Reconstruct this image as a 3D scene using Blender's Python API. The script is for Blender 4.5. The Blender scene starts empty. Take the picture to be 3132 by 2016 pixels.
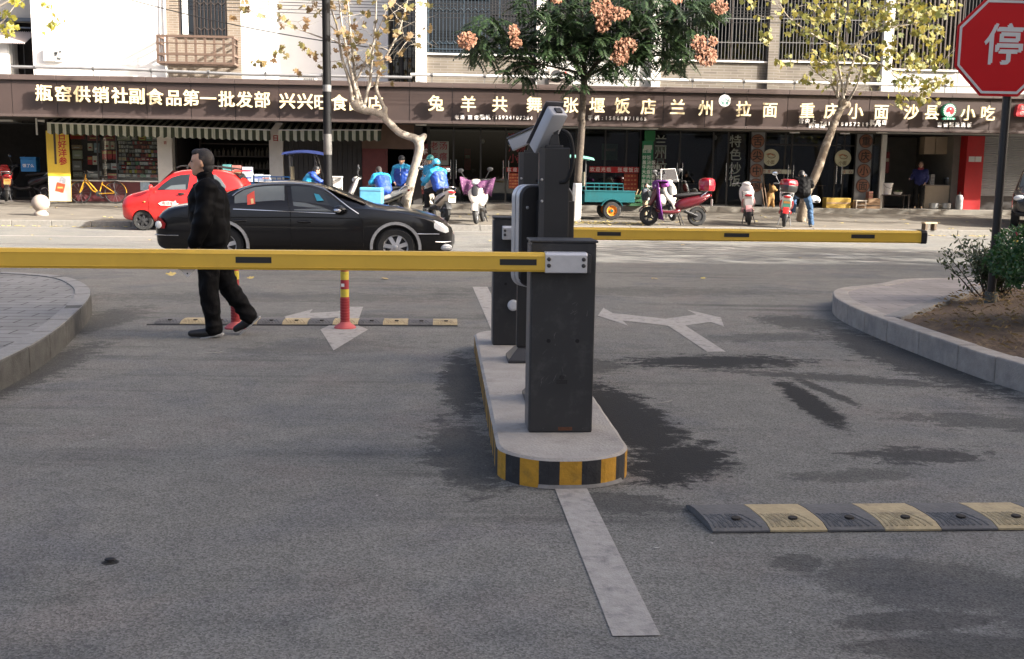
import bpy, bmesh, math, random
from mathutils import Vector, Matrix, Quaternion
from mathutils import noise as mnoise
R = random.Random(7)
SC = bpy.context.scene
COL = SC.collection
PI = math.pi

# ------------------------------------------------------------------ camera, sky, sun, exposure
FPX, IW, IH, EYE = 3208.0, 3132.0, 2016.0, 1.49
PITCH, ROLL, YAW = math.atan((1008 - 533) / 3208.0), 0.014, 0.068
_r = Vector((1, 0, 0)); _u = Vector((0, math.sin(PITCH), math.cos(PITCH))); _f = Vector((0, math.cos(PITCH), -math.sin(PITCH)))
CXV = math.cos(ROLL) * _r + math.sin(ROLL) * _u
CYV = -math.sin(ROLL) * _r + math.cos(ROLL) * _u
cam = bpy.data.cameras.new('camera')
camo = bpy.data.objects.new('camera', cam); COL.objects.link(camo)
m3 = Matrix((CXV, CYV, -_f)).transposed()
camo.matrix_world = Matrix.Translation((0, 0, EYE)) @ m3.to_4x4()
cam.sensor_width = 36; cam.lens = 36 * FPX / IW; cam.clip_start = 0.05; cam.clip_end = 600
SC.camera = camo

T = Vector((math.cos(YAW), math.sin(YAW), 0)); N = Vector((-math.sin(YAW), math.cos(YAW), 0))
def S(s, d, z=0.0): return T * s + N * d + Vector((0, 0, z))       # street frame: s along the street, d away from the gate
def PX(px, py, d):                                                  # where a sight line meets the upright plane at depth d -> (s, z)
    w = ((px - IW / 2) / FPX) * CXV - ((py - IH / 2) / FPX) * CYV + _f
    c = Vector((0, 0, EYE)); t = (d - c.dot(N)) / w.dot(N); p = c + w * t
    return p.dot(T), p.z
def GX(px, py, z=0.0):                                              # where it meets the level plane at height z -> (s, d)
    w = ((px - IW / 2) / FPX) * CXV - ((py - IH / 2) / FPX) * CYV + _f
    t = (z - EYE) / w.z; p = Vector((0, 0, EYE)) + w * t
    return p.dot(T), p.dot(N)

SUNV = (T * 1.75 + N * -0.80 + Vector((0, 0, 0.95))).normalized()   # towards the sun
w = bpy.data.worlds.new('World'); SC.world = w; w.use_nodes = True
nt = w.node_tree; bg = nt.nodes['Background']
sky = nt.nodes.new('ShaderNodeTexSky'); sky.sky_type = 'NISHITA'; sky.sun_disc = False
sky.sun_elevation = math.asin(SUNV.z); sky.sun_rotation = math.atan2(SUNV.x, SUNV.y)
sky.air_density = .55; sky.dust_density = 8; sky.ozone_density = 0
nt.links.new(sky.outputs[0], bg.inputs[0]); bg.inputs[1].default_value = 0.15
sun = bpy.data.lights.new('sun', 'SUN'); sun.energy = 5.0; sun.angle = math.radians(0.5); sun.color = (1, .95, .87)
suno = bpy.data.objects.new('sun', sun); COL.objects.link(suno)
suno.rotation_mode = 'QUATERNION'; suno.rotation_quaternion = (-SUNV).to_track_quat('-Z', 'Y'); suno.location = (20, -20, 30)
vs = SC.view_settings; vs.view_transform = 'Standard'; vs.look = 'None'; vs.gamma = 1; vs.use_curve_mapping = False
vs.exposure = 1.62
SC.render.resolution_x = 1024; SC.render.resolution_y = 659
SC.cycles.max_bounces = 6; SC.cycles.transparent_max_bounces = 12
SC.cycles.use_denoising = True

# ------------------------------------------------------------------ materials
def _n(nt, t, **kw):
    n = nt.nodes.new(t)
    for k, v in kw.items(): setattr(n, k, v)
    return n
def rgb(c): return (c[0], c[1], c[2], 1)
_mats = {}
def mk(name, col, rough=.6, metal=0., var=.12, scale=5., bump=0., bscale=60., coat=0., col2=None, spec=.5, trans=0., wear=None, wscale=3., wamt=.5):
    """principled surface: colour broken by two octaves of noise (var), optional second colour in patches (wear), fine bump"""
    if name in _mats: return _mats[name]
    m = bpy.data.materials.new(name); m.use_nodes = True; nt = m.node_tree; b = nt.nodes['Principled BSDF']
    tc = _n(nt, 'ShaderNodeTexCoord')
    b.inputs['Roughness'].default_value = rough; b.inputs['Metallic'].default_value = metal
    b.inputs['Specular IOR Level'].default_value = spec; b.inputs['Coat Weight'].default_value = coat
    b.inputs['Coat Roughness'].default_value = .06
    if trans: b.inputs['Transmission Weight'].default_value = trans
    no = _n(nt, 'ShaderNodeTexNoise'); no.inputs['Scale'].default_value = scale; no.inputs['Detail'].default_value = 6; no.inputs['Roughness'].default_value = .65
    nt.links.new(tc.outputs['Object'], no.inputs['Vector'])
    mr = _n(nt, 'ShaderNodeMapRange'); mr.inputs[1].default_value = .25; mr.inputs[2].default_value = .75
    mr.inputs[3].default_value = 1 - var; mr.inputs[4].default_value = 1 + var
    nt.links.new(no.outputs[0], mr.inputs[0])
    mx = _n(nt, 'ShaderNodeMix', data_type='RGBA', blend_type='MULTIPLY'); mx.inputs[0].default_value = 1
    mx.inputs[6].default_value = rgb(col); nt.links.new(mr.outputs[0], mx.inputs[7]); out = mx.outputs[2]
    if wear:
        n2 = _n(nt, 'ShaderNodeTexNoise'); n2.inputs['Scale'].default_value = wscale; n2.inputs['Detail'].default_value = 8; n2.inputs['Roughness'].default_value = .7
        nt.links.new(tc.outputs['Object'], n2.inputs['Vector'])
        r2 = _n(nt, 'ShaderNodeMapRange'); r2.inputs[1].default_value = .52; r2.inputs[2].default_value = .68; r2.inputs[4].default_value = wamt
        nt.links.new(n2.outputs[0], r2.inputs[0])
        m2 = _n(nt, 'ShaderNodeMix', data_type='RGBA'); m2.inputs[7].default_value = rgb(wear)
        nt.links.new(r2.outputs[0], m2.inputs[0]); nt.links.new(out, m2.inputs[6]); out = m2.outputs[2]
    nt.links.new(out, b.inputs['Base Color'])
    if bump:
        bn = _n(nt, 'ShaderNodeTexNoise'); bn.inputs['Scale'].default_value = bscale; bn.inputs['Detail'].default_value = 4
        nt.links.new(tc.outputs['Object'], bn.inputs['Vector'])
        bp = _n(nt, 'ShaderNodeBump'); bp.inputs['Strength'].default_value = bump; bp.inputs['Distance'].default_value = .02
        nt.links.new(bn.outputs[0], bp.inputs['Height']); nt.links.new(bp.outputs[0], b.inputs['Normal'])
    _mats[name] = m; return m
def emis(m, col, s):
    b = m.node_tree.nodes['Principled BSDF']; b.inputs['Emission Color'].default_value = rgb(col); b.inputs['Emission Strength'].default_value = s; return m
def leafmat(name, c1, c2, rough=.5, tl=.35):
    m = bpy.data.materials.new(name); m.use_nodes = True; nt = m.node_tree; b = nt.nodes['Principled BSDF']; o = nt.nodes['Material Output']
    g = _n(nt, 'ShaderNodeNewGeometry'); r = _n(nt, 'ShaderNodeValToRGB')
    r.color_ramp.elements[0].color = rgb(c1); r.color_ramp.elements[1].color = rgb(c2)
    nt.links.new(g.outputs['Random Per Island'], r.inputs[0]); nt.links.new(r.outputs[0], b.inputs['Base Color'])
    b.inputs['Roughness'].default_value = rough
    t = _n(nt, 'ShaderNodeBsdfTranslucent'); nt.links.new(r.outputs[0], t.inputs[0])
    mx = _n(nt, 'ShaderNodeMixShader'); mx.inputs[0].default_value = tl
    nt.links.new(b.outputs[0], mx.inputs[1]); nt.links.new(t.outputs[0], mx.inputs[2]); nt.links.new(mx.outputs[0], o.inputs[0])
    return m
def glassmat(name, tint, refl=.12, rough=.02):
    m = bpy.data.materials.new(name); m.use_nodes = True; nt = m.node_tree; o = nt.nodes['Material Output']
    nt.nodes.remove(nt.nodes['Principled BSDF'])
    t = _n(nt, 'ShaderNodeBsdfTransparent'); t.inputs[0].default_value = rgb(tint)
    g = _n(nt, 'ShaderNodeBsdfGlossy'); g.inputs['Roughness'].default_value = rough; g.inputs[0].default_value = (1, 1, 1, 1)
    f = _n(nt, 'ShaderNodeFresnel'); f.inputs[0].default_value = 1.5
    a = _n(nt, 'ShaderNodeMath', operation='ADD'); a.inputs[1].default_value = refl - .04; nt.links.new(f.outputs[0], a.inputs[0])
    mx = _n(nt, 'ShaderNodeMixShader'); nt.links.new(a.outputs[0], mx.inputs[0])
    nt.links.new(t.outputs[0], mx.inputs[1]); nt.links.new(g.outputs[0], mx.inputs[2]); nt.links.new(mx.outputs[0], o.inputs[0])
    return m

# ------------------------------------------------------------------ objects
def tag(o, label=None, cat=None, group=None, kind=None):
    if label: o['label'] = label
    if cat: o['category'] = cat
    if group: o['group'] = group
    if kind: o['kind'] = kind
    return o
def thing(name, label, cat, s, d, z=0., rz=0., group=None):
    o = bpy.data.objects.new(name, None); COL.objects.link(o); o.empty_display_size = .2
    o.location = S(s, d, z); o.rotation_euler = (0, 0, YAW + rz)
    return tag(o, label, cat, group)
def put(o, s, d, z=0., rz=0.):
    o.location = S(s, d, z); o.rotation_euler = (0, 0, YAW + rz); return o
def kids(o): return [c for c in COL.objects if c.parent == o]
def dup(o, parent=None, label=None, group=None):
    c = o.copy(); COL.objects.link(c)
    if parent is not None: c.parent = parent
    if label: c['label'] = label
    if group: c['group'] = group
    for k in kids(o): dup(k, c)
    return c
_glyphs = {}
def glyph(txt, bold=.012, depth=.1, res=3):
    k = (txt, bold, depth, res)
    if k not in _glyphs:
        c = bpy.data.curves.new('glyph', 'FONT'); c.body = txt; c.align_x = 'CENTER'; c.offset = bold; c.extrude = depth; c.resolution_u = res
        o = bpy.data.objects.new('glyph', c); COL.objects.link(o); bpy.context.view_layer.update()
        e = o.evaluated_get(bpy.context.evaluated_depsgraph_get()); me = e.to_mesh()
        _glyphs[k] = ([v.co.copy() for v in me.vertices], [tuple(p.vertices) for p in me.polygons])
        e.to_mesh_clear(); bpy.data.objects.remove(o); bpy.data.curves.remove(c)
    return _glyphs[k]

class MB:
    """collects shapes and links them as ONE mesh object"""
    def __init__(s): s.v = []; s.f = []; s.mi = []; s.xf = None
    def add(s, vs, fs, mi=0):
        b = len(s.v)
        if s.xf is not None: vs = [s.xf @ Vector(p) for p in vs]
        s.v += [tuple(p) for p in vs]; s.f += [tuple(i + b for i in f) for f in fs]; s.mi += [mi] * len(fs); return s
    def box(s, x0, x1, y0, y1, z0, z1, mi=0):
        v = [(x, y, z) for z in (z0, z1) for y in (y0, y1) for x in (x0, x1)]
        return s.add(v, [(0, 2, 3, 1), (4, 5, 7, 6), (0, 1, 5, 4), (1, 3, 7, 5), (3, 2, 6, 7), (2, 0, 4, 6)], mi)
    def cbox(s, c, sz, rot=None, mi=0):
        v = [Vector((x * sz[0] / 2, y * sz[1] / 2, z * sz[2] / 2)) for z in (-1, 1) for y in (-1, 1) for x in (-1, 1)]
        if rot is not None: v = [rot @ p for p in v]
        v = [p + Vector(c) for p in v]
        return s.add(v, [(0, 2, 3, 1), (4, 5, 7, 6), (0, 1, 5, 4), (1, 3, 7, 5), (3, 2, 6, 7), (2, 0, 4, 6)], mi)
    def tube(s, pts, r, n=8, mi=0, caps=True, flat=1.):
        pts = [Vector(p) for p in pts]; m = len(pts)
        rr = [r] * m if isinstance(r, (int, float)) else list(r)
        vs = []; ref = None
        for i, p in enumerate(pts):
            t = (pts[min(i + 1, m - 1)] - pts[max(i - 1, 0)]).normalized()
            if ref is None:
                ref = Vector((0, 0, 1)) if abs(t.z) < .9 else Vector((1, 0, 0))
            a = (ref - t * ref.dot(t)).normalized(); b = t.cross(a); ref = a
            for k in range(n):
                an = 2 * PI * k / n; vs.append(p + (a * math.cos(an) * flat + b * math.sin(an)) * rr[i])
        fs = [(i * n + k, i * n + (k + 1) % n, (i + 1) * n + (k + 1) % n, (i + 1) * n + k) for i in range(m - 1) for k in range(n)]
        if caps: fs += [tuple(range(n - 1, -1, -1)), tuple((m - 1) * n + k for k in range(n))]
        return s.add(vs, fs, mi)
    def ball(s, c, r, seg=14, rings=9, rot=None, mi=0, zmin=-1.):
        if isinstance(r, (int, float)): r = (r, r, r)
        vs = []; fs = []
        for i in range(rings + 1):
            ph = -PI / 2 + PI * i / rings
            zz = max(math.sin(ph), zmin); ck = math.sqrt(max(0, 1 - zz * zz)) if zz > zmin else math.cos(ph)
            for k in range(seg):
                a = 2 * PI * k / seg; p = Vector((r[0] * ck * math.cos(a), r[1] * ck * math.sin(a), r[2] * zz))
                if rot is not None: p = rot @ p
                vs.append(p + Vector(c))
        for i in range(rings):
            for k in range(seg): fs.append((i * seg + k, i * seg + (k + 1) % seg, (i + 1) * seg + (k + 1) % seg, (i + 1) * seg + k))
        return s.add(vs, fs, mi)
    def lathe(s, prof, c=(0, 0, 0), n=24, axis='z', mi=0, ring=False):
        vs = []; m = len(prof)
        for r, h in prof:
            for k in range(n):
                a = 2 * PI * k / n; q = (r * math.cos(a), r * math.sin(a), h)
                if axis == 'y': q = (q[0], h, q[1])
                if axis == 'x': q = (h, q[0], q[1])
                vs.append(Vector(q) + Vector(c))
        fs = [(i * n + k, i * n + (k + 1) % n, (i + 1) * n + (k + 1) % n, (i + 1) * n + k) for i in range(m - 1) for k in range(n)]
        if ring: fs += [((m - 1) * n + k, (m - 1) * n + (k + 1) % n, (k + 1) % n, k) for k in range(n)]
        if prof[0][0] > 1e-6 and not ring: fs.append(tuple(range(n - 1, -1, -1)))
        if prof[-1][0] > 1e-6 and not ring: fs.append(tuple((m - 1) * n + k for k in range(n)))
        return s.add(vs, fs, mi)
    def prism(s, poly, a0, a1, axis='y', mi=0):
        """poly in the two other axes, extruded along axis from a0 to a1"""
        n = len(poly)
        def q(u, v, a): return {'y': (u, a, v), 'x': (a, u, v), 'z': (u, v, a)}[axis]
        vs = [q(u, v, a0) for u, v in poly] + [q(u, v, a1) for u, v in poly]
        fs = [tuple(range(n)), tuple(range(2 * n - 1, n - 1, -1))] + [(i, i + n, (i + 1) % n + n, (i + 1) % n) for i in range(n)]
        return s.add(vs, fs, mi)
    def loft(s, rings, closed=True, caps=True, mi=0):
        n = len(rings[0]); vs = [p for r in rings for p in r]; fs = []
        for i in range(len(rings) - 1):
            for k in range(n if closed else n - 1):
                fs.append((i * n + k, i * n + (k + 1) % n, (i + 1) * n + (k + 1) % n, (i + 1) * n + k))
        if caps: fs += [tuple(range(n - 1, -1, -1)), tuple((len(rings) - 1) * n + k for k in range(n))]
        return s.add(vs, fs, mi)
    def text(s, txt, x, z, h, y=0., depth=.04, bold=.012, mi=0, sx=1., res=3):
        """upright characters facing -y, centred on (x, z), h = height of a full-width character"""
        vs, fs = glyph(txt, 0, .5, res)
        k = h / .93; e = bold * h * .9
        for i, (ex, ez) in enumerate(((-e, -e), (e, e), (-e, e), (e, -e)) if bold > .004 else ((0, 0),)):
            s.add([(x + ex + p.x * k * sx, y - p.z * depth + i * .0011, z + ez + (p.y - (.375 if ord(txt[0]) > 0x2000 else .35)) * k) for p in vs], fs, mi)
        return s
    def build(s, name, mats, parent=None, smooth=None, bevel=0., seg=2, sub=0, remesh=0., relax=0, cut=None, fold=0.):
        me = bpy.data.meshes.new(name); me.from_pydata(s.v, [], s.f)
        if not isinstance(mats, (list, tuple)): mats = [mats]
        for m in mats: me.materials.append(m)
        me.polygons.foreach_set('material_index', s.mi)
        bm = bmesh.new(); bm.from_mesh(me); bmesh.ops.delete(bm, geom=[v for v in bm.verts if not v.link_faces], context='VERTS'); bmesh.ops.recalc_face_normals(bm, faces=bm.faces[:]) if not getattr(s, 'keep', False) else None; bm.to_mesh(me); bm.free()
        o = bpy.data.objects.new(name, me); COL.objects.link(o)
        if bevel or sub or remesh or cut is not None:
            if remesh:
                q = o.modifiers.new('r', 'REMESH'); q.mode = 'VOXEL'; q.voxel_size = remesh; q.use_smooth_shade = True
                if relax: q = o.modifiers.new('s', 'SMOOTH'); q.iterations = relax; q.factor = .5
            if bevel:
                q = o.modifiers.new('b', 'BEVEL'); q.width = bevel; q.segments = seg; q.limit_method = 'ANGLE'; q.angle_limit = math.radians(40)
            if sub: q = o.modifiers.new('u', 'SUBSURF'); q.levels = sub; q.render_levels = sub
            if cut is not None: q = o.modifiers.new('c', 'BOOLEAN'); q.object = cut; q.operation = 'DIFFERENCE'; q.solver = 'EXACT'
            bpy.context.view_layer.update(); dg = bpy.context.evaluated_depsgraph_get()
            nm = bpy.data.meshes.new_from_object(o.evaluated_get(dg)); o.modifiers.clear(); o.data = nm; bpy.data.meshes.remove(me); me = nm; me.name = name
        if fold:
            ns = [v.normal.copy() for v in me.vertices]
            for v, q in zip(me.vertices, ns):
                p = v.co; v.co = p + q * fold * (1 - 2.6 * abs(mnoise.noise(Vector((p.x * 5, p.y * 5, p.z * 9 + 1.5 * mnoise.noise(p * 3))))) + .5 * mnoise.noise(p * 17))
        if smooth is None: smooth = 0 if not (remesh or sub) else 180
        if smooth:
            me.polygons.foreach_set('use_smooth', [True] * len(me.polygons))
            if smooth < 180: me.set_sharp_from_angle(angle=math.radians(smooth))
        me.update()
        if parent is not None: o.parent = parent
        return o
def rotx(a): return Matrix.Rotation(a, 3, 'X')
def roty(a): return Matrix.Rotation(a, 3, 'Y')
def rotz(a): return Matrix.Rotation(a, 3, 'Z')
def placed(loc, rot=None, sc=1.):
    m = Matrix.Translation(loc)
    if rot is not None: m = m @ rot.to_4x4()
    return m @ Matrix.Scale(sc, 4)
def spline(pts, k=6):
    """Catmull-Rom through the points"""
    P = [Vector(p) for p in pts]; P = [P[0] * 2 - P[1]] + P + [P[-1] * 2 - P[-2]]; out = []
    for i in range(1, len(P) - 2):
        for j in range(k):
            t = j / k; a, b, c, d = P[i - 1:i + 3]
            out.append(.5 * ((2 * b) + (c - a) * t + (2 * a - 5 * b + 4 * c - d) * t * t + (3 * b - a - 3 * c + d) * t ** 3))
    out.append(P[-2]); return out
def mesh_shrink(s): pass
# ------------------------------------------------------------------ ground: asphalt with worn, damp and patched areas
def asphalt():
    m = bpy.data.materials.new('asphalt'); m.use_nodes = True; nt = m.node_tree; b = nt.nodes['Principled BSDF']; L = nt.links.new
    tc = _n(nt, 'ShaderNodeTexCoord'); V = tc.outputs['Object']
    def noise(sc, det=5, rough=.6, vec=None, dist=0.):
        n = _n(nt, 'ShaderNodeTexNoise'); n.inputs['Scale'].default_value = sc; n.inputs['Detail'].default_value = det
        n.inputs['Roughness'].default_value = rough; n.inputs['Distortion'].default_value = dist; L(vec or V, n.inputs['Vector']); return n.outputs[0]
    def rng(x, a, c, lo=0., hi=1.):
        r = _n(nt, 'ShaderNodeMapRange'); r.inputs[1].default_value = a; r.inputs[2].default_value = c; r.inputs[3].default_value = lo; r.inputs[4].default_value = hi; L(x, r.inputs[0]); return r.outputs[0]
    def mix(f, a, c, mode='MIX'):
        q = _n(nt, 'ShaderNodeMix', data_type='RGBA', blend_type=mode)
        for i, x in ((0, f), (6, a), (7, c)):
            if isinstance(x, (int, float)): q.inputs[i].default_value = x if i == 0 else (x, x, x, 1)
            elif isinstance(x, tuple): q.inputs[i].default_value = rgb(x)
            else: L(x, q.inputs[i])
        return q.outputs[2]
    def mth(op, a, c):
        q = _n(nt, 'ShaderNodeMath', operation=op)
        for i, x in ((0, a), (1, c)):
            if isinstance(x, (int, float)): q.inputs[i].default_value = x
            else: L(x, q.inputs[i])
        return q.outputs[0]
    base = mix(rng(noise(.45, 4), .35, .65), (.165, .163, .148), (.202, .197, .176))
    base = mix(rng(noise(1.1, 5, .6), .5, .64, 0, .8), base, (.196, .180, .162))        # faint warm patches
    base = mix(rng(noise(.9, 5, .6, dist=.4), .5, .66, 0, .85), base, (.136, .138, .138))  # faint cool patches
    # streaks across the street where tyres have polished it
    mp = _n(nt, 'ShaderNodeMapping'); mp.inputs['Scale'].default_value = (.16, 2.6, 1); mp.inputs['Rotation'].default_value = (0, 0, -YAW); L(V, mp.inputs[0])
    base = mix(rng(noise(1.3, 5, .6, mp.outputs[0]), .4, .7, .0, .24), base, (.21, .20, .187))
    # stone grain at three sizes
    vo = _n(nt, 'ShaderNodeTexVoronoi'); vo.inputs['Scale'].default_value = 140; L(V, vo.inputs['Vector'])
    sep = _n(nt, 'ShaderNodeSeparateColor'); L(vo.outputs['Color'], sep.inputs[0])
    grain = rng(sep.outputs[0], 0, 1, .62, 1.38); base = mix(1., base, grain, 'MULTIPLY')
    pit = rng(noise(70, 3, .7), .60, .70, 1., .55); base = mix(1., base, pit, 'MULTIPLY')
    pale = rng(noise(64, 2, .5), .66, .74, 0, .6); base = mix(pale, base, (.26, .25, .235))
    mott = rng(noise(5, 4, .6), .3, .7, .90, 1.10); base = mix(1., base, mott, 'MULTIPLY')
    # stains with an outline of their own: (s, d, half length, half width, turn, strength, ragged)
    stains = [(1.16, 6.3, .26, 1.1, .05, .8, .45), (1.25, 5.3, .26, .42, -.5, .85, .5), (.82, 4.62, .30, .16, -.3, .45, .6), (2.25, 8.3, .75, .30, .05, .72, .6), (3.0, 7.6, .85, .16, -.35, .5, .7),
              (2.47, 6.75, .11, .75, -.05, .85, .35), (2.72, 7.1, .06, .5, .1, .6, .5), (2.62, 5.42, .34, .16, .1, .6, .8), (2.1, 5.05, .35, .1, .1, .35, .6), (1.40, 3.85, .12, .1, .3, .4, .4), (1.80, 3.62, .42, .26, -.2, .34, .3),
              (1.62, 3.30, .30, .08, .06, .42, .3), (1.66, 3.09, .34, .10, .0, .42, .3), (2.3, 3.3, .4, .4, -.3, .32, .4), (.14, 7.4, .16, 1.1, 0, .6, .5), (.12, 5.5, .2, .75, .1, .5, .5), (3.9, 8.6, .32, 1.7, 0, .6, .6), (3.75, 10.6, .4, .6, .1, .45, .6),
              (-3.05, 7.6, .25, 1.5, -.05, .5, .5), (-3.4, 10.4, .3, 1.2, -.1, .45, .5), (1.1, 8.1, .35, .3, 0, .45, .7), (-1.26, 3.93, .035, .03, 0, .9, .2), (3.4, 6.2, .5, .2, -.3, .4, .8), (3.1, 9.6, .7, .25, .2, .3, .7), (-1.0, 9.0, .8, .4, .3, .22, .7), (-2.0, 12.6, 2.2, .5, 0, .25, .7), (2.2, 13.5, 2.5, .5, 0, .25, .7)]
    mp2 = _n(nt, 'ShaderNodeMapping'); mp2.vector_type = 'TEXTURE'; mp2.inputs['Rotation'].default_value = (0, 0, YAW); L(V, mp2.inputs[0])
    mp3 = _n(nt, 'ShaderNodeMapping'); mp3.inputs['Scale'].default_value = (1, 2.8, 1); mp3.inputs['Rotation'].default_value = (0, 0, -YAW); L(V, mp3.inputs[0])
    rag = noise(3.0, 12, .82, mp3.outputs[0], .4)
    ragh = noise(8, 12, .82, None, .5)
    rag2 = noise(1.0, 6, .7, mp.outputs[0])
    dark = None
    for s, d, a, c, t, st, rg in stains:
        q = _n(nt, 'ShaderNodeMapping'); q.vector_type = 'TEXTURE'; q.inputs['Location'].default_value = (s, d, 0); q.inputs['Rotation'].default_value = (0, 0, t); q.inputs['Scale'].default_value = (a, c, 1)
        L(mp2.outputs[0], q.inputs[0])
        ln = _n(nt, 'ShaderNodeVectorMath', operation='LENGTH'); L(q.outputs[0], ln.inputs[0])
        x = mth('ADD', ln.outputs['Value'], mth('ADD', mth('MULTIPLY', mth('SUBTRACT', rag, .5), -5.0 * rg), mth('MULTIPLY', mth('SUBTRACT', ragh, .5), -6.0 * rg)))
        k = rng(x, .88, 1.12, min(st * 1.25, .95), 0.)
        dark = k if dark is None else mth('MAXIMUM', dark, k)
    dirt = mth('MULTIPLY', rng(rag2, .5, .62, 0, .5), rng(noise(.35, 3), .45, .6))
    dark = mth('MAXIMUM', dark, dirt)
    base = mix(dark, base, (.021, .0215, .0215))
    L(base, b.inputs['Base Color'])
    L(rng(dark, 0, .8, .9, .72), b.inputs['Roughness']); b.inputs['Specular IOR Level'].default_value = .14
    bp = _n(nt, 'ShaderNodeBump'); bp.inputs['Strength'].default_value = .3; bp.inputs['Distance'].default_value = .010
    L(mth('ADD', noise(70, 3, .7), mth('MULTIPLY', vo.outputs['Distance'], .5)), bp.inputs['Height']); L(bp.outputs[0], b.inputs['Normal'])
    return m
M_ASPH = asphalt()
def struct(name, mb, mats, **kw):
    o = mb.build(name, mats, **kw); o['kind'] = 'structure'; return o
b = MB(); b.add([(-250, -250, 0), (250, -250, 0), (250, 250, 0), (-250, 250, 0)], [(0, 1, 2, 3)]); struct('ground', b, M_ASPH)

def paint_mat():
    return mk('road_paint', (.345, .325, .295), rough=.85, var=.2, scale=20, wear=(.13, .128, .125), wscale=9, wamt=.75, bump=.3, bscale=150)
M_PAINT = paint_mat()
def decal(name, polys, z, m):
    b = MB()
    for p in polys:
        b.add([S(s, d, z) for s, d in p], [tuple(range(len(p)))])
    return struct(name, b, m)
decal('lane_line', [[(.545, 4.86), (.70, 4.86), (.72, 3.21), (.562, 3.21)]], .004, M_PAINT)
decal('lane_line', [[(.41, 13.87), (.61, 13.88), (.66, 8.9), (.5, 8.9)]], .004, M_PAINT)
def gpoly(pts, ox, oy, k): return [GX(ox + x / k, oy + y / k) for x, y in pts]
decal('arrow_marking', [gpoly([(1140, 310), (1185, 245), (1262, 290), (1340, 297), (1690, 335), (1940, 300), (1860, 260), (2140, 325), (2168, 402), (2060, 362), (1850, 390), (2180, 603), (2030, 605), (1710, 392), (1340, 350), (1388, 393)], 1400, 850, 2.659)], .004, M_PAINT)
decal('arrow_marking', [gpoly([(1130, 412), (1320, 362), (1300, 388), (1485, 378), (1560, 345), (1655, 347), (1612, 468), (1688, 498), (1458, 638), (1370, 498), (1430, 470), (1490, 415), (1275, 437), (1155, 437)], 350, 780, 2.1755)], .004, M_PAINT)
# lines on the street
decal('lane_line', [[(-60, 27.15), (60, 27.15), (60, 27.30), (-60, 27.30)]], .004, M_PAINT)
decal('lane_line', [[(-60, 23.7), (-1, 23.7), (-1, 23.85), (-60, 23.85)]], .004, M_PAINT)
decal('lane_line', [[(2.2, 21.85), (6.2, 21.85), (6.2, 22.0), (2.2, 22.0)], [(2.2, 21.25), (6.6, 21.25), (6.6, 21.4), (2.2, 21.4)], [(8.5, 21.25), (13, 21.25), (13, 21.4), (8.5, 21.4)]], .004, M_PAINT)

# ------------------------------------------------------------------ far pavement, sloping up from the kerb to the shops
def pave(name, brick, mortar, bw, bh, var, sc=1., rough=.85):
    m = bpy.data.materials.new(name); m.use_nodes = True; nt = m.node_tree; b = nt.nodes['Principled BSDF']; L = nt.links.new
    tc = _n(nt, 'ShaderNodeTexCoord'); br = _n(nt, 'ShaderNodeTexBrick'); L(tc.outputs['Object'], br.inputs['Vector'])
    br.inputs['Color1'].default_value = rgb(brick); br.inputs['Color2'].default_value = rgb([c * (1 - var) for c in brick]); br.inputs['Mortar'].default_value = rgb(mortar)
    br.inputs['Scale'].default_value = 1; br.inputs['Brick Width'].default_value = bw; br.inputs['Row Height'].default_value = bh; br.inputs['Mortar Size'].default_value = .006 * sc; br.inputs['Mortar Smooth'].default_value = .4
    n = _n(nt, 'ShaderNodeTexNoise'); n.inputs['Scale'].default_value = 1.4; n.inputs['Detail'].default_value = 8; n.inputs['Roughness'].default_value = .7; L(tc.outputs['Object'], n.inputs['Vector'])
    r = _n(nt, 'ShaderNodeMapRange'); r.inputs[1].default_value = .3; r.inputs[2].default_value = .7; r.inputs[3].default_value = .72; r.inputs[4].default_value = 1.2; L(n.outputs[0], r.inputs[0])
    x = _n(nt, 'ShaderNodeMix', data_type='RGBA', blend_type='MULTIPLY'); x.inputs[0].default_value = 1; L(br.outputs[0], x.inputs[6]); L(r.outputs[0], x.inputs[7])
    L(x.outputs[2], b.inputs['Base Color']); b.inputs['Roughness'].default_value = rough; b.inputs['Specular IOR Level'].default_value = .25
    bp = _n(nt, 'ShaderNodeBump'); bp.inputs['Strength'].default_value = .4; bp.inputs['Distance'].default_value = .01; L(x.outputs[2], bp.inputs['Height']); L(bp.outputs[0], b.inputs['Normal'])
    return m
M_PAVE = pave('pavement_slabs', (.175, .158, .132), (.10, .09, .078), .6, .3, .12)
M_KERB = mk('kerb_granite', (.22, .21, .19), rough=.85, var=.25, scale=14, bump=.3, bscale=90, wear=(.2, .185, .165), wscale=2.5, wamt=.6)
KD = 27.75
def pz(d): return .15 + (d - KD) * .027
b = MB(); b.add([S(-80, KD + .12, .15), S(80, KD + .12, .15), S(80, 38, pz(38)), S(-80, 38, pz(38))], [(0, 1, 2, 3)]); struct('pavement', b, M_PAVE)
b = MB(); s = -40.
while s < 40:
    b.box(s + .006, s + .994, 0, .14, -.1, .153 + R.uniform(-.004, .004)); s += 1
o = struct('kerb', b, M_KERB, bevel=.012); put(o, 0, KD)
b = MB(); b.box(.2, 40, 0, 3.5, 0, .50); b.box(-2.4, .195, .3, 3.5, 0, .44)
o = struct('step', b, mk('step_concrete', (.20, .183, .155), rough=.85, var=.2, scale=3, wear=(.2, .18, .16), wscale=4), bevel=.015); put(o, 0, 34.75)

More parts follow.
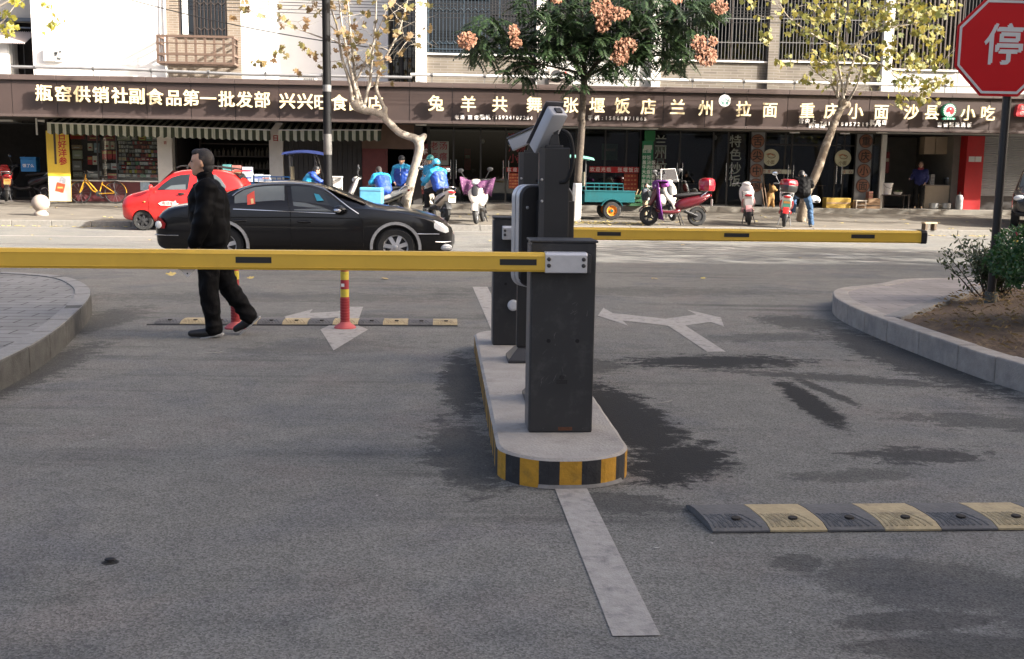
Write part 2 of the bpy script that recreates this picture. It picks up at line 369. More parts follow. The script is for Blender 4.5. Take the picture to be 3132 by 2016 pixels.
# ------------------------------------------------------------------ corner pavements this side of the street
M_KERB2 = mk('kerb_stone_grey', (.205, .2, .19), rough=.85, var=.22, scale=10, bump=.35, bscale=100, wear=(.09, .085, .08), wscale=3.5, wamt=.6)
M_PAV2 = pave('corner_pavers', (.245, .243, .235), (.075, .07, .065), .40, .20, .10, 1.6)
def offset_in(pl, w):
    out = []
    for i, p in enumerate(pl):
        a = Vector(pl[max(i - 1, 0)]); c = Vector(pl[min(i + 1, len(pl) - 1)]); t = (c - a).normalized(); out.append((p[0] - t.y * w, p[1] + t.x * w))
    return out
def resample(pl, step):
    out = [Vector(pl[0])]; acc = 0
    for a, c in zip(pl[:-1], pl[1:]):
        a = Vector(a); c = Vector(c); l = (c - a).length; n = max(1, round(l / step))
        for k in range(1, n + 1): out.append(a.lerp(c, k / n))
    return [tuple(p) for p in out]
def kerb_run(name, line, w, h, gap_at, m):
    """stones laid along the line; w to the inside"""
    ins = offset_in(line, w); b = MB(); i = 0
    while i < len(line) - 1:
        j = min(i + gap_at, len(line) - 1)
        for k in range(i, j):
            pass
        top = []
        A0, A1 = line[i:j + 1], ins[i:j + 1]
        def sh(pl, e):
            pl = [Vector(p) for p in pl]
            if len(pl) > 1:
                pl[0] = pl[0] + (pl[1] - pl[0]).normalized() * e; pl[-1] = pl[-1] + (pl[-2] - pl[-1]).normalized() * e
            return pl
        A0 = sh(A0, .004); A1 = sh(A1, .004); z = h + R.uniform(-.003, .003)
        poly = [(p.x, p.y) for p in A0] + [(p.x, p.y) for p in reversed(A1)]
        b.prism(poly, -.1, z, 'z'); i = j
    o = struct(name, b, m, bevel=.012); put(o, 0, 0); return o
HK = .20
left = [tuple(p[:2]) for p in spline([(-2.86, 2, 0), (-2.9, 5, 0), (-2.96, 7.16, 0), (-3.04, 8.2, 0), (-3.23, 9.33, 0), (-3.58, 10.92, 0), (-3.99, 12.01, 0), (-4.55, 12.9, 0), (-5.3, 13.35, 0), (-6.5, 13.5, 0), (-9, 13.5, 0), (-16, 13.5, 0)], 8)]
kerb_run('kerb', left, .16, HK, 5, mk('kerb_stone_dark', (.085, .083, .076), rough=.9, var=.35, scale=7, bump=.35, bscale=90, wear=(.035, .034, .03), wscale=3, wamt=.7))  # dark stone colour; a separate paler strip covers the tops
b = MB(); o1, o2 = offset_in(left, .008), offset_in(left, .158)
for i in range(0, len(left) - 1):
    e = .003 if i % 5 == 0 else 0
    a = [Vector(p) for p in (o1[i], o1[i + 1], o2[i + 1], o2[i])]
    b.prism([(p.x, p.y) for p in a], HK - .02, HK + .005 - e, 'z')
o = struct('kerb', b, mk('kerb_top_grey', (.235, .232, .222), rough=.85, var=.18, scale=9, bump=.3, bscale=90)); put(o, 0, 0)  # paler strip laid over the tops of the dark kerb stones
ins = offset_in(left, .155)
b = MB(); pl = ins + [(-16, 2)]; b.prism([(x, y) for x, y in pl], .0, HK - .006, 'z'); o = struct('pavement', b, M_PAV2); put(o, 0, 0)
right = [(30, 13.75), (14, 13.75), (8.5, 13.72), (6.9, 13.62), (6.1, 13.42), (5.6, 12.9), (5.2, 12.55), (4.95, 12.4), (4.62, 12.0), (4.38, 11.4), (4.24, 10.8), (4.16, 10.1), (4.12, 9.37), (4.1, 8.5), (4.1, 7.65), (4.14, 7.09), (4.2, 6), (4.3, 4), (4.4, 1)]
rs = [tuple(p[:2]) for p in spline([(x, y, 0) for x, y in right], 5)]
M_KERB3 = mk('kerb_stone_pale', (.33, .30, .262), rough=.85, var=.25, scale=8, bump=.35, bscale=100, wear=(.19, .18, .17), wscale=3, wamt=.6)
kerb_run('kerb', rs, .17, HK, 4, M_KERB3)
ri = offset_in(rs, .165)
M_PAV3 = pave('corner_slabs', (.30, .275, .255), (.15, .135, .125), .5, .25, .08, 1.2)
ni = [p for p in ri if p[1] > 9.62]
b = MB(); b.prism(ni + [(4.34, 9.62), (6.55, 12.28), (30, 12.3)], 0, HK - .006, 'z'); o = struct('pavement', b, M_PAV3); put(o, 0, 0)
# inner kerb between slabs and planting bed
b = MB(); q = [(4.33, 9.55), (4.9, 10.25), (5.5, 10.97), (6.1, 11.69), (6.6, 12.29)]
o = kerb_run('kerb', [(x, y) for x, y in q], .17, HK + .006, 2, M_KERB2)
kerb_run('kerb', [(6.62, 12.28), (10, 12.28), (20, 12.3)], .17, HK + .006, 1, M_KERB2)
# planting bed, heaped earth
M_SOIL = mk('soil', (.115, .075, .045), rough=.95, var=.45, scale=9, bump=1., bscale=45, wear=(.20, .14, .07), wscale=7, wamt=.8)
bi = [p for p in ri if p[1] <= 9.6]
poly = [(4.33, 9.55), (5.5, 10.97), (6.6, 12.28), (16, 12.3), (16, 1)] + [(x + .02, y) for x, y in reversed(bi)]
bm = bmesh.new(); vs_ = [bm.verts.new((x, y, 0)) for x, y in poly]; bm.faces.new(vs_); bmesh.ops.triangulate(bm, faces=bm.faces[:])
bmesh.ops.subdivide_edges(bm, edges=bm.edges[:], cuts=5, use_grid_fill=True)
bmesh.ops.subdivide_edges(bm, edges=[e for e in bm.edges if e.calc_length() > .12 and e.verts[0].co.x < 8], cuts=3, use_grid_fill=True)
for v in bm.verts:
    e = min((Vector(v.co[:2]) - Vector(p)).length for p in bi + [(4.33 + k * .23, 9.55 + k * .273) for k in range(11)])
    v.co.z = HK - .05 + min(e, .8) * .13 + mnoise.noise(v.co * 3.1) * .03 * min(1, e * 4) + mnoise.noise(v.co * 9) * .018 * min(1, e * 4)
me = bpy.data.meshes.new('planting_bed'); bm.to_mesh(me); bm.free(); me.materials.append(M_SOIL); me.polygons.foreach_set('use_smooth', [True] * len(me.polygons))
o = bpy.data.objects.new('planting_bed', me); COL.objects.link(o); o['kind'] = 'structure'; put(o, 0, 0)
# dry grass blades and needles lying on the bed
b = MB()
for i in range(2600):
    x, y = R.uniform(4.35, 7.2), R.uniform(6.2, 11.6)
    if y > 9.4 and (x - 4.33) < (y - 9.55) * .8 + .2: continue
    a = R.uniform(0, PI); l = R.uniform(.03, .09); z = HK + .02 + min(max(x - 4.3, 0), .8) * .11 + R.uniform(0, .02)
    dx, dy = math.cos(a) * l, math.sin(a) * l; b.add([(x, y, z - .01), (x + dx, y + dy, z + R.uniform(-.01, .03)), (x + dx * .5 - dy * .05, y + dy * .5 + dx * .05, z + .012)], [(0, 1, 2)])
o = b.build('grass', leafmat('dry_grass', (.16, .10, .045), (.34, .25, .11), .9, .1)); put(o, 0, 0); o['kind'] = 'stuff'; o['label'] = 'dry brown grass and needles strewn over the soil of the planting bed'; o['category'] = 'dry grass'
# ------------------------------------------------------------------ traffic island
M_CONC = mk('island_concrete', (.36, .335, .30), rough=.9, var=.2, scale=4, bump=.35, bscale=70, wear=(.23, .21, .185), wscale=5, wamt=.7)
M_YEL = mk('hazard_yellow', (.50, .26, .022), rough=.75, var=.2, scale=18, wear=(.2, .13, .03), wscale=12, wamt=.6, bump=.2)
M_BLK = mk('hazard_black', (.028, .028, .029), rough=.8, var=.3, scale=18, wear=(.09, .085, .08), wscale=12, wamt=.5, bump=.2)
isl = thing('traffic_island', 'long low concrete traffic island edged in yellow and black stripes under the barrier cabinets', 'traffic island', 0, 0, 0)
out = []
x0, x1, y0, y1, r = .278, .94, 4.84, 9.05, .29
def arc(cx, cy, a0, a1, n=9): return [(cx + r * math.cos(a0 + (a1 - a0) * k / n), cy + r * math.sin(a0 + (a1 - a0) * k / n)) for k in range(n + 1)]
out = arc(x0 + r, y0 + r, PI, 1.5 * PI) + arc(x1 - r, y0 + r, 1.5 * PI, 2 * PI) + arc(x1 - r, y1 - r, 0, PI / 2) + arc(x0 + r, y1 - r, PI / 2, PI)
fine = resample(out + [out[0]], .03)[:-1]
b = MB(); n = len(fine); H0 = .14; acc = 0.
def wob(i, a): return a * (mnoise.noise(Vector((fine[i][0] * 6, fine[i][1] * 6, a * 50))))
lo = [(p[0], p[1], -.05) for p in fine]; mid = [(p[0], p[1], H0 - .006 + wob(i, .006)) for i, p in enumerate(fine)]
b.v = lo + mid
cum = 0
for i in range(n):
    j = (i + 1) % n; cum += (Vector(fine[i]) - Vector(fine[j])).length
    b.f.append((i, j, n + j, n + i)); b.mi.append(int((cum + .03) / .100) % 2)
b.build('striped_edge', [M_BLK, M_YEL], isl)
b = MB(); cc = Vector((.61, 6.9)); inn = []
def insv(p, e):
    q = Vector(p); c = Vector((.61, min(max(q.y, 5.2), 8.7))); return q + (c - q).normalized() * e
r0 = [(p[0], p[1], H0 - .006 + wob(i, .006) + .0005) for i, p in enumerate(fine)]
r1 = [(*insv(p, .018), H0 + .006) for p in fine]
b.v = r0 + r1; b.f = [(i, (i + 1) % n, n + (i + 1) % n, n + i) for i in range(n)] + [tuple(n + i for i in range(n))]; b.mi = [0] * len(b.f)
b.build('slab_top', M_CONC, isl)
b = MB()
sk = [(*insv(p, -.012 - .012 * mnoise.noise(Vector((p[0] * 3, p[1] * 3, 0)))), .003) for p in fine]
b.v = sk + [(p[0], p[1], .018) for p in fine]; b.f = [(i, (i + 1) % n, n + (i + 1) % n, n + i) for i in range(n) if fine[i][1] < 4.95 and fine[i][0] > .45]; b.mi = [0] * len(b.f)
b.build('mortar_skirt', mk('mortar', (.2, .19, .175), rough=.95, var=.3, scale=14), isl)

# ------------------------------------------------------------------ barrier gates
M_CAB = mk('cabinet_paint', (.029, .029, .0295), rough=.5, var=.12, scale=6, wear=(.10, .096, .09), wscale=6, wamt=.4, bump=.06, bscale=180)
M_CAB2 = mk('cabinet_side', (.10, .10, .102), rough=.42, var=.1, scale=6, wear=(.2, .19, .18), wscale=9, wamt=.35)
M_ARM = mk('arm_yellow', (.80, .50, .055), rough=.42, var=.06, scale=3, wear=(.68, .41, .05), wscale=4, wamt=.4)
M_ALU = mk('brushed_aluminium', (.62, .62, .63), rough=.38, metal=.55, var=.08, scale=20)
M_DKM = mk('dark_metal', (.05, .05, .052), rough=.45, metal=.4, var=.1)
M_STK = mk('black_sticker', (.018, .018, .018), rough=.6, var=.1)
M_RUST = mk('rust', (.13, .055, .03), rough=.95, var=.5, scale=30)
M_WHITE = mk('white_plastic', (.72, .72, .71), rough=.4, var=.04)
def barrier(label, s, d, side, zc, L, near):
    g = thing('barrier_gate', label, 'barrier gate', s, d, .146, 0, 'barrier gates on the traffic island')
    w, dp, h = .335, .235, 1.0
    b = MB(); b.box(-w / 2, w / 2, 0, dp, 0, h); b.build('cabinet', M_CAB, g, bevel=.008)
    b = MB(); b.box(-w / 2 - .004, -w / 2, .012, dp - .012, .01, h - .015); b.build('side_panel', M_CAB2, g)
    b = MB(); b.box(-w / 2 - .008, w / 2 + .008, -.008, dp + .008, h, h + .012); b.build('lid', M_CAB, g, bevel=.004)
    b = MB()
    for x in (-.072, .078): b.tube([(x, -.004, .49), (x, .002, .49)], .011, 10)
    b.build('plug', mk('rubber_black', (.012, .012, .012), rough=.8), g)
    if near:
        b = MB(); b.box(-.028, .030, -.004, 0, .262, .285); b.tube([(0, -.006, .298), (0, 0, .298)], .013, 12); b.build('lock_hatch', M_STK, g)
        b = MB(); b.box(-.012, .062, -.002, .0, .012, .03); b.build('rust_patch', M_RUST, g)
        b = MB(); q = random.Random(2)
        for cx, cz, sx_, sz, n_ in ((.055, .64, .05, .05, 9), (-.105, .27, .04, .03, 7), (.0, .30, .04, .02, 5), (.02, .92, .12, .03, 6), (-.05, .45, .1, .1, 6)):
            for _ in range(n_):
                x, z_, a, l = cx + q.gauss(0, sx_ * .6), cz + q.gauss(0, sz * .6), q.gauss(1.2, .6), q.uniform(.006, .035); w = .0006 + .0012 * q.random()
                dx, dz = math.cos(a) * l, math.sin(a) * l; b.add([(x - w, -.0006, z_), (x + w, -.0006, z_), (x + dx + w * .3, -.0006, z_ + dz), (x + dx - w * .3, -.0006, z_ + dz)], [(0, 1, 2, 3)])
        o = b.build('scratches', mk('scratch_pale', (.13, .125, .118), rough=.8, var=.3), g); o['kind'] = 'stuff'
        b = MB(); b.tube([(.12, -.004, .02), (.12, 0, .02)], .006, 8); b.tube([(-.09, -.004, .02), (-.09, 0, .02)], .006, 8); b.build('bolt', M_DKM, g)
    else:
        b = MB(); b.lathe([(0, -.02), (.03, -.018), (.042, -.01), (.045, 0)], (-.01, 0, .32), 24, 'y'); b.build('alarm_disc', M_WHITE, g)
    # arm: an extruded aluminium beam held in a clamp on the cabinet's face
    yc = -.058; z = zc; sg = side
    prof = [(-.035, -.048), (.035, -.048), (.04, -.036), (.04, .030), (.028, .048), (-.028, .048), (-.04, .030), (-.04, -.036)]
    xa = .06 * sg; xb = sg * L
    b = MB(); rings = [[(x, yc + y, z + q) for y, q in prof] for x in (xa, xb)]; b.loft(rings)
    b.box(min(xa, xb), max(xa, xb), yc - .0425, yc - .040, z + .0285, z + .0315); b.box(min(xa, xb), max(xa, xb), yc - .0425, yc - .040, z - .037, z - .034)
    arm = b.build('arm', M_ARM, g, bevel=.003)
    stk = [(-.02, .186), (1.30, .175), (2.62, .175)] if near else [(.66, .185), (1.66, .2), (2.68, .19)]
    for x, l in stk:
        q = MB(); u0 = xa + sg * (x + .11 if near else x - .09); u1 = u0 + sg * l
        q.box(min(u0, u1), max(u0, u1), yc - .0418, yc - .0400, z - .014, z + .016); q.build('reflector_sticker', M_STK, arm)
    q = MB(); q.loft([[(xb + sg * e, yc + y * k, z + w_ * k) for y, w_ in prof] for e, k in ((-.03, 1.09), (.012, 1.09), (.02, .95))]); q.build('end_cap', mk('rubber_black', (.012, .012, .012), rough=.8), arm)
    if near:
        q = MB(); u = xa - 1.83; q.prism([(u - .042, z - .05), (u + .042, z - .05), (u, z - .092)], yc - .002, yc + .004); q.build('reflector_tag', mk('tag_white', (.75, .72, .71), rough=.4), arm)
        q = MB(); q.tube([(u, yc - .005, z - .072), (u, yc, z - .072)], .004, 8); q.build('rivet', M_DKM, arm)
    b = MB(); x0, x1 = (-.107, .107); hh = .052
    rg = [(-.045, -hh), (.046, -hh), (.046, hh - .012), (.034, hh), (-.034, hh), (-.045, hh - .014)]
    b.loft([[(x, yc - .003 + y, z + q) for y, q in rg] for x in (x0, x1)]); cl = b.build('clamp', M_ALU, g, bevel=.004)
    b = MB()
    for x in (x0 + .019, x1 - .019):
        for q in (-.014, .018): b.lathe([(0, -.010), (.006, -.010), (.0105, -.006), (.0105, 0)], (x, yc - .048, z + q), 12, 'y')
    b.build('bolt', M_DKM, cl)
    b = MB(); b.box(x1, x1 + .022, yc - .03, yc + .05, z - .055, z + .042); b.build('hub', M_DKM, g, bevel=.004)
    return g
barrier('nearer dark grey barrier cabinet with a yellow arm reaching left across the lane', .628, 5.36, -1, .905, 4.0, True)
barrier('farther dark grey barrier cabinet with its yellow arm reaching right, behind the camera posts', .575, 8.2, 1, .895, 3.25, False)

# ------------------------------------------------------------------ number plate camera posts
M_POST = mk('post_black', (.017, .017, .018), rough=.45, var=.15, wear=(.04, .04, .04), wscale=4, wamt=.3)
M_SIL = mk('camera_white', (.48, .49, .51), rough=.35, var=.04, scale=4)
def cam_post(label, s, d, panel, turn):
    g = thing('camera_post', label, 'camera post', s, d, .146, 0, 'camera posts on the traffic island')
    b = MB(); b.loft([[(-a, -a, z), (a, -a, z), (a, a, z), (-a, a, z)] for a, z in ((.155, 0), (.155, .02), (.085, .10))]); b.build('base', M_DKM, g, bevel=.004)
    b = MB(); b.box(-.088, .088, -.05, .05, .10, 1.50); b.build('column', M_POST, g, bevel=.006)
    b = MB(); b.box(-.090, -.058, -.0525, -.05, .95, 1.498); b.build('edge_strip', mk('strip_grey', (.05, .05, .052), rough=.5), g)
    b = MB()
    for x, z in ((-.074, 1.315), (-.072, 1.19), (-.03, .78), (.065, .78)): b.lathe([(0, -.007), (.006, -.006), (.009, 0)], (x, -.0525, z), 10, 'y')
    b.build('bolt', mk('bolt_steel', (.5, .5, .5), rough=.35, metal=.8), g)
    if panel:
        # display box: rounded, silver rim, dark back towards this side
        def rr(x0, x1, z0, z1, r, y):
            o = []
            for cx, cz, a in ((x1 - r, z1 - r, 0), (x0 + r, z1 - r, PI / 2), (x0 + r, z0 + r, PI), (x1 - r, z0 + r, 1.5 * PI)):
                o += [(cx + r * math.cos(a + PI / 2 * k / 6), y, cz + r * math.sin(a + PI / 2 * k / 6)) for k in range(7)]
            return o
        X0, X1, Z0, Z1 = -.235, .125, .675, 1.285
        XF = Matrix.Translation((-.05, .11, 0)) @ Matrix.Rotation(.36, 4, 'Z') @ Matrix.Translation((.055, -.12, 0))
        b = MB(); b.xf = XF; b.loft([rr(X0, X1, Z0, Z1, .075, .075), rr(X0, X1, Z0, Z1, .075, .118)]); b.loft([rr(X0, X1, Z0, Z1, .075, .128), rr(X0, X1, Z0, Z1, .075, .175)]); pn = b.build('display_rim', mk('silver_rim', (.55, .55, .56), rough=.35, metal=.5), g, smooth=40)
        b = MB(); b.xf = XF; b.loft([rr(X0 + .012, X1 - .012, Z0 + .012, Z1 - .012, .065, .060), rr(X0 + .004, X1 - .004, Z0 + .004, Z1 - .004, .072, .0755), rr(X0 + .004, X1 - .004, Z0 + .004, Z1 - .004, .072, .17)])
        b.box(-.13, .115, .035, .061, .72, 1.19); b.build('display_back', M_POST, g, bevel=.004)
        b = MB(); b.xf = XF
        for k in range(10): b.lathe([(0, -.004), (.004, -.003), (.006, 0)], (-.222, .0745, .72 + k * .055), 8, 'y')
        b.lathe([(0, -.004), (.008, -.003), (.01, 0)], (-.185, .06, 1.15), 10, 'y'); b.build('screw', mk('bolt_steel', (.5, .5, .5), rough=.35, metal=.8), g)
        b = MB(); b.box(-.02, .06, -.09, -.05, .35, .42); b.box(0, .07, -.08, -.05, .55, .60)
        b.build('cable_box', M_STK, g, bevel=.004)
    # camera head on a bracket
    b = MB(); b.box(-.05, .05, -.03, .03, 1.50, 1.515); b.prism([(-.03, 1.515), (.03, 1.515), (.012, 1.63), (-.005, 1.63)], -.02, .02); b.tube([(0, -.03, 1.60), (0, .03, 1.60)], .022, 12); br = b.build('bracket', M_DKM, g, bevel=.003)
    hd = bpy.data.objects.new('camera_head', None); COL.objects.link(hd); hd.parent = g; hd.scale = (.78, .86, .82); hd.location = (-.035 if panel else -.015, .0, 1.605)
    ax = turn
    hd.rotation_euler = ax
    b = MB()
    def ring(y, k): return [(x * k, y, z * k) for x, z in ((-.066, -.05), (.066, -.05), (.07, -.04), (.07, .042), (.055, .055), (-.055, .055), (-.07, .042), (-.07, -.04))]
    b.loft([ring(-.16, .9), ring(-.15, 1), ring(.17, 1)]); h = b.build('camera_housing', M_SIL, hd, bevel=.005, smooth=30)
    b = MB(); b.loft([[(x, y, z + .061) for x, z in ((-.085, 0), (.085, 0), (.08, .012), (-.08, .012))] for y in (-.185, .175)]); b.build('sun_shield', mk('shield_dark', (.07, .07, .08), rough=.4), hd, bevel=.004)
    b = MB(); b.cbox((0, -.166, -.005), (.055, .012, .045)); b.build('cable_cover', M_DKM, hd, bevel=.003)
    b = MB(); b.lathe([(.045, .168), (.045, .18), (.035, .181), (0, .181)], (0, 0, 0), 20, 'y'); b.build('lens', mk('lens_glass', (.01, .01, .012), rough=.05), hd)
    b = MB(); b.tube(spline([(.03, -.09, 1.60), (.075, -.10, 1.57), (.10, -.085, 1.48), (.095, -.075, 1.38), (.07, -.055, 1.31), (.03, -.05, 1.30)], 6), .011, 8); b.build('cable', mk('rubber_black', (.012, .012, .012), rough=.8), g, smooth=60)
    return g
cam_post('nearer black camera post with a silver rimmed display box and white tilted camera', .655, 6.2, True, (rotz(.50) @ rotx(-.86)).to_euler())
cam_post('farther black camera post with the grey camera head peeping out behind the nearer one', .635, 7.55, False, (rotz(1.45) @ rotx(-.42)).to_euler())

# ------------------------------------------------------------------ flexible bollards on the lane
M_BRED = mk('bollard_red', (.34, .035, .04), rough=.5, var=.12, scale=10, wear=(.25, .04, .045), wscale=9)
M_BFOOT = mk('bollard_foot', (.47, .09, .09), rough=.6, var=.15, scale=10)
M_BYEL = mk('reflective_yellow', (.62, .50, .06), rough=.4, var=.15, scale=25, wear=(.35, .3, .12), wscale=20, wamt=.5)
def bollard(label, s, d):
    g = thing('flexible_bollard', label, 'bollard', s, d, 0, 0, 'red and yellow posts on the lane')
    b = MB(); b.lathe([(.105, 0), (.105, .012), (.09, .028), (.055, .05), (.045, .07)], n=28); b.build('foot', M_BFOOT, g, smooth=40)
    pr = [(.042, .055)]
    z = .06
    for k in range(9): pr += [(.046, z), (.046, z + .018), (.041, z + .02), (.041, z + .027)]; z += .027
    pr += [(.0395, z), (.0395, .72), (.034, .745), (0, .75)]
    b = MB(); b.lathe(pr, n=24); b.build('post', M_BRED, g, smooth=40)
    for z0, z1 in ((.305, .38), (.47, .55)):
        b = MB(); b.lathe([(.0398, z0), (.0408, z0), (.0408, z1), (.0398, z1)], n=24); b.build('reflective_band', M_BYEL, g, smooth=40)
    return g
bollard('red flexible post with yellow bands partly behind the walking man\'s legs', -1.955, 10.05)
g = bollard('red flexible post with yellow bands standing on the arrow point, right of the man', -.925, 10.08)
b = MB(); b.box(-.03, .0, -.042, -.039, .405, .435); b.build('torn_label', M_WHITE, g)
for s, lab in ((PX(3106, 740, 16.4)[0], 'red post top peeping out above the clipped shrub at the street corner'),):
    g = bollard(lab, s, 16.4)

# ------------------------------------------------------------------ rubber speed bumps
M_RUB = mk('rubber_grey', (.125, .122, .118), rough=.85, var=.2, scale=15, wear=(.15, .145, .14), wscale=9, wamt=.5, bump=.3)
M_RUBY = mk('rubber_yellow', (.43, .345, .20), rough=.85, var=.18, scale=15, wear=(.20, .165, .11), wscale=11, wamt=.75, bump=.3)
def bump(label, s0, d0, n, wseg, skew, first):
    g = thing('speed_bump', label, 'speed bump', s0, d0, 0, 0, 'rubber speed bumps across the lanes')
    W_ = .35; Hh = .036
    prof = [(0, .004), (0, .012), (.05, .03), (.12, Hh), (.23, Hh), (.30, .03), (.35, .012), (.35, .004)]
    for i in range(n):
        b = MB()
        rings = []
        for x in (i * wseg + .002, (i + 1) * wseg - .002):
            rings.append([(x - skew * y, y, z) for y, z in prof])
        b.loft(rings)
        # raised chevron ribs on the traffic faces
        for k in range(7):
            for half in (0, 1):
                x = (i + .5) * wseg + (k - 3) * .031 * (1 if half else .7) + (.0 if half else -.04)
                y0, y1 = .02, .145
                def zt(y):
                    for (a, za), (c, zc) in zip(prof[1:-1], prof[2:]):
                        if a <= y <= c: return za + (zc - za) * (y - a) / max(c - a, 1e-6)
                    return .012
                dx = -.05 if half else .0
                p = [(x + dx * (y - y0) / .125 - skew * y, y, zt(y)) for y in (y0, .05, .085, .12, y1)]
                lim = (i * wseg + .008, (i + 1) * wseg - .008)
                if not all(lim[0] < q[0] + skew * q[1] < lim[1] for q in p): continue
                for a, c in zip(p[:-1], p[1:]):
                    b.add([(a[0] - .004, a[1], a[2]), (a[0] + .004, a[1], a[2]), (c[0] + .004, c[1], c[2]), (c[0] - .004, c[1], c[2]), (a[0] - .002, a[1], a[2] + .003), (a[0] + .002, a[1], a[2] + .005), (c[0] + .002, c[1], c[2] + .003), (c[0] - .002, c[1], c[2] + .003)], [(4, 5, 6, 7), (0, 1, 5, 4), (3, 7, 6, 2), (0, 4, 7, 3), (1, 2, 6, 5)])
        o = b.build('rubber_segment', [M_RUB, M_RUBY][(i + first) % 2], g)
        b = MB(); cx = (i + .52) * wseg; b.lathe([(.013, .046), (.02, .046), (.02, .038), (.014, .034), (0, .034)], (cx - skew * .11 + .005, .085, -.0035), 14); b.build('bolt_cup', mk('bolt_hole', (.03, .026, .022), rough=.9), g)
    return g
bump('near grey and yellow ribbed speed bump in the right lane, right of the white line', 1.145, 4.19, 9, .25, .10, 0)
bump('far worn speed bump across the left lane below the walking man', -2.78, 10.27, 12, .245, .0, 0)
# dark scuffed seam in front of the far bump
b = MB(); b.box(-2.84, .16, 10.235, 10.262, .0, .007); o = struct('road_seam', b, M_BLK); put(o, 0, 0)

# ------------------------------------------------------------------ stop sign
M_SRED = mk('sign_red', (.43, .006, .012), rough=.5, spec=.2, var=.06, scale=2)
M_SWH = mk('sign_white', (.50, .53, .56), rough=.45, var=.05)
g = thing('stop_sign', 'large red octagonal stop sign on a black pole at the planter', 'stop sign', 5.80, 10.62, .2)
b = MB(); b.tube([(0, .05, -.1), (0, .05, 2.9)], .043, 20); b.build('pole', mk('pole_black', (.012, .012, .013), rough=.35, var=.1), g, smooth=60)
b = MB(); b.tube([(0, .05, -.05), (0, .05, .13)], .062, 20); b.build('pole_foot', mk('foot_grey', (.09, .1, .085), rough=.8, var=.2), g, smooth=60)
def octo(a, y0, y1, zc, inner=None):
    k = a / math.cos(PI / 8); return [(k * math.cos(PI / 8 + PI / 4 * i), zc + k * math.sin(PI / 8 + PI / 4 * i)) for i in range(8)]
zc = 2.635; xo = -.12
def og(a): return [(x + xo, z) for x, z in octo(a, 0, 0, zc)]
b = MB(); b.prism(og(.487), -.006, .004); b.build('plate', M_SRED, g)
b = MB(); A_, B_ = og(.462), og(.437)
for i in range(8):
    j = (i + 1) % 8; b.prism([A_[i], A_[j], B_[j], B_[i]], -.0085, -.0062)
b.build('border', M_SWH, g)
b = MB(); b.text('停', xo + .012, zc + .03, .40, -.0072, .0015, .022); b.build('lettering', M_SWH, g)
b = MB(); b.box(-.06, .06, .004, .02, zc + .2, zc + .24); b.box(-.06, .06, .004, .02, zc - .24, zc - .2); b.build('bracket', M_DKM, g)
# ------------------------------------------------------------------ buildings
def brickmat(name, c1, c2, mortar, bw, bh, rough=.85, odd=None):
    m = bpy.data.materials.new(name); m.use_nodes = True; nt = m.node_tree; b = nt.nodes['Principled BSDF']; L = nt.links.new
    tc = _n(nt, 'ShaderNodeTexCoord'); sp = _n(nt, 'ShaderNodeSeparateXYZ'); cb = _n(nt, 'ShaderNodeCombineXYZ'); L(tc.outputs['Object'], sp.inputs[0])
    L(sp.outputs[0], cb.inputs[0]); L(sp.outputs[2], cb.inputs[1])
    br = _n(nt, 'ShaderNodeTexBrick'); L(cb.outputs[0], br.inputs['Vector']); br.inputs['Scale'].default_value = 1
    br.inputs['Color1'].default_value = rgb(c1); br.inputs['Color2'].default_value = rgb(c2); br.inputs['Mortar'].default_value = rgb(mortar)
    br.inputs['Brick Width'].default_value = bw; br.inputs['Row Height'].default_value = bh; br.inputs['Mortar Size'].default_value = .011; br.inputs['Mortar Smooth'].default_value = .2; br.inputs['Bias'].default_value = -.35
    n = _n(nt, 'ShaderNodeTexNoise'); n.inputs['Scale'].default_value = 1.2; n.inputs['Detail'].default_value = 6; L(tc.outputs['Object'], n.inputs['Vector'])
    r = _n(nt, 'ShaderNodeMapRange'); r.inputs[1].default_value = .3; r.inputs[2].default_value = .7; r.inputs[3].default_value = .82; r.inputs[4].default_value = 1.15; L(n.outputs[0], r.inputs[0])
    x = _n(nt, 'ShaderNodeMix', data_type='RGBA', blend_type='MULTIPLY'); x.inputs[0].default_value = 1; L(br.outputs[0], x.inputs[6]); L(r.outputs[0], x.inputs[7])
    L(x.outputs[2], b.inputs['Base Color']); b.inputs['Roughness'].default_value = rough
    return m
M_BRK = brickmat('brick_buff', (.155, .135, .108), (.085, .07, .057), (.195, .18, .16), .46, .085)
M_BRK2 = brickmat('brick_tan', (.22, .175, .13), (.165, .13, .095), (.27, .24, .205), .26, .075)
M_STUC = mk('white_render', (.80, .79, .77), rough=.9, var=.03, scale=2, wear=(.66, .64, .6), wscale=.9, wamt=.25)
M_PILW = mk('white_pillar', (.74, .72, .67), rough=.85, var=.06, scale=3, wear=(.5, .47, .42), wscale=3, wamt=.35)
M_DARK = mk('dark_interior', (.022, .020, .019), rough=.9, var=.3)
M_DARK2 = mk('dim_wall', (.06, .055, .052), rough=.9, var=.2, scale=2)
M_FLOOR = mk('shop_floor', (.16, .14, .125), rough=.6, var=.2)
M_BAR = mk('window_bar', (.035, .035, .037), rough=.5, var=.1)
M_BARL = mk('window_bar_grey', (.10, .10, .10), rough=.5, var=.1)
M_FRM = mk('window_frame_brown', (.055, .042, .036), rough=.5, var=.1)
M_FRB = mk('window_frame_blue', (.03, .05, .07), rough=.5, var=.1)
M_GL = glassmat('window_glass', (.42, .47, .47), .10)
M_GLD = glassmat('window_glass_dim', (.30, .33, .33), .07)
M_GLS = glassmat('shop_glass', (.62, .65, .64), .045)
M_CURT = mk('curtain', (.30, .32, .33), rough=.9, var=.15, scale=3)
M_CURT2 = mk('curtain_grey', (.42, .44, .45), rough=.9, var=.12, scale=3)
M_TEALC = mk('curtain_teal', (.12, .22, .23), rough=.9, var=.25, scale=5)

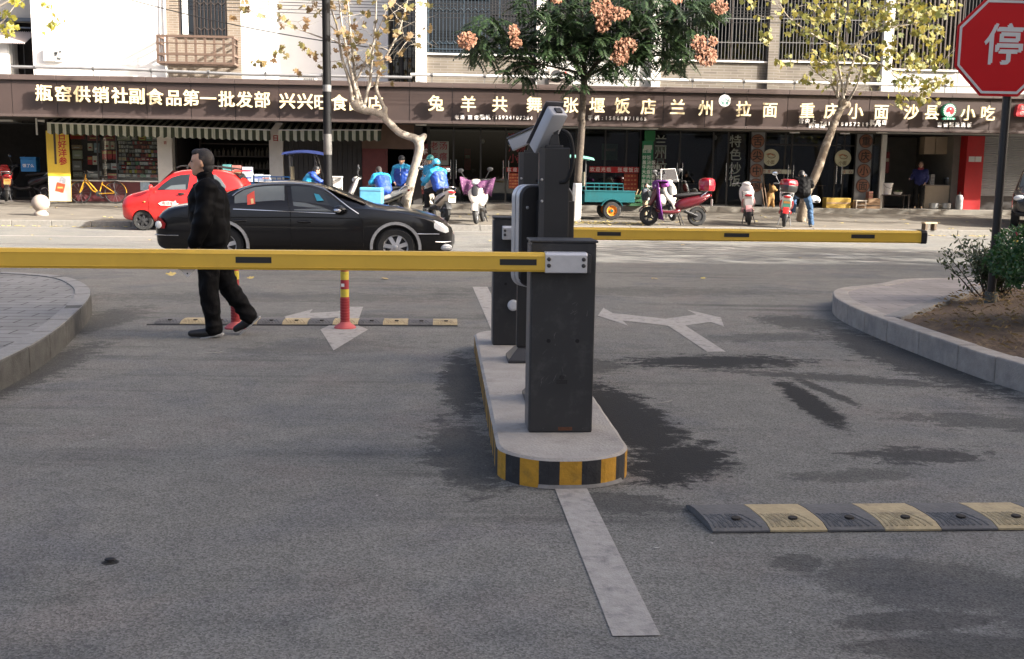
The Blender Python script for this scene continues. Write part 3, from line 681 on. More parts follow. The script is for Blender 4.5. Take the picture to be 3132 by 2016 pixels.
DW = 36.4      # white house wall
DB = 34.45     # brick flats wall
def sx(px, d, py=150): return PX(px, py, d)[0]
def zy(py, d, px=1566): return PX(px, py, d)[1]

def window(parent, x0, x1, z0, z1, y, frame, glass, nm=2, curtain=None, transom=None, sill=True):
    """recessed window in the parent's frame; y is the wall face"""
    f = MB(); t = .055
    f.box(x0, x1, y + .05, y + .12, z0, z0 + t); f.box(x0, x1, y + .05, y + .12, z1 - t, z1)
    for k in range(nm + 1):
        x = x0 + (x1 - x0 - t) * k / nm; f.box(x, x + t, y + .052, y + .118, z0 + t, z1 - t)
    if transom: f.box(x0 + t, x1 - t, y + .054, y + .116, transom, transom + t)
    w = f.build('window', frame, parent)
    p = MB(); p.box(x0 + t, x1 - t, y + .08, y + .086, z0 + t, z1 - t); p.build('pane', glass, w)
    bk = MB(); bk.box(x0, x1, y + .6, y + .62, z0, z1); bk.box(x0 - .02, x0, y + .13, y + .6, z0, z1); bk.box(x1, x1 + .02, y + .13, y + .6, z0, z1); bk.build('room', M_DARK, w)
    if curtain:
        for a, c in curtain[1]:
            q = MB(); n = 22; pts = [(x0 + (x1 - x0) * (a + (c - a) * k / n), y + .26 + .02 * math.sin(k * 2.3)) for k in range(n + 1)]
            q.add([(x, yy, z) for x, yy in pts for z in (z0 + .05, z1)], [(2 * k, 2 * k + 2, 2 * k + 3, 2 * k + 1) for k in range(n)]); q.build('curtain', curtain[0], w)
    if sill:
        q = MB(); q.box(x0 - .05, x1 + .05, y - .06, y + .05, z0 - .05, z0); q.build('sill', M_PILW, w)
    return w
def grille(parent, x0, x1, z0, z1, y, m, step=.125, rails=(.3, .75), wave=None, r=.009):
    g = MB(); n = round((x1 - x0) / step)
    for k in range(n + 1):
        x = x0 + (x1 - x0) * k / n; g.cbox((x, y, (z0 + z1) / 2), (2 * r, 2 * r, z1 - z0))
    for q in rails:
        z = z0 + q; g.box(x0, x1, y - r * 1.2, y + r * 1.2, z - r * 1.6, z + r * 1.6)
    if wave:
        for z in wave:
            for k in range(n):
                xa = x0 + (x1 - x0) * k / n; xb = x0 + (x1 - x0) * (k + 1) / n; sgn = 1 if k % 2 else -1
                g.tube([(xa, y - .02, z + .05 * sgn), (xb, y - .02, z - .05 * sgn)], r * 1.2, 4)
    return g.build('security_grille', m, parent)

# ---- white house, upper left
wh = thing('white_house', 'white rendered house wall above the left shops with a narrow brick bay and caged window', 'house', -9, DW, 3.1)
def W(px, py=120): s, z = PX(px, py, DW); return s + 9, z - 3.1
xa = W(98)[0]; xb1, xb2 = W(513)[0], W(738)[0]; xc = W(1187)[0]; TOP = 8.2
b = MB(); b.box(xa, xb1, 0, .3, -.1, TOP); b.box(xb2, xc, 0, .3, -.1, TOP); b.box(xa, xa + .3, .3, 7, -.1, TOP); b.box(xc - .3, xc, .3, 5, -.1, TOP); b.build('wall', M_STUC, wh)
wz = W(620, 112)[1]; wx0, wx1 = W(548)[0], W(697)[0]
b = MB(); b.box(xb1 - .001, wx0, -.05, .25, -.1, TOP - .01); b.box(wx1, xb2 + .001, -.05, .25, -.1, TOP - .01); b.box(wx0, wx1, -.049, .25, -.1, wz); b.build('brick_bay', M_BRK2, wh)
wd = window(wh, wx0, wx1, wz, TOP - .6, -.05, M_FRM, M_GL, 3, (M_TEALC, [(.48, .98)]))
b = MB(); b.box(wx0 + .12, wx0 + .30, .0, .03, wz + .06, TOP - .7); b.build('open_sash', M_PILW, wd)
grille(wd, wx0 + .5, wx1 - .06, wz + .05, TOP - .7, -.02, M_FRM, .11, (1.3,), (W(600, 10)[1], W(600, 88)[1]))
# railed balcony cage under the window
M_RAIL = mk('brown_rail', (.115, .075, .055), rough=.6, var=.15)
gx0, gx1 = PX(483, 150, DW - .75)[0] + 9, PX(714, 150, DW - .75)[0] + 9
gz0, gz1 = PX(600, 193, DW - .75)[1] - 3.1, PX(600, 112, DW - .75)[1] - 3.1
b = MB(); t = .035
def rail(xA, yA, xB, yB):
    for z in (gz0, gz0 + .27, gz0 + .62, gz1):
        b.cbox(((xA + xB) / 2, (yA + yB) / 2, z), (abs(xB - xA) + 2 * t, abs(yB - yA) + 2 * t, 2 * t if z != gz0 + .62 else t))
    L_ = math.hypot(xB - xA, yB - yA); n = max(2, round(L_ / .29))
    for k in range(n + 1):
        f = k / n; w_ = .04 if L_ > 1 else .025
        b.cbox((xA + (xB - xA) * f, yA + (yB - yA) * f - .001, (gz0 + gz1) / 2), (.075 if L_ > 1 else w_, w_, gz1 - gz0))
rail(gx0, -.78, gx1, -.78); rail(gx0, -.72, gx0, -.06); rail(gx1, -.72, gx1, -.06)
for k in range(5): b.box(gx0, gx1, -.7 + k * .15, -.66 + k * .15, gz0 - .02, gz0 + .005)
b.build('balcony_cage', M_RAIL, wh)
b = MB(); x, z = W(165, 170); b.box(x - .30, x + .02, -.14, .0, z - .19, z + .21); b.box(x + .05, x + .32, -.13, .0, z - .2, z + .2); mbx = b.build('meter_box', M_PILW, wh, bevel=.01)
b = MB(); b.box(x - .27, x - .01, -.145, -.14, z - .15, z + .17); b.build('cover', mk('cover_grey', (.36, .37, .37), rough=.6), mbx)
for k, (zz, xx) in enumerate(((.1, .13), (.02, .2), (-.08, .14), (-.1, .25))):
    pass
b = MB()
for k in range(7): b.cbox((x + .1 + .17 * R.random(), -.135, z - .13 + .26 * R.random()), (.06, .02, .07), roty(R.random()))
b.build('meter', mk('meter_dark', (.08, .085, .09), rough=.4), mbx)
b = MB(); x = W(505)[0]; b.tube([(x, -.05, -.1), (x + .03, -.05, TOP)], .035, 8); b.tube([(x - .16, -.03, 2.0), (x - .03, -.03, TOP)], .015, 6); b.build('downpipe', M_STUC, wh)
b = MB(); x, z = W(1150, 192); b.tube([(x - .9, -.04, z - .22), (x + .3, -.06, z + .06), (x + .42, -.1, z + .05)], .05, 8); b.build('waste_pipe', mk('pipe_grey', (.45, .43, .4), rough=.6), wh, smooth=50)

# ---- dark stair recess between the houses
st = thing('stair_tower', 'dark barred stairwell slot between the white house and the brick flats', 'building', -3.6, 37.3, 3.1)
xs0, xs1 = PX(1180, 100, 37.3)[0] + 3.6, PX(1285, 100, 37.3)[0] + 3.6
b = MB(); b.box(xs0 - .2, xs1 + .3, 1.2, 1.4, -.1, 8); b.box(xs0 - .2, xs1 + .3, 0, .15, -.1, 1.15); b.build('wall', M_DARK, st)
b = MB(); b.box(xs0, xs1, .3, .31, 1.2, 8); b.build('pane', M_GLD, st)
grille(st, xs0, xs1, 1.15, 8, .08, M_BAR, .14, (0.02, 1.6, 3.2)); b = MB(); b.box((xs0 + xs1) / 2 - .1, (xs0 + xs1) / 2 - .02, .04, .12, 1.15, 8); b.box(xs0 + .12, xs0 + .22, .04, .12, 1.15, 8); b.build('frame', M_FRM, st)

# ---- brick flats, upper right
bf = thing('brick_flats', 'buff brick block of flats with white pillars and barred windows above the noodle shops', 'building', 5, DB, 3.1)
def B_(px, py=120): s, z = PX(px, py, DB); return s - 5, z - 3.1
pil = [(1271, 1305), (1639, 1667), (1992, 2020), (2698, 2727)]
b_ = []
for p0, p1 in pil:
    b = MB(); b.box(B_(p0)[0], B_(p1)[0], -.16, .1, -.1, TOP); b.build('pillar', M_PILW, bf, bevel=.01)
b = MB(); b.box(B_(2349)[0], B_(2379)[0], -.14, .1, -.1, TOP); b.build('brick_pier', M_BRK, bf)
spans = [(1304, 1640, 166), (1667, 1992, 176), (2019, 2350, 185), (2378, 2699, 189), (2726, 2935, 213), (2940, 3260, 215)]
wl = []
for i, (p0, p1, yb) in enumerate(spans):
    x0, x1 = B_(p0)[0], B_(p1)[0]; z0 = B_((p0 + p1) / 2, yb)[1]
    b = MB(); b.box(x0 - .02, x1 + .02, 0, .2, -.1, z0 - .051)
    if i in (1, 4, 5): b.build('panel_wall', mk('grey_panel', (.42, .42, .40), rough=.8, var=.1, wear=(.3, .29, .27)), bf)
    else: b.build('brick_wall', M_BRK, bf)
b = MB(); x0 = B_(1268)[0]; b.box(x0, 14, .7, .9, -.1, TOP); b.box(x0, x0 + .2, .2, 6, -.1, TOP); b.box(x0, 14, -.1, .9, TOP, TOP + .3); b.build('rear_wall', M_DARK, bf)
for i, (p0, p1, yb) in enumerate(spans):
    x0, x1 = B_(p0)[0] + .02, B_(p1)[0] - .02; z0 = B_((p0 + p1) / 2, yb)[1]
    cur = {0: (M_CURT2, [(.02, .42)]), 2: (M_CURT, [(.3, .7)]), 3: (M_CURT, [(.1, .3), (.75, .95)]), 4: (mk('curtain_brown', (.30, .24, .2), rough=.9, var=.2, scale=6), [(.02, .98)]), 5: (M_CURT2, [(.1, .6)])}.get(i)
    w = window(bf, x0, x1, z0, TOP - .5, -.02, M_FRB if i == 0 else M_FRM, M_GLD if i != 4 else M_GLS, 3, cur, z0 + 1.75 if i == 0 else None)
    if i == 0:
        xm = B_(1495)[0]
        grille(w, x0 + .06, xm, z0 + .03, TOP - .6, -.05, M_FRB, .115, (.1, .28, 1.65, 1.95), (z0 + .33, z0 + 1.35, z0 + 1.72, z0 + 2.15))
        grille(w, xm + .1, x1 - .02, z0 + .03, TOP - .6, -.06, M_BAR, .10, (.2, 1.2))
    elif i == 4:
        q = MB(); n = 15
        for k in range(n + 1): q.box(x0 + (x1 - x0 - .06) * k / n, x0 + (x1 - x0 - .06) * k / n + .045, -.06, -.03, z0, TOP - .6)
        q.build('security_grille', M_FRM, w)
    else:
        grille(w, x0 + .03, x1 - .03, z0 + .02, TOP - .6, -.06, M_BARL if i in (2, 3) else M_BAR, .115, (.55, 1.3))
b = MB(); xa_, xb_ = B_(1676, 220)[0], B_(1738, 220)[0]; z = B_(1700, 222)[1]
b.box(xa_, xb_ + .15, -.12, .0, z - .45, z - .40); b.build('shelf', M_PILW, bf)
ac = thing('air_conditioner', 'grey outdoor air conditioner unit on the ledge behind the leafy tree', 'air conditioner', 5 + (xa_ + xb_) / 2, DB - .18, 3.1 + z - .4)
b = MB(); wA = xb_ - xa_; b.box(-wA / 2, wA / 2, -.15, .15, .0, .5); b.build('casing', mk('ac_case', (.36, .32, .29), rough=.6), ac, bevel=.012)
b = MB(); b.lathe([(0, -.165), (.05, -.165), (.05, -.158), (.19, -.156), (.2, -.15)], (-.08, 0, .25), 24, 'y'); b.build('fan_grille', M_BAR, ac)
b = MB(); b.prism([(.17, .33), (.25, .33), (.21, .42)], -.153, -.15); b.build('warning_mark', mk('mark_red', (.4, .03, .02), rough=.6), ac)

# ---- grey house, far left, with a lean-to canopy
gh = thing('grey_house', 'grey tiled house at the left edge with a ribbed metal canopy over a dark window', 'house', -17, 37.2, 3.1)
def Gh(px, py): s, z = PX(px, py, 37.2); return s + 17, z - 3.1
x0, x1 = -8, Gh(106, 100)[0]
b = MB(); b.box(x0, Gh(40, 100)[0], 0, .3, -.1, Gh(40, 58)[1]); b.box(x0, x1 + .5, 0, .3, Gh(40, 66)[1], TOP); b.build('wall', mk('grey_tile', (.36, .35, .33), rough=.8, var=.1), gh)
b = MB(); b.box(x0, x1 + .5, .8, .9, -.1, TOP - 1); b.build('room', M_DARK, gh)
za, zb = Gh(60, 98)[1], Gh(60, 140)[1]; b = MB(); xl, xr = Gh(0, 100)[0], Gh(97, 100)[0]; n = 30
vs_ = []
for k in range(n + 1):
    x = xl + (xr - xl) * k / n; e = .03 * (k % 2); vs_ += [(x + .15, -.02, za + e), (x, -.7, zb + e), (x, -.7, zb + e - .02), (x + .15, -.02, za + e - .02)]
b.add(vs_, [(4 * k + j, 4 * k + 4 + j, 4 * k + 4 + (j + 1) % 4, 4 * k + (j + 1) % 4) for k in range(n) for j in range(4)]); b.build('canopy', mk('ribbed_metal', (.33, .29, .28), rough=.5, var=.12), gh)
b = MB(); b.box(Gh(6, 170)[0], Gh(40, 170)[0], -.45, -.4, -.1, Gh(20, 136)[1]); b.box(Gh(40, 170)[0], Gh(44, 170)[0], -.42, .0, -.1, Gh(40, 136)[1]); b.build('side_panel', mk('panel_white', (.58, .58, .56), rough=.7), gh)
b = MB(); b.box(x0, x1 + .3, -.12, 0, Gh(40, 66)[1], Gh(40, 55)[1]); b.tube([(xl, -.14, Gh(30, 85)[1]), (x1 + .3, -.14, Gh(90, 88)[1])], .03, 6); b.build('ledge', mk('ledge_slate', (.07, .09, .12), rough=.6), gh)
grille(gh, Gh(44, 170)[0], x1, -.1, Gh(60, 140)[1] + .2, -.1, M_BAR, .3, (.9,))

# ---- tall block behind this side of the street; its shade covers the forecourt
ab = thing('apartment_block', 'tall grey apartment block standing behind the gate and casting shade over the forecourt', 'building', 58, -15, 0)
b = MB(); hh = 22.7; b.box(-50.5, 62, 0, 14, 0, hh); b.build('wall', mk('block_render', (.30, .29, .28), rough=.9, var=.1, scale=.6), ab)
b = MB()
for fl in range(1, 7):
    for k in range(28): b.box(-48.5 + k * 3.9, -46.6 + k * 3.9, 13.96, 14.02, fl * 3.1 + 1, fl * 3.1 + 2.6)
b.build('window', M_GLD, ab)
# ------------------------------------------------------------------ row of ground floor shops
D0 = 35.5
def Q(px, py=520): s, z = PX(px, py, D0); return s, z
def qx(px): return PX(px, 520, D0)[0]
sh = thing('shop_row', 'long single storey row of open fronted shops under the brown sign band', 'building', 0, D0, 0)
FZ = .42
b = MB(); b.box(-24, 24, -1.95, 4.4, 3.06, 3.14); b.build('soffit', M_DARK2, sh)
b = MB(); b.box(-24, 24, -1.5, 5, 4.0, 4.1); b.build('roof', mk('roof_felt', (.2, .19, .18), rough=.9), sh)
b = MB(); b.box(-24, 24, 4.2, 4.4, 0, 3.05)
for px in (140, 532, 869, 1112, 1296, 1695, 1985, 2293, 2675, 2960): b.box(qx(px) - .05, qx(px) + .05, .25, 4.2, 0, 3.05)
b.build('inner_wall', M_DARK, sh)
b = MB(); b.box(-24, .19, 0.02, 4.2, 0, FZ); b.box(.2, 24, .02, 4.2, 0, .505); b.build('floor', M_FLOOR, sh)
M_POSTW = mk('shop_pillar', (.62, .585, .53), rough=.8, var=.08, scale=3, wear=(.4, .36, .3), wscale=3, wamt=.4)
for p0, p1 in ((486, 531), (826, 868)):
    b = MB(); b.box(qx(p0), qx(p1), -.12, .3, .3, 3.055); b.build('pillar', M_POSTW, sh, bevel=.01)
b = MB(); x, z = Q(845, 423); b.text('日', x, z, .2, -.125, .004, .03); x, z = Q(508, 437); b.text('百', x, z, .1, -.125, .004, .02); b.build('pillar_lettering', mk('letter_red', (.36, .03, .025), rough=.6), sh)
# dark plank wall and red door between the grocer and the noodle shops
b = MB(); x0, x1 = qx(869), qx(1108)
for k in range(16): b.box(x0 + (x1 - x0) * k / 16, x0 + (x1 - x0) * (k + 1) / 16 - .012, .0, .05, .3, 3.055)
b.build('shutter_boards', mk('dark_boards', (.034, .031, .029), rough=.7, var=.25, scale=4), sh)
b = MB(); x0, x1 = qx(1108), qx(1186); z1 = Q(1150, 455)[1]; b.box(x0 + .005, x1, -.04, .02, .35, z1); b.box(x0 + .06, x1 - .06, -.055, -.04, .5, 1.3); b.box(x0 + .06, x1 - .06, -.055, -.04, 1.42, z1 - .08); dr = b.build('door', mk('red_door', (.13, .022, .018), rough=.5, var=.2, scale=5), sh, bevel=.006)
b = MB(); b.lathe([(0, -.11), (.03, -.1), (.03, -.08), (.012, -.07), (.012, -.05)], (x1 - .1, 0, 1.36), 12, 'y'); b.build('handle', M_DKM, dr)
b = MB(); b.box(qx(1108), qx(1266), -.03, .1, z1 + .002, 3.055); b.build('transom_panel', mk('brown_panel', (.14, .085, .06), rough=.6, var=.2, scale=3), sh)
b = MB(); b.box(qx(1264), qx(1292), -.02, .2, .3, 3.055); b.box(qx(1306), qx(1312), -.02, .2, .3, 3.055); b.build('pillar', M_DARK2, sh)

# ---- noodle shop fronts: glass with thin frames
M_FR2 = mk('shop_frame', (.045, .042, .04), rough=.4, metal=.3, var=.1)
M_STEEL = mk('steel_handle', (.6, .6, .58), rough=.25, metal=.9, var=.05)
def front(px0, px1, cuts, zb=.5, head=None, m=M_FR2):
    x0, x1 = qx(px0), qx(px1); f = MB(); t = .05
    f.box(x0, x1, .03, .09, zb, zb + t); f.box(x0, x1, .03, .09, 3.0, 3.055)
    if head: f.box(x0, x1, .032, .088, head, head + t)
    for px in [px0] + cuts + [px1]: f.box(qx(px) - t / 2, qx(px) + t / 2, .028, .092, zb + t, 3.0)
    w = f.build('shop_window', m, sh)
    q = MB(); q.box(x0 + .03, x1 - .03, .055, .063, zb + t, 3.0); q.build('pane', M_GLS, w); return w
def handle(w, px, y0, y1):
    q = MB()
    for dx in (-.09, .09):
        x = qx(px) + dx; za, zb_ = Q(px, y1)[1], Q(px, y0)[1]; q.tube([(x, -.06, za), (x, -.06, zb_)], .014, 8)
        for z in (za + .12, zb_ - .12): q.tube([(x, -.06, z), (x, .05, z)], .009, 6)
    q.build('door_handle', M_STEEL, w)
w1 = front(1312, 1692, [1387, 1470, 1547, 1620], .5); handle(w1, 1387, 489, 546); handle(w1, 1547, 491, 549)
w2 = front(1698, 1958, [1760, 1850, 1915], .5)
w3 = front(2000, 2290, [2078, 2180, 2226], .5); handle(w3, 2078, 498, 556); handle(w3, 2228, 500, 556)
w4 = front(2338, 2614, [2400, 2420, 2555, 2580], .5, Q(2470, 446)[1]); handle(w4, 2417, 505, 560); handle(w4, 2565, 507, 562)
w5 = front(2664, 2690, [], .5, Q(2670, 445)[1])
b = MB(); b.box(qx(2691), qx(2706), -.05, .1, .5, 3.055); b.build('door_post', mk('post_white', (.66, .64, .58), rough=.6), sh, bevel=.008)
# glass lettering
M_LR = mk('letter_dark_red', (.20, .016, .02), rough=.6); M_LG = mk('letter_grey_green', (.25, .27, .23), rough=.6); M_RB = mk('banner_red', (.38, .012, .012), rough=.6, var=.08); M_LW = mk('letter_white', (.7, .69, .64), rough=.6)
b = MB(); b.box(qx(1318), qx(1372), -.0, .02, Q(1345, 505)[1], Q(1345, 432)[1]); b.build('window_panel', mk('panel_grey', (.24, .24, .21), rough=.7), w1)
b = MB()
for c, px, py in (('老', 1328, 446), ('汤', 1356, 446), ('疙', 1328, 479), ('瘩', 1356, 479)):
    x, z = Q(px, py); b.text(c, x, z, .26, -.003, .004, .014)
for c, px, py in (('凉', 1568, 420), ('风', 1570, 450), ('小', 1569, 484), ('麻', 1594, 422), ('辣', 1594, 452), ('面', 1594, 486)):
    x, z = Q(px, py); b.text(c, x, z, .29, .025, .004, .014)
b.build('window_lettering', M_LR, w1)
b = MB()
for c, px, py in (('兰', 2022, 432), ('州', 2022, 468), ('拉', 2022, 511), ('面', 2022, 551), ('特', 2250, 432), ('色', 2250, 473), ('炒', 2249, 515), ('饭', 2247, 553)):
    x, z = Q(px, py); b.text(c, x, z, .40, .022, .004, .008)
b.build('window_lettering', M_LG, w3)
def strip(w, px0, px1, y0, y1, txt, h, mat, lm, yy=.018):
    (x0, za), (x1, zb_) = Q(px0, y1), Q(px1, y1); z1 = Q((px0 + px1) / 2, y0)[1]; z0 = Q((px0 + px1) / 2, y1)[1]
    q = MB(); q.box(x0, x1, yy, yy + .006, z0, z1); o = q.build('banner', mat, w)
    if txt:
        q = MB(); n = len(txt)
        for k, c in enumerate(txt):
            if c != ' ': q.text(c, x0 + (x1 - x0) * (k + .5) / n, (z0 + z1) / 2, h, yy - .002, .003, .012)
        q.build('lettering', lm, o)
    return o
strip(w1, 1328, 1377, 508, 524, '欢迎光临', .13, M_RB, M_LW); strip(w1, 1549, 1618, 512, 526, '欢迎光临', .13, M_RB, M_LW)
strip(w2, 1803, 1955, 510, 528, '欢迎光临 张堰饭店', .15, M_RB, M_LW)
strip(w4, 2330, 2391, 518, 531, '百度点心', .11, mk('strip_cream', (.5, .49, .38), rough=.7), M_LR, .02); strip(w4, 2573, 2611, 519, 532, '点心', .11, mk('strip_cream', (.5, .49, .38), rough=.7), M_LR, .02)
strip(w4, 2392, 2420, 519, 532, '', .1, mk('strip_cream', (.5, .49, .38), rough=.7), M_LR, .02)
# red menus pasted low on the glass
M_MENU = mk('menu_red', (.26, .028, .014), rough=.7, var=.15)
for w, px0, px1, y0, y1 in ((w1, 1556, 1590, 529, 577), (w2, 1907, 1950, 531, 596)):
    o = strip(w, px0, px1, y0, y1, '', .1, M_MENU, M_LW); q = MB()
    for r_ in range(5):
        for k in range(4):
            x, z = Q(px0 + (px1 - px0) * (k + .6) / 4.3, y0 + (y1 - y0) * (r_ + .6) / 5.2); q.cbox((x, .016, z), (.075, .003, .05 if (k + r_) % 3 else .025))
    q.build('menu_lines', mk('menu_orange', (.5, .2, .08), rough=.7), o)
# interior: tables, lamps, dim shelves (seen faintly behind the glass)
def table(s, d, z, label):
    t = thing('restaurant_table', label, 'table', s, d, z, 0, 'tables inside the noodle shops')
    q = MB(); q.box(-.55, .55, -.32, .32, .72, .75); q.build('tabletop', mk('table_wood', (.20, .10, .05), rough=.5), t)
    for sx_ in (-.48, .48):
        for sy in (-.26, .26):
            q = MB(); q.box(sx_ - .025, sx_ + .025, sy - .025, sy + .025, 0, .72); q.build('leg', mk('table_leg', (.1, .06, .04), rough=.6), t)
for i, (px, dd, lab) in enumerate(((1450, 36.8, 'dim brown table inside the soup shop behind the glass door'), (1830, 36.9, 'dim brown table inside the restaurant behind the red banner'), (2130, 36.7, 'dim brown table inside the noodle shop between its door handles'), (2470, 36.6, 'dim brown table inside the shop with the round window stickers'), (2380, 38.0, 'dim brown table farther inside the shop with the round window stickers'))):
    table(PX(px, 560, dd)[0], dd, .505, lab)
def lamp(px, py, d, label):
    s, z = PX(px, py, d); t = thing('hanging_bulb', label, 'lamp', s, d, z, 0, 'bare bulbs hanging in the shops')
    q = MB(); q.ball((0, 0, 0), (.065, .065, .085)); q.build('bulb', mk('bulb_white', (.8, .8, .78), rough=.2), t)
    q = MB(); q.tube([(0, 0, .08), (0, 0, 3.05 - z)], .008, 6); q.build('flex', M_BAR, t)
lamp(1477, 432, 36.2, 'bare white bulb hanging behind the glass of the soup shop'); lamp(2188, 421, 36.2, 'bare white bulb hanging in the noodle shop between the grey letterings')
for px, lab in ((2430, 'round white ceiling lamp left of the leaning tree trunk'), (2584, 'round white ceiling lamp right of the leaning tree trunk')):
    s, z = PX(px, 411, 34.9); t = thing('ceiling_lamp', lab, 'lamp', s, 34.9, 3.058, 0, 'round ceiling lamps under the canopy'); q = MB(); q.lathe([(0, -.09), (.16, -.085), (.17, -.02), (.17, .0)], n=24); q.build('shade', mk('bulb_white', (.8, .8, .78), rough=.2), t)
    q = MB(); q.lathe([(.18, -.018), (.18, 0)], n=24); q.build('ring', M_PILW, t)

# ---- steamed snack shop at the right: open front with counter, then red pillar and roller shutter
b = MB(); b.box(qx(2708), qx(2945), 3.2, 3.3, .5, 3.05); b.box(qx(2925), qx(2945), .3, 3.2, .5, 3.05); b.build('tiled_wall', mk('tile_wall', (.22, .20, .17), rough=.6, var=.15, scale=4), sh)
b = MB(); b.box(qx(2945), qx(2998), -.18, .3, .4, 3.055); rp = b.build('red_pillar', mk('pillar_red', (.42, .008, .010), rough=.5, var=.1, wear=(.3, .02, .02), wscale=3), sh, bevel=.01)
(x, z), (x2, _) = Q(2955, 487), Q(2993, 487); b = MB(); b.box(x, (x + x2) / 2 - .01, -.19, -.181, z - .09, z + .09); b.box((x + x2) / 2 + .01, x2, -.19, -.181, z - .09, z + .09); b.build('notice', mk('notice_white', (.6, .6, .58), rough=.7), rp)
b = MB(); x0, x1 = qx(2999), qx(3260); zb_ = Q(3050, 600)[1]; n = 34
for k in range(n):
    za = zb_ + (3.05 - zb_) * k / n; zc_ = zb_ + (3.05 - zb_) * (k + 1) / n; b.add([(x0, 0, za), (x1, 0, za), (x1, -.03, (za + zc_) / 2), (x0, -.03, (za + zc_) / 2), (x1, 0, zc_), (x0, 0, zc_)], [(0, 1, 2, 3), (3, 2, 4, 5)])
b.build('roller_shutter', mk('shutter_grey', (.36, .36, .36), rough=.5, metal=.2, var=.08), sh)
b = MB(); b.box(x0, x1, -.02, .1, .4, zb_ - .002); b.build('shutter_plinth', M_DARK2, sh)
b = MB(); b.box(qx(2855), qx(2888), .8, 1.2, Q(2860, 470)[1], 3.0); b.box(qx(2891), qx(2945), .8, 1.2, Q(2900, 470)[1], 3.0); b.build('wall_cupboard', mk('cupboard', (.42, .33, .23), rough=.5, var=.1, scale=2), sh, bevel=.008)
# white pipe in the dark left recess
b = MB(); x, z = Q(123, 388); b.tube([(x, -.3, z - .27), (x, -.3, z + .27)], .032, 8); b.build('pipe_end', mk('pipe_white', (.6, .6, .57), rough=.5), sh)

# ------------------------------------------------------------------ brown sign band with every shop's name
DF = 33.5
def Fz(px, py): return PX(px, py, DF)
M_BAND = mk('band_brown', (.058, .041, .037), rough=.38, var=.12, scale=1.5, wear=(.045, .034, .032), wscale=1.2, wamt=.5)
M_TRIM = mk('band_trim', (.085, .063, .057), rough=.4, var=.12, scale=2)
M_GOLD = mk('letter_gold', (.80, .68, .42), rough=.5, var=.05)
M_LWH = mk('letter_plain_white', (.78, .74, .70), rough=.6, var=.05)
sb = thing('shop_sign', 'long brown metal sign band with gold shop names over the whole shop row', 'sign', 0, DF, 0)
b = MB(); x = -22.4
while x < 22:
    b.box(x + .010, x + 1.326, 0, .45, 3.06, 4.10); x += 1.336
b.build('panel', M_BAND, sb)
b = MB(); b.box(-22.4, 22.4, .02, .4, 3.07, 4.09); b.build('backing', M_BAR, sb)
for nm, ya, za, zb_ in (('top_trim', -.10, 4.115, 4.27), ('bottom_trim', -.04, 3.02, 3.10)):
    b = MB(); x = -22.4
    while x < 22: b.box(x + .004, x + 1.332, ya, .45, za, zb_); x += 1.336
    b.build(nm, M_TRIM, sb, bevel=.008)
b = MB(); b.box(-22.4, 22.4, .02, .45, 4.10, 4.115); b.build('groove', M_BAR, sb)
HL = .47
def letters(rows, name='lettering', h=HL, m=M_GOLD, y=-.20, dep=.07, bold=.017):
    q = MB()
    for c, px, py in rows:
        s, z = PX(px, py, DF + y); q.text(c, s, z, h, y, dep, bold)
    return q.build(name, m, sb)
zA = lambda t, o=0, k=2.991: [(c, o + x / k, y / k) for c, x, y in t]
letters(zA([('瓶', 400, 850), ('窑', 578, 858), ('供', 750, 862), ('销', 922, 868), ('社', 1098, 875), ('副', 1253, 880), ('食', 1418, 887), ('品', 1588, 895), ('第', 1748, 897), ('一', 1903, 902), ('批', 2073, 908), ('发', 2237, 912)]) + zA([('部', 305, 912)], 700))
letters(zA([('兴', 535, 922), ('兴', 698, 927), ('旺', 850, 935), ('食', 1010, 940), ('品', 1170, 942), ('店', 1340, 947)], 700))
letters(zA([('兔', 1895, 945)], 700) + zA([('羊', 87, 845), ('共', 342, 848), ('舞', 622, 850)], 1400, 2.659))
letters(zA([('张', 917, 855), ('堰', 1133, 858), ('饭', 1337, 860), ('店', 1550, 868)], 1400, 2.659))
letters(zA([('兰', 1787, 873), ('州', 2018, 880)], 1400, 2.659) + zA([('拉', 65, 905), ('面', 283, 912)], 2250, 2.713))
letters(zA([('重', 592, 918), ('庆', 795, 922), ('小', 995, 925), ('面', 1207, 928)], 2250, 2.713))
letters(zA([('沙', 1455, 930), ('县', 1625, 932), ('小', 1925, 938), ('吃', 2090, 940)], 2250, 2.713))
def small(txt, cx, cy, o, k, h, y=-.03, sp=None):
    q = MB(); n = len(txt); sp = sp or h * 1.0
    x = 0; xs = []
    for c in txt:
        w_ = sp if ord(c) > 0x2000 else sp * .58
        xs.append(x + w_ / 2); x += w_
    s, z = PX(o + cx / k, cy / k, DF)
    for c, a in zip(txt, xs):
        if c != ' ': q.text(c, s + a - x / 2, z, h if ord(c) > 0x2000 else h * .98, y, .02, .03)
    q.build('small_lettering', M_LWH, sb)
small('老汤', 2110, 1072, 700, 2.991, .13, sp=.17); small('面疙瘩', 2265, 1075, 700, 2.991, .13, sp=.2)
small('手机:15924107284', 392, 956, 1400, 2.659, .15, sp=.19); small('手机:15868871865', 1295, 962, 1400, 2.659, .15, sp=.215)
small('舌尖上', 592, 1005, 2250, 2.713, .15, sp=.2); small('的美味', 672, 1047, 2250, 2.713, .15, sp=.19); small('TEL:18857219998', 950, 1030, 2250, 2.713, .15, sp=.235); small('瓶窑店', 1180, 1016, 2250, 2.713, .15, sp=.2)
small('套餐饭', 1738, 1035, 2250, 2.713, .15, sp=.2); small('盖浇饭', 1885, 1036, 2250, 2.713, .15, sp=.2)
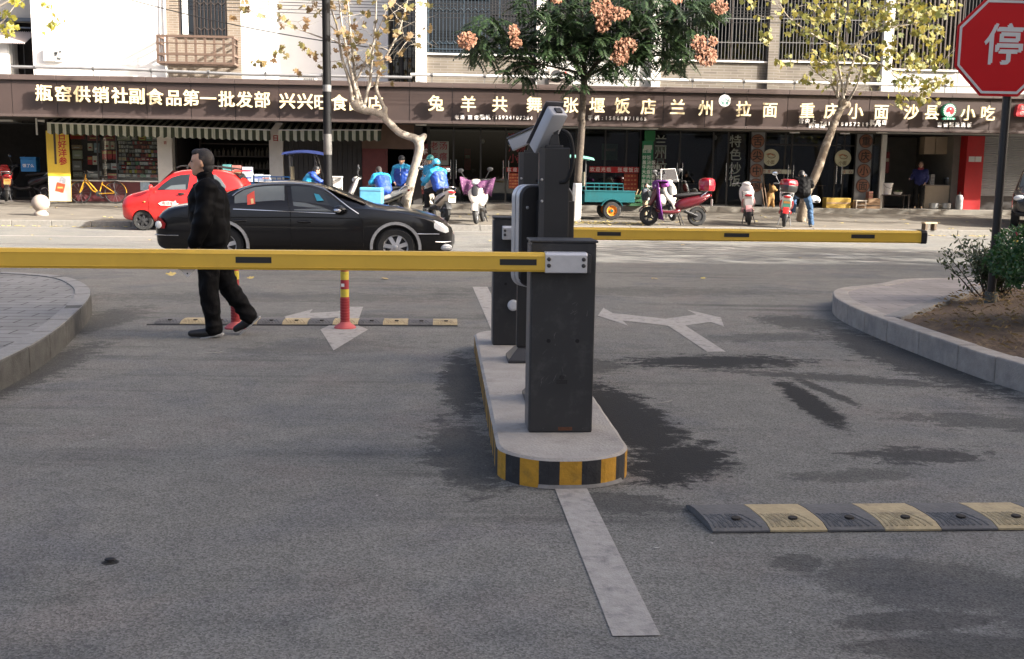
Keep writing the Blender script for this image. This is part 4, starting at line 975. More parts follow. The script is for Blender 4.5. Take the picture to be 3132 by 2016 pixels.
# halal roundel
s, z = PX(1400 + 2170 / 2.659, 820 / 2.659, DF - .25); b = MB(); b.lathe([(0, -.03), (.185, -.03), (.19, -.02), (.19, .0)], (s, -.25, z), 32, 'y'); rd = b.build('round_badge', mk('badge_white', (.78, .80, .77), rough=.5), sb)
b = MB(); b.text('حلال', s, z + .07, .12, -.282, .003, .02); b.text('清', s - .07, z - .08, .10, -.282, .003, .01); b.text('真', s + .07, z - .08, .10, -.282, .003, .01); b.build('lettering', mk('letter_teal', (.03, .25, .20), rough=.6), rd)
b = MB(); b.tube([(s + .03, -.24, z + .16), (s + .03, .1, z + .45)], .012, 6); b.build('badge_stay', M_BAR, rd)
# green ring emblem with red disc
s, z = PX(2250 + 1772 / 2.713, 918 / 2.713, DF - .16)
b = MB(); b.lathe([(0, -.03), (.215, -.03), (.22, -.02), (.22, .14)], (s, -.16, z), 36, 'y'); em = b.build('emblem', mk('emblem_green', (.02, .24, .13), rough=.5), sb)
b = MB(); b.lathe([(0, -.036), (.155, -.036), (.16, -.03)], (s, -.16, z), 36, 'y'); b.build('emblem_ring', mk('badge_white', (.78, .80, .77), rough=.5), em)
b = MB(); pts = [(s + .02 + .13 * math.cos(a), z - .005 + .13 * math.sin(a)) for a in [math.radians(215 - k * 370 / 28 * .82) for k in range(28)]] + [(s + .0, z - .03)]
b.prism(pts, -.203, -.1965); b.build('emblem_disc', mk('emblem_red', (.48, .02, .03), rough=.5), em)
b = MB(); b.ball((s + .02, -.205, z + .05), (.025, .008, .025), 10, 6); b.build('emblem_eye', mk('badge_white', (.78, .80, .77), rough=.5), em)
b = MB()
for k in range(20):
    a = 2 * PI * k / 20; b.cbox((s + .187 * math.cos(a), -.192, z + .187 * math.sin(a)), (.026, .008, .03), roty(-a + PI / 2))
b.build('emblem_dots', mk('badge_white', (.78, .80, .77), rough=.5), em)
b = MB(); b.box(s - .2, s + .2, -.20, -.08, z - .29, z - .225); b.build('emblem_base', mk('emblem_green2', (.03, .30, .18), rough=.5), em, bevel=.01)
b = MB()
for k, c in enumerate('沙县小吃'): b.text(c, s - .13 + k * .087, z - .258, .06, -.202, .003, .01)
b.build('emblem_caption', mk('badge_white', (.78, .80, .77), rough=.5), em)
# rounded red sign at the right edge
s, z = PX(3132, 337, DF - .16); b = MB(); pts = [(s - .17 + .08 * math.cos(a), z + q + .08 * math.sin(a)) for q, a0 in ((-.13, PI), ) for a in [a0 + k * PI / 12 for k in range(7)]] + [(s + .4, z - .21), (s + .4, z + .19)] + [(s - .12 + .1 * math.cos(a), z + .09 + .1 * math.sin(a)) for a in [PI / 2 + k * PI / 12 for k in range(7)]]
b.prism(pts, -.16, .0); rs_ = b.build('red_badge', mk('badge_red', (.55, .05, .06), rough=.4), sb)
b = MB(); b.text('品', s - .06, z + .08, .13, -.163, .003, .01); b.text('记', s - .06, z - .1, .13, -.163, .003, .01); b.build('lettering', M_LWH, rs_)

# pipes along the top of the band
def pipe(label, pts, r, m):
    t = None
    q = MB(); q.tube([Vector((PX(px, py, d)[0], d, PX(px, py, d)[1])) for px, py, d in pts], r, 8); o = q.build('water_pipe', m, smooth=60); put(o, 0, 0); tag(o, label, 'pipe', 'pipes along the sign band')
    n = 0
    a, c = [Vector((PX(px, py, d)[0], d, PX(px, py, d)[1])) for px, py, d in (pts[0], pts[-1])]; L_ = (c - a).length; kN = max(2, int(L_ / 1.6))
    for k in range(kN):
        p = a.lerp(c, (k + .4) / kN); q = MB(); q.tube([(p.x - r * .7, p.y, p.z), (p.x + r * .7, p.y, p.z)], r * 1.35, 8); q.box(p.x - .012, p.x + .012, p.y - .01, p.y + .01, 4.1, p.z); q.build('clip', M_BARL, o)
    return o
M_PIPE = mk('pipe_white', (.60, .60, .57), rough=.5); M_PIPEG = mk('pipe_metal', (.33, .33, .33), rough=.4, metal=.5)
pipe('long grey metal pipe running above the grocer\'s end of the sign band', [(35, 204, 34.0), (380, 212, 34.0), (760, 228, 34.0), (1260, 237, 34.0)], .045, M_PIPEG)
pipe('long white plastic pipe running above the noodle shops\' end of the sign band', [(1256, 228, 34.05), (1700, 237, 34.05), (2300, 250, 34.05), (3132, 266, 34.05)], .05, M_PIPE)
o = thing('vent_duct', 'small white box unit lying on the sign band beside the lamp post', 'vent', PX(925, 232, 34.1)[0], 34.1, 4.27); b = MB(); b.box(-.4, .45, -.1, .1, 0, .14); b.build('body', M_PIPE, o, bevel=.01); b = MB()
for k in range(6): b.box(.05 + k * .06, .08 + k * .06, -.108, -.1, .03, .11)
b.build('slots', M_BAR, o)

# ------------------------------------------------------------------ striped awnings
M_AW1 = mk('awning_cream', (.50, .50, .38), rough=.8, var=.12, scale=6, wear=(.36, .35, .26), wscale=5); M_AW2 = mk('awning_green', (.045, .055, .030), rough=.8, var=.15, scale=6)
def awning(label, px0, px1, py0, py1, d=34.3):
    xL, z1 = PX(px0, py0, d); xR, z1b = PX(px1, py1, d); t = thing('awning', label, 'awning', xL, d, z1, 0, 'striped awnings of the grocer'); L_ = xR - xL; dz = z1b - z1
    n = round(L_ / .115); b = MB(); b2 = MB()
    for k in range(n):
        xa, xb_ = L_ * k / n, L_ * (k + 1) / n; zo = dz * k / n; m = k % 2
        sag = [-.30 - .05 * abs(math.sin(PI * (k + j / 4) / 2.0)) + R.uniform(-.008, .008) for j in range(5)]
        wv = [R.uniform(-.012, .012) for j in range(5)]
        vs_ = []
        for j in range(5):
            x = xa + (xb_ - xa) * j / 4; vs_ += [(x, -.006, zo), (x, wv[j], zo - .15), (x, wv[j] * 1.6 - .006, zo + sag[j])]
        b.add(vs_, [(3 * j + i, 3 * j + 3 + i, 3 * j + 4 + i, 3 * j + 1 + i) for j in range(4) for i in range(2)], m)
        b2.add([(xa, 0, zo), (xb_, 0, zo), (xb_, 1.15, zo + .28), (xa, 1.15, zo + .28)], [(0, 1, 2, 3)], m)
    b.keep = True; b.build('valance', [M_AW1, M_AW2], t); b2.build('canopy', [M_AW1, M_AW2], t)
    b = MB(); b.tube([(0, 0, .005), (L_, 0, dz + .005)], .022, 8); b.build('front_bar', M_PIPE, t)
    b = MB()
    for x in (.3, L_ - .3): b.tube([(x, .02, dz * x / L_), (x, 1.1, .12)], .018, 6)
    b.build('folding_arm', M_BARL, t)
awning('left striped awning over the packet display and the open grocery', 144, 827, 376, 398)
awning('right striped awning over the dark boards, partly behind the lamp post', 851, 1166, 398, 398)
# ------------------------------------------------------------------ vehicles
M_TYRE = mk('tyre', (.022, .022, .022), rough=.85, var=.2, scale=20)
M_CHR = mk('chrome', (.75, .75, .75), rough=.12, metal=1., var=.03)
M_ALLOY = mk('alloy', (.55, .55, .56), rough=.35, metal=.7, var=.06)
M_RUBB = mk('rubber_black', (.012, .012, .012), rough=.8)
M_CGL = mk('car_glass', (.018, .022, .024), rough=.04, spec=.7, var=.05)
M_CGL2 = mk('car_glass_light', (.10, .115, .12), rough=.05, spec=.7, var=.1, scale=2)
M_LAMPG = mk('lamp_clear', (.62, .64, .66), rough=.12, spec=.8, var=.15, scale=14)
M_TAIL = mk('tail_red', (.36, .012, .015), rough=.15, coat=.5)
M_BLKP = mk('car_black', (.004, .004, .005), rough=.3, coat=.55, var=.05, spec=.3)

def lerpt(tab, x):
    if x <= tab[0][0]: return tab[0][1:]
    for a, c in zip(tab[:-1], tab[1:]):
        if x <= c[0]:
            f = (x - a[0]) / (c[0] - a[0]); return tuple(p + (q - p) * f for p, q in zip(a[1:], c[1:]))
    return tab[-1][1:]
def car_body(parent, tab, m, wheels, wr, cutw=.34, sub=1, ground=.0):
    """tab rows: x, bottom z, belt z, top z, half width, roof half width (equal to half width where there is no cabin)"""
    b = MB(); rings = []
    for x, zb, zs, zt, w, wr_ in tab:
        if wr_ < w * .93: top = [(w * .965, zs), (w * .955, zs + .02), (wr_ + .03, zt - .13), (wr_, zt - .05), (wr_ * .8, zt - .008), (0, zt)]
        else: top = [(w * .985, zs), (w * .965, zs + (zt - zs) * .3), (w * .90, zt - .04), (w * .78, zt - .012), (w * .5, zt), (0, zt + .006)]
        half = [(0, zb), (w * .78, zb), (w * .955, zb + .07), (w * .995, zb + .24), (w, (zb + .24 + zs) / 2)] + top
        rings.append([(x, -y, z) for y, z in half] + [(x, y, z) for y, z in half[-2:0:-1]])
    b.loft(rings)
    c = MB()
    for x in wheels:
        for sg in (-1, 1): c.lathe([(0, -.2), (cutw, -.2), (cutw, .2), (0, .2)], (x, sg * (tab[len(tab) // 2][4] - .08), wr), 32, 'y')
    co = c.build('cutter', m)
    o = b.build('body', m, parent, sub=sub, cut=co, smooth=50); bpy.data.objects.remove(co)
    return o
def wheel(parent, x, y, z, r, w, spokes, m=None, rim=.64, dark=False):
    sg = -1 if y < 0 else 1
    b = MB(); b.lathe([(r * rim, -w / 2 + .01), (r * .9, -w / 2), (r, -w / 2 + .025), (r, w / 2 - .025), (r * .9, w / 2), (r * rim, w / 2 - .01)], (x, y, z), 32, 'y', ring=True); t = b.build('wheel', M_TYRE, parent, smooth=40)
    b = MB(); yo = y + sg * (w / 2 - .018)
    def Y(e): return yo - sg * e
    prof = [(r * rim, 0), (r * rim, .02), (r * rim * .9, .03), (r * rim * .86, .10)]
    b.lathe([(p, Y(e)) for p, e in prof] + [(r * rim * .95, Y(.10))], (x, 0, z), 32, 'y', ring=True)
    for k in range(spokes):
        a = 2 * PI * k / spokes + .3; ca, sa = math.cos(a), math.sin(a); pa, pb = -sa, ca
        def pt(rad, off, e): return (x + ca * rad + pa * off, Y(e), z + sa * rad + pb * off)
        b.add([pt(.03, -.028, .0), pt(r * rim * .97, -.034, .012), pt(r * rim * .97, .034, .012), pt(.03, .028, .0), pt(.03, -.028, .03), pt(r * rim * .97, -.034, .04), pt(r * rim * .97, .034, .04), pt(.03, .028, .03)], [(0, 1, 2, 3), (4, 7, 6, 5), (0, 4, 5, 1), (1, 5, 6, 2), (2, 6, 7, 3), (3, 7, 4, 0)])
    b.lathe([(0, Y(-.012)), (.035, Y(-.008)), (.045, Y(.01)), (.05, Y(.04))], (x, 0, z), 16, 'y')
    b.build('rim', m or M_ALLOY, t, smooth=30)
    b = MB(); b.lathe([(0, Y(.06)), (r * rim * .8, Y(.06)), (r * rim * .8, Y(.075)), (0, Y(.075))], (x, 0, z), 20, 'y'); b.build('brake_disc', M_DKM, t); return t
def side_panel(name, poly, tab, parent, m, out=.006, th=.012, side=-1, clip=None):
    """a panel cut to an outline in side view, lying on the tumblehome of the cabin side"""
    vs = []
    for e in (0, th):
        for x, z in poly:
            zb, zs, zt, w, wr_ = lerpt(tab, x); zs2 = .92 if clip is None else clip
            wr2 = min(wr_ + .03, .70) if wr_ > w * .9 else wr_ + .03
            zt2 = max(zt - .13, zs2 + .05)
            f = max(0, (z - zs2) / (SD_TOP - zs2)); y = w * .962 + (SD_W - w * .962) * f + out - e
            vs.append((x, side * y, z))
    n = len(poly); b = MB(); b.add(vs, [tuple(range(n)), tuple(range(2 * n - 1, n - 1, -1))] + [(i, i + n, (i + 1) % n + n, (i + 1) % n) for i in range(n)])
    return b.build(name, m, parent)

# ---- black saloon passing on the street
SN, SW = 16.75, .895
cs, _ = PX(925, 740, SN)
SC_ = thing('black_saloon', 'glossy black four door saloon car driving along the street behind the walking man', 'car', cs, SN + SW, 0)
def cp(px, py, d=SN): s, z = PX(px, py, d); return s - cs, z
def cF(x, y, d=SN): return cp(700 + x / 2.991, 350 + y / 2.991, d)
def cE(x, y, d=SN): return cp(x / 2.991, 350 + y / 2.991, d)
xr = cE(1385, 1100)[0]; xf = cF(2062, 1160)[0]
HW = SW
XT = lambda v: cF(v, 800)[0]
zroof = cF(500, 600, SN + .45)[1]
rows = [(xr, .34, .60, .64, .66, .66), (xr + .03, .25, .64, .74, .76, .76), (xr + .14, .21, .76, .90, .84, .84), (xr + .35, .19, .86, .955, .88, .88), (cE(1700, 0)[0], .18, .90, .985, .895, .895), (cE(1850, 0)[0], .18, .92, 1.02, .895, .86),
        (XT(-60), .18, .93, 1.15, HW, .74), (XT(90), .18, .93, zroof - .09, HW, .655), (XT(260), .18, .925, zroof - .02, HW, .635), (XT(470), .18, .92, zroof, HW, .63), (XT(680), .18, .915, zroof - .015, HW, .63), (XT(850), .18, .91, zroof - .085, HW, .645),
        (XT(1010), .18, .905, zroof - .24, HW, .69), (XT(1170), .18, .90, 1.06, HW, .78), (XT(1280), .18, .895, .965, .895, .85), (XT(1400), .18, .87, .945, .89, .89), (XT(1620), .18, .83, .905, .885, .885), (XT(1800), .185, .77, .845, .87, .87), (XT(1930), .19, .69, .765, .82, .82), (XT(2010), .20, .60, .68, .72, .72), (XT(2052), .24, .50, .57, .58, .58), (xf, .30, .44, .48, .46, .46)]
SD_TOP, SD_W = zroof - .10, .675
xwf, xwr = XT(1525), cE(2010, 0)[0]
car_body(SC_, rows, M_BLKP, (xwr, xwf), .31, .362)
for x in (xwf, xwr):
    for sg in (-1, 1): wheel(SC_, x, sg * (HW - .125), .31, .31, .2, 7)
def win(pts): return [cF(*p) for p in pts]
gw = side_panel('rear_window', win([(38, 748), (120, 694), (220, 668), (300, 659), (400, 655), (488, 654), (508, 880), (300, 872), (48, 862)]), rows, SC_, M_CGL2)
b = MB(); q = win([(152, 740), (215, 700), (235, 820), (165, 830)]); side_panel('red_sticker', q, rows, gw, mk('sticker_red', (.50, .06, .04), rough=.6), out=.009, th=.004)
side_panel('sticker_label', win([(190, 775), (212, 770), (222, 815), (200, 820)]), rows, gw, mk('sticker_cream', (.55, .42, .2), rough=.6), out=.0105, th=.002)
fw = side_panel('front_window', win([(548, 657), (640, 660), (740, 672), (830, 696), (900, 732), (980, 795), (1060, 858), (1120, 905), (970, 898), (590, 882)]), rows, SC_, M_CGL)
side_panel('lowered_glass', win([(580, 800), (700, 812), (830, 838), (930, 880), (965, 894), (594, 878)]), rows, fw, M_CGL2, out=.008, th=.003)
side_panel('riders_behind_patch', win([(768, 725), (815, 735), (862, 790), (800, 795)]), rows, fw, mk('see_through_blue', (.02, .22, .34), rough=.4), out=.008, th=.003)  # blue panel stands in for the riders visible through the open window
for side in (1,):
    side_panel('rear_window', win([(38, 748), (120, 694), (300, 659), (488, 654), (508, 880), (48, 862)]), rows, SC_, M_CGL, side=1); side_panel('front_window', win([(548, 657), (740, 672), (900, 732), (1120, 905), (590, 882)]), rows, SC_, M_CGL, side=1)
# windscreen and rear screen lie on the slopes
def screen(name, xa, xb, za, zb, ya, yb, m=M_CGL):
    b = MB(); n = 8; vs = []
    for k in range(n + 1):
        t = -1 + 2 * k / n; c = .05 * t * t
        sg = 1 if xa < xb else -1
        vs += [(xa - sg * c * .4, ya * t, za - .01 * t * t), (xb - sg * c, yb * t, zb)]
    b.add(vs, [(2 * k, 2 * k + 2, 2 * k + 3, 2 * k + 1) for k in range(n)]); o = b.build(name, m, SC_, smooth=60); return o
screen('windscreen', XT(880), XT(1265), zroof - .095, .985, .62, .74)
screen('rear_screen', XT(40), cE(1860, 0)[0], zroof - .13, 1.115, .60, .70)
def trim(name, pts, r, m=M_CHR, yo=.012, parent=SC_, flat=1.):
    vs = []
    for x, z in pts:
        zb, zs, zt, w, wr_ = lerpt(rows, x); f = max(0, (z - .92) / (SD_TOP - .92)); vs.append((x, -(w * .962 + (SD_W - w * .962) * f + yo), z))
    b = MB(); b.tube(vs, r, 6, flat=flat); return b.build(name, m, parent, smooth=60)
trim('window_trim', win([(18, 748), (60, 712), (130, 676), (220, 650), (300, 641), (400, 636), (500, 634), (620, 636), (740, 648), (850, 678), (930, 728), (1010, 788), (1100, 855), (1185, 912)]), .011)
trim('belt_trim', win([(36, 867), (300, 878), (560, 890), (760, 898), (975, 908)]), .009)
b = MB()
for px in (505, 555):
    pass
b.add([(cF(495, 655)[0], -.70, 0)], []) if False else None
# door seams
def seam(pts):
    vs = []
    for x, z in pts:
        zb, zs, zt, w, wr_ = lerpt(rows, x); f = max(0, (z - .92) / (SD_TOP - .92)); vs.append((x, -(w * .985 + (SD_W - w * .962) * f + .003) if z > .85 else -(w * .998 + .001), z))
    return vs
b = MB(); b.tube(seam(win([(500, 656), (530, 780), (560, 895), (566, 1010)]) + [(XT(566), .30)]), .004, 4); b.tube(seam(win([(1180, 915), (1215, 960), (1228, 1010)]) + [(XT(1228), .30)]), .004, 4); b.build('door_seam', mk('seam_black', (.002, .002, .002), rough=.9), SC_)
for px, py in ((95, 973), (690, 983)):
    x, z = cF(px, py); b = MB(); b.ball((x, -.885, z), (.115, .028, .026), 12, 8); h = b.build('door_handle', M_BLKP, SC_); b = MB(); b.tube([(x - .1, -.912, z + .004), (x + .1, -.912, z + .004)], .006, 6); b.build('handle_trim', M_DKM, h)
x, z = cF(1015, 868); b = MB(); b.ball((x, -.985, z), (.10, .10, .066), 14, 10); mi_ = b.build('wing_mirror', M_BLKP, SC_); b = MB(); b.ball((x - .02, -1.005, z - .015), (.085, .095, .045), 14, 10); b.build('mirror_trim', M_CHR, mi_); b = MB(); b.tube([(x + .03, -.86, z - .05), (x, -.95, z - .03)], .02, 6); b.build('mirror_arm', M_BLKP, mi_)
b = MB(); b.ball((x, .985, z), (.10, .10, .066), 14, 10); b.build('wing_mirror', M_BLKP, SC_)
for sg in (-1, 1):
    # wheel arch bright trims
    for xw in (xwf, xwr):
        b = MB(); n = 18; vs = []
        for k in range(n + 1):
            a = math.radians(-5 + 190 * k / n); y = lerpt(rows, xw + .38 * math.cos(a))[3]
            for rr, e in ((.362, .012), (.405, .012), (.41, -.01)): vs.append((xw + rr * math.cos(a), sg * (y + e * 1.), .31 + rr * math.sin(a)))
        b.add(vs, [(3 * k + j, 3 * k + 3 + j, 3 * k + 4 + j, 3 * k + 1 + j) for k in range(n) for j in range(2)]); b.build('arch_trim', mk('arch_chrome', (.62, .62, .62), rough=.3, metal=.85, var=.2, scale=8), SC_, smooth=40)
    hl = [cF(*p) for p in [(1815, 985), (1840, 972), (1880, 978), (1950, 1005), (2000, 1050), (2006, 1085), (1975, 1095), (1910, 1070), (1850, 1035)]]
    vs = []
    for x, z in hl:
        zb, zs, zt, w, wr_ = lerpt(rows, x); f = (z - .45) / (zt - .45); vs.append((x + .012, sg * (w * (1.03 - .10 * max(0, f))), z + .008))
    b = MB(); n = len(vs); c = sum((Vector(v) for v in vs), Vector()) / n; c.x += .03; c.y += sg * .035; vs.append(tuple(c)); b.add(vs, [(i, (i + 1) % n, n) for i in range(n)]); b.build('headlight', M_LAMPG, SC_, smooth=60)
    tl = [cE(*p) for p in [(1428, 1042), (1432, 985), (1440, 930), (1475, 950), (1520, 1000), (1510, 1045)]]
    vs = []
    for x, z in tl:
        w = lerpt(rows, x)[3]; vs.append((x - .015, sg * (w + .016), z))
    b = MB(); n = len(vs); b.add(vs + [(sum(v[0] for v in vs) / n - .01, vs[0][1] + sg * .03, sum(v[2] for v in vs) / n)], [(i, (i + 1) % n, n) for i in range(n)]); b.build('tail_light', M_TAIL, SC_)
    x, z = cE(1455, 1010); b = MB(); b.ball((x - .02, sg * (lerpt(rows, x)[3] + .03), z), (.05, .02, .06), 10, 8); b.build('reversing_lamp', M_LAMPG, SC_)
    x, z = cF(1985, 1222); b = MB(); b.ball((x, sg * (lerpt(rows, x)[3] - .03), z), (.10, .06, .055), 12, 8); b.build('fog_lamp', M_LAMPG, SC_)
trim('bumper_trim', win([(1700, 1093), (1800, 1096), (1925, 1098)]), .008, yo=.035); trim('bumper_trim', win([(1890, 1168), (1970, 1172), (2030, 1172)]), .009, yo=.06)
b = MB(); z = cE(1470, 1105)[1]; b.tube([(xr + .02, -.74, z), (xr + .20, -.875, z), (xr + .42, -.905, z)], .009, 6); b.build('bumper_trim', M_CHR, SC_)
b = MB(); b.box(xf - .06, xf + .005, -.42, .42, .34, .50)
for k in range(9): b.box(xf + .005, xf + .012, -.4 + k * .1, -.385 + k * .1, .36, .48)
b.build('grille', M_CHR, SC_, bevel=.005)
b = MB(); b.box(xr - .03, xr, -.22, .22, .52, .63); b.build('number_plate', mk('plate_blue', (.01, .05, .25), rough=.4), SC_)
b = MB(); z = cF(300, 985)[1]; vs = []
for x in [xr + .3 + (XT(1300) - xr - .3) * k / 14 for k in range(15)]:
    w = lerpt(rows, x)[3]; vs.append((x, -(w * .999 + .001), .775 - .012 * abs(x)))
b.tube(vs, .006, 6); b.build('crease_line', M_BLKP, SC_, smooth=60)

# ---- red microcar at the kerb, nose to the left
RN, RW = 26.3, .74
rs0, _ = PX(450, 690, RN)
RC = thing('red_microcar', 'small bright red hatchback parked at the kerb facing left with black roof rack', 'car', rs0, RN + RW, 0)
def rE(x, y, d=RN): s, z = PX(x / 2.991, 350 + y / 2.991, d); return s - rs0, z
RX = lambda v: rE(v, 700)[0]
M_REDP = mk('car_red', (.56, .016, .014), rough=.3, coat=.8, var=.06, wear=(.5, .03, .025), wscale=2)
zr = rE(1780, 497, RN + .4)[1]
rows_r = [(RX(1086), .36, .56, .66, .54, .54), (RX(1094), .26, .62, .77, .62, .62), (RX(1150), .22, .70, .88, .69, .69), (RX(1230), .2, .76, .93, .72, .72), (RX(1320), .2, .84, .99, .735, .72), (RX(1390), .2, .87, 1.08, .74, .66), (RX(1460), .2, .88, 1.22, .74, .60), (RX(1540), .2, .89, zr - .10, .74, .56), (RX(1640), .2, .9, zr - .01, .74, .54), (RX(1800), .2, .9, zr, .74, .54), (RX(1980), .2, .91, zr - .005, .74, .54), (RX(2110), .2, .92, zr - .06, .73, .54), (RX(2180), .2, .92, zr - .2, .71, .56), (RX(2240), .22, .9, 1.1, .68, .6), (RX(2265), .26, .72, .86, .62, .62), (RX(2272), .34, .6, .7, .54, .54)]
xa1, xa2 = RX(1290), RX(2030)
SD_TOP, SD_W = zr - .10, .575
car_body(RC, rows_r, M_REDP, (xa1, xa2), .245, .262)
for x in (xa1, xa2):
    for sg in (-1, 1): wheel(RC, x, sg * (RW - .13), .245, .245, .15, 6, m=M_DKM)
def rw(pts): return [rE(*p) for p in pts]
for sd in (-1, 1):
    w_ = side_panel('front_window', rw([(1432, 690), (1480, 640), (1560, 578), (1640, 553), (1726, 546), (1712, 690)]), rows_r, RC, M_CGL, side=sd, clip=.88)
    side_panel('rear_window', rw([(1790, 690), (1795, 552), (1960, 552), (2010, 590), (2062, 660), (2050, 690)]), rows_r, RC, M_CGL2, side=sd, clip=.88)
    if sd < 0:
        side_panel('seen_through_glass', rw([(1500, 688), (1560, 650), (1690, 640), (1695, 688)]), rows_r, w_, M_CGL2, out=.008, th=.003, clip=.88)
    b = MB(); b.tube([(RX(1600), sd * .50, zr + .015), (RX(1640), sd * .50, zr + .06), (RX(1950), sd * .50, zr + .065), (RX(2130), sd * .50, zr + .0)], .018, 8)
    for v in (1700, 1900): b.tube([(RX(v), sd * .50, zr - .02), (RX(v), sd * .50, zr + .06)], .014, 6)
    b.build('roof_rail', M_RUBB, RC)
    x, z = rE(1385, 668); b = MB(); b.ball((x, sd * .80, z), (.05, .09, .07), 12, 8); b.build('wing_mirror', M_REDP, RC)
    b = MB(); x, z = rE(1125, 775); b.ball((x + .10, sd * .575, z + .0), (.17, .06, .065), 14, 8, roty(-.75)); b.build('headlight', mk('lamp_dull', (.34, .30, .27), rough=.15, spec=.7), RC)
    b = MB(); x, z = rE(1112, 895); b.ball((x + .03, sd * .55, z), (.05, .06, .06), 10, 8); b.build('fog_lamp', M_RUBB, RC)
    b = MB(); b.box(RX(2228), RX(2262), sd * .60 - .05, sd * .60 + .05, .95, 1.15); b.build('tail_light', M_TAIL, RC, bevel=.01)
b = MB(); x, z = rE(1658, 727); b.ball((x, -.742, z), (.085, .016, .03), 12, 8); b.build('door_handle', M_RUBB, RC)
b = MB(); x, z = rE(1318, 800); b.ball((x, -.738, z), (.03, .012, .02), 8, 6); b.build('side_repeater', mk('amber', (.5, .15, .03), rough=.3), RC)
b = MB(); b.loft([[(RX(2130), y, zr - .03) for y in (-.5, .5)] + [(RX(2130), y, zr - .06) for y in (.5, -.5)], [(RX(2215), y, zr - .02) for y in (-.48, .48)] + [(RX(2215), y, zr - .05) for y in (.48, -.48)]]); b.build('spoiler', M_REDP, RC, bevel=.008)
b = MB(); b.add([(RX(2150), -.46, zr - .10), (RX(2150), .46, zr - .10), (RX(2244), .54, 1.02), (RX(2244), -.54, 1.02)], [(0, 1, 2, 3)]); b.build('rear_screen', M_CGL, RC)
b = MB(); b.add([(RX(1395), -.60, 1.02), (RX(1395), .60, 1.02), (RX(1560), .52, zr - .06), (RX(1560), -.52, zr - .06)], [(0, 1, 2, 3)]); b.build('windscreen', M_CGL, RC)
# sign writing on the door: a white swash with small letters
b = MB(); pts = [(1447, 815), (1480, 798), (1540, 792), (1590, 800), (1605, 788), (1616, 812), (1640, 818), (1600, 832), (1540, 836), (1470, 832)]; b.prism([(x, z) for x, z in rw(pts)], -.751, -.7455); sw = b.build('door_swash', mk('swash_white', (.75, .62, .58), rough=.5), RC)
b = MB(); x, z = rE(1535, 814); b.text('电动车', x, z, .085, -.753, .002, .01); b.build('lettering', M_REDP, sw)
b = MB()
for v in (1360, 1775): b.tube([(RX(v), -.7415, .32), (RX(v), -.742, .80), (RX(v + 8), -.73, .9)], .004, 4)
b.build('door_seam', mk('seam_black', (.002, .002, .002), rough=.9), RC)
b = MB(); b.box(RX(1088) - .012, RX(1088) + .03, -.22, .22, .40, .52); b.build('number_plate', mk('plate_blue', (.01, .05, .25), rough=.4), RC)

# ---- dark off-roader cut by the right edge, facing this way
ss, sd_ = GX(3094, 722, 0)
sv = thing('dark_suv', 'dark off-roader with a slatted grille and blue number plate at the right edge', 'car', ss + 2.35, 27.75 + 2.6, .16, -PI / 2 - .52)
rows_s = [(-2.25, .45, .8, .9, .75, .75), (-2.15, .35, .95, 1.05, .88, .88), (-1.95, .32, 1.05, 1.55, .92, .74), (-1.6, .3, 1.06, 1.76, .93, .70), (-.2, .3, 1.05, 1.78, .93, .70), (.45, .3, 1.04, 1.70, .93, .70), (.85, .3, 1.03, 1.35, .93, .78), (1.1, .3, 1.02, 1.10, .93, .90), (1.8, .32, .98, 1.04, .92, .92), (2.15, .36, .92, .99, .86, .86), (2.27, .42, .84, .92, .78, .78), (2.3, .5, .7, .78, .72, .72)]
M_SUV = mk('car_dark_blue', (.012, .013, .018), rough=.25, coat=.8, var=.05)
car_body(sv, rows_s, M_SUV, (-1.35, 1.42), .37, .42)
for x in (-1.35, 1.42):
    for sg in (-1, 1): wheel(sv, x, sg * .8, .37, .37, .22, 6)
b = MB()
for k in range(5): b.box(2.285, 2.33, -.62, .62, .66 + k * .055, .69 + k * .055)
b.build('grille', M_DKM, sv)
b = MB(); b.text('U', 0, .78, .22, 0, .02, .03); b.v = [(2.36 + y, x, z) for x, y, z in b.v]; b.build('emblem', M_CHR, sv)
b = MB(); b.box(2.32, 2.345, -.55, -.11, .46, .60); np = b.build('number_plate', mk('plate_blue', (.01, .07, .30), rough=.4), sv)
b = MB()
for k, c in enumerate('浙A6T15'): b.text(c, k * .058 - .17, .53, .085 if k == 0 else .09, 0, .003, .015)
b.v = [(2.347 + y * .5, -.33 + x, z) for x, y, z in b.v]; b.build('lettering', M_LWH, np)
b = MB(); b.box(2.2, 2.30, -.8, .8, .36, .46); b.build('bumper', M_RUBB, sv, bevel=.02)
for sg in (-1, 1): b = MB(); b.ball((2.2, sg * .72, .86), (.09, .16, .085), 12, 8); b.build('headlight', M_LAMPG, sv)
b = MB(); b.add([(.48, -.66, 1.66), (.48, .66, 1.66), (1.05, .76, 1.11), (1.05, -.76, 1.11)], [(0, 1, 2, 3)]); b.v = [(x + .02, y, z + .02) for x, y, z in b.v]; b.build('windscreen', M_CGL, sv)

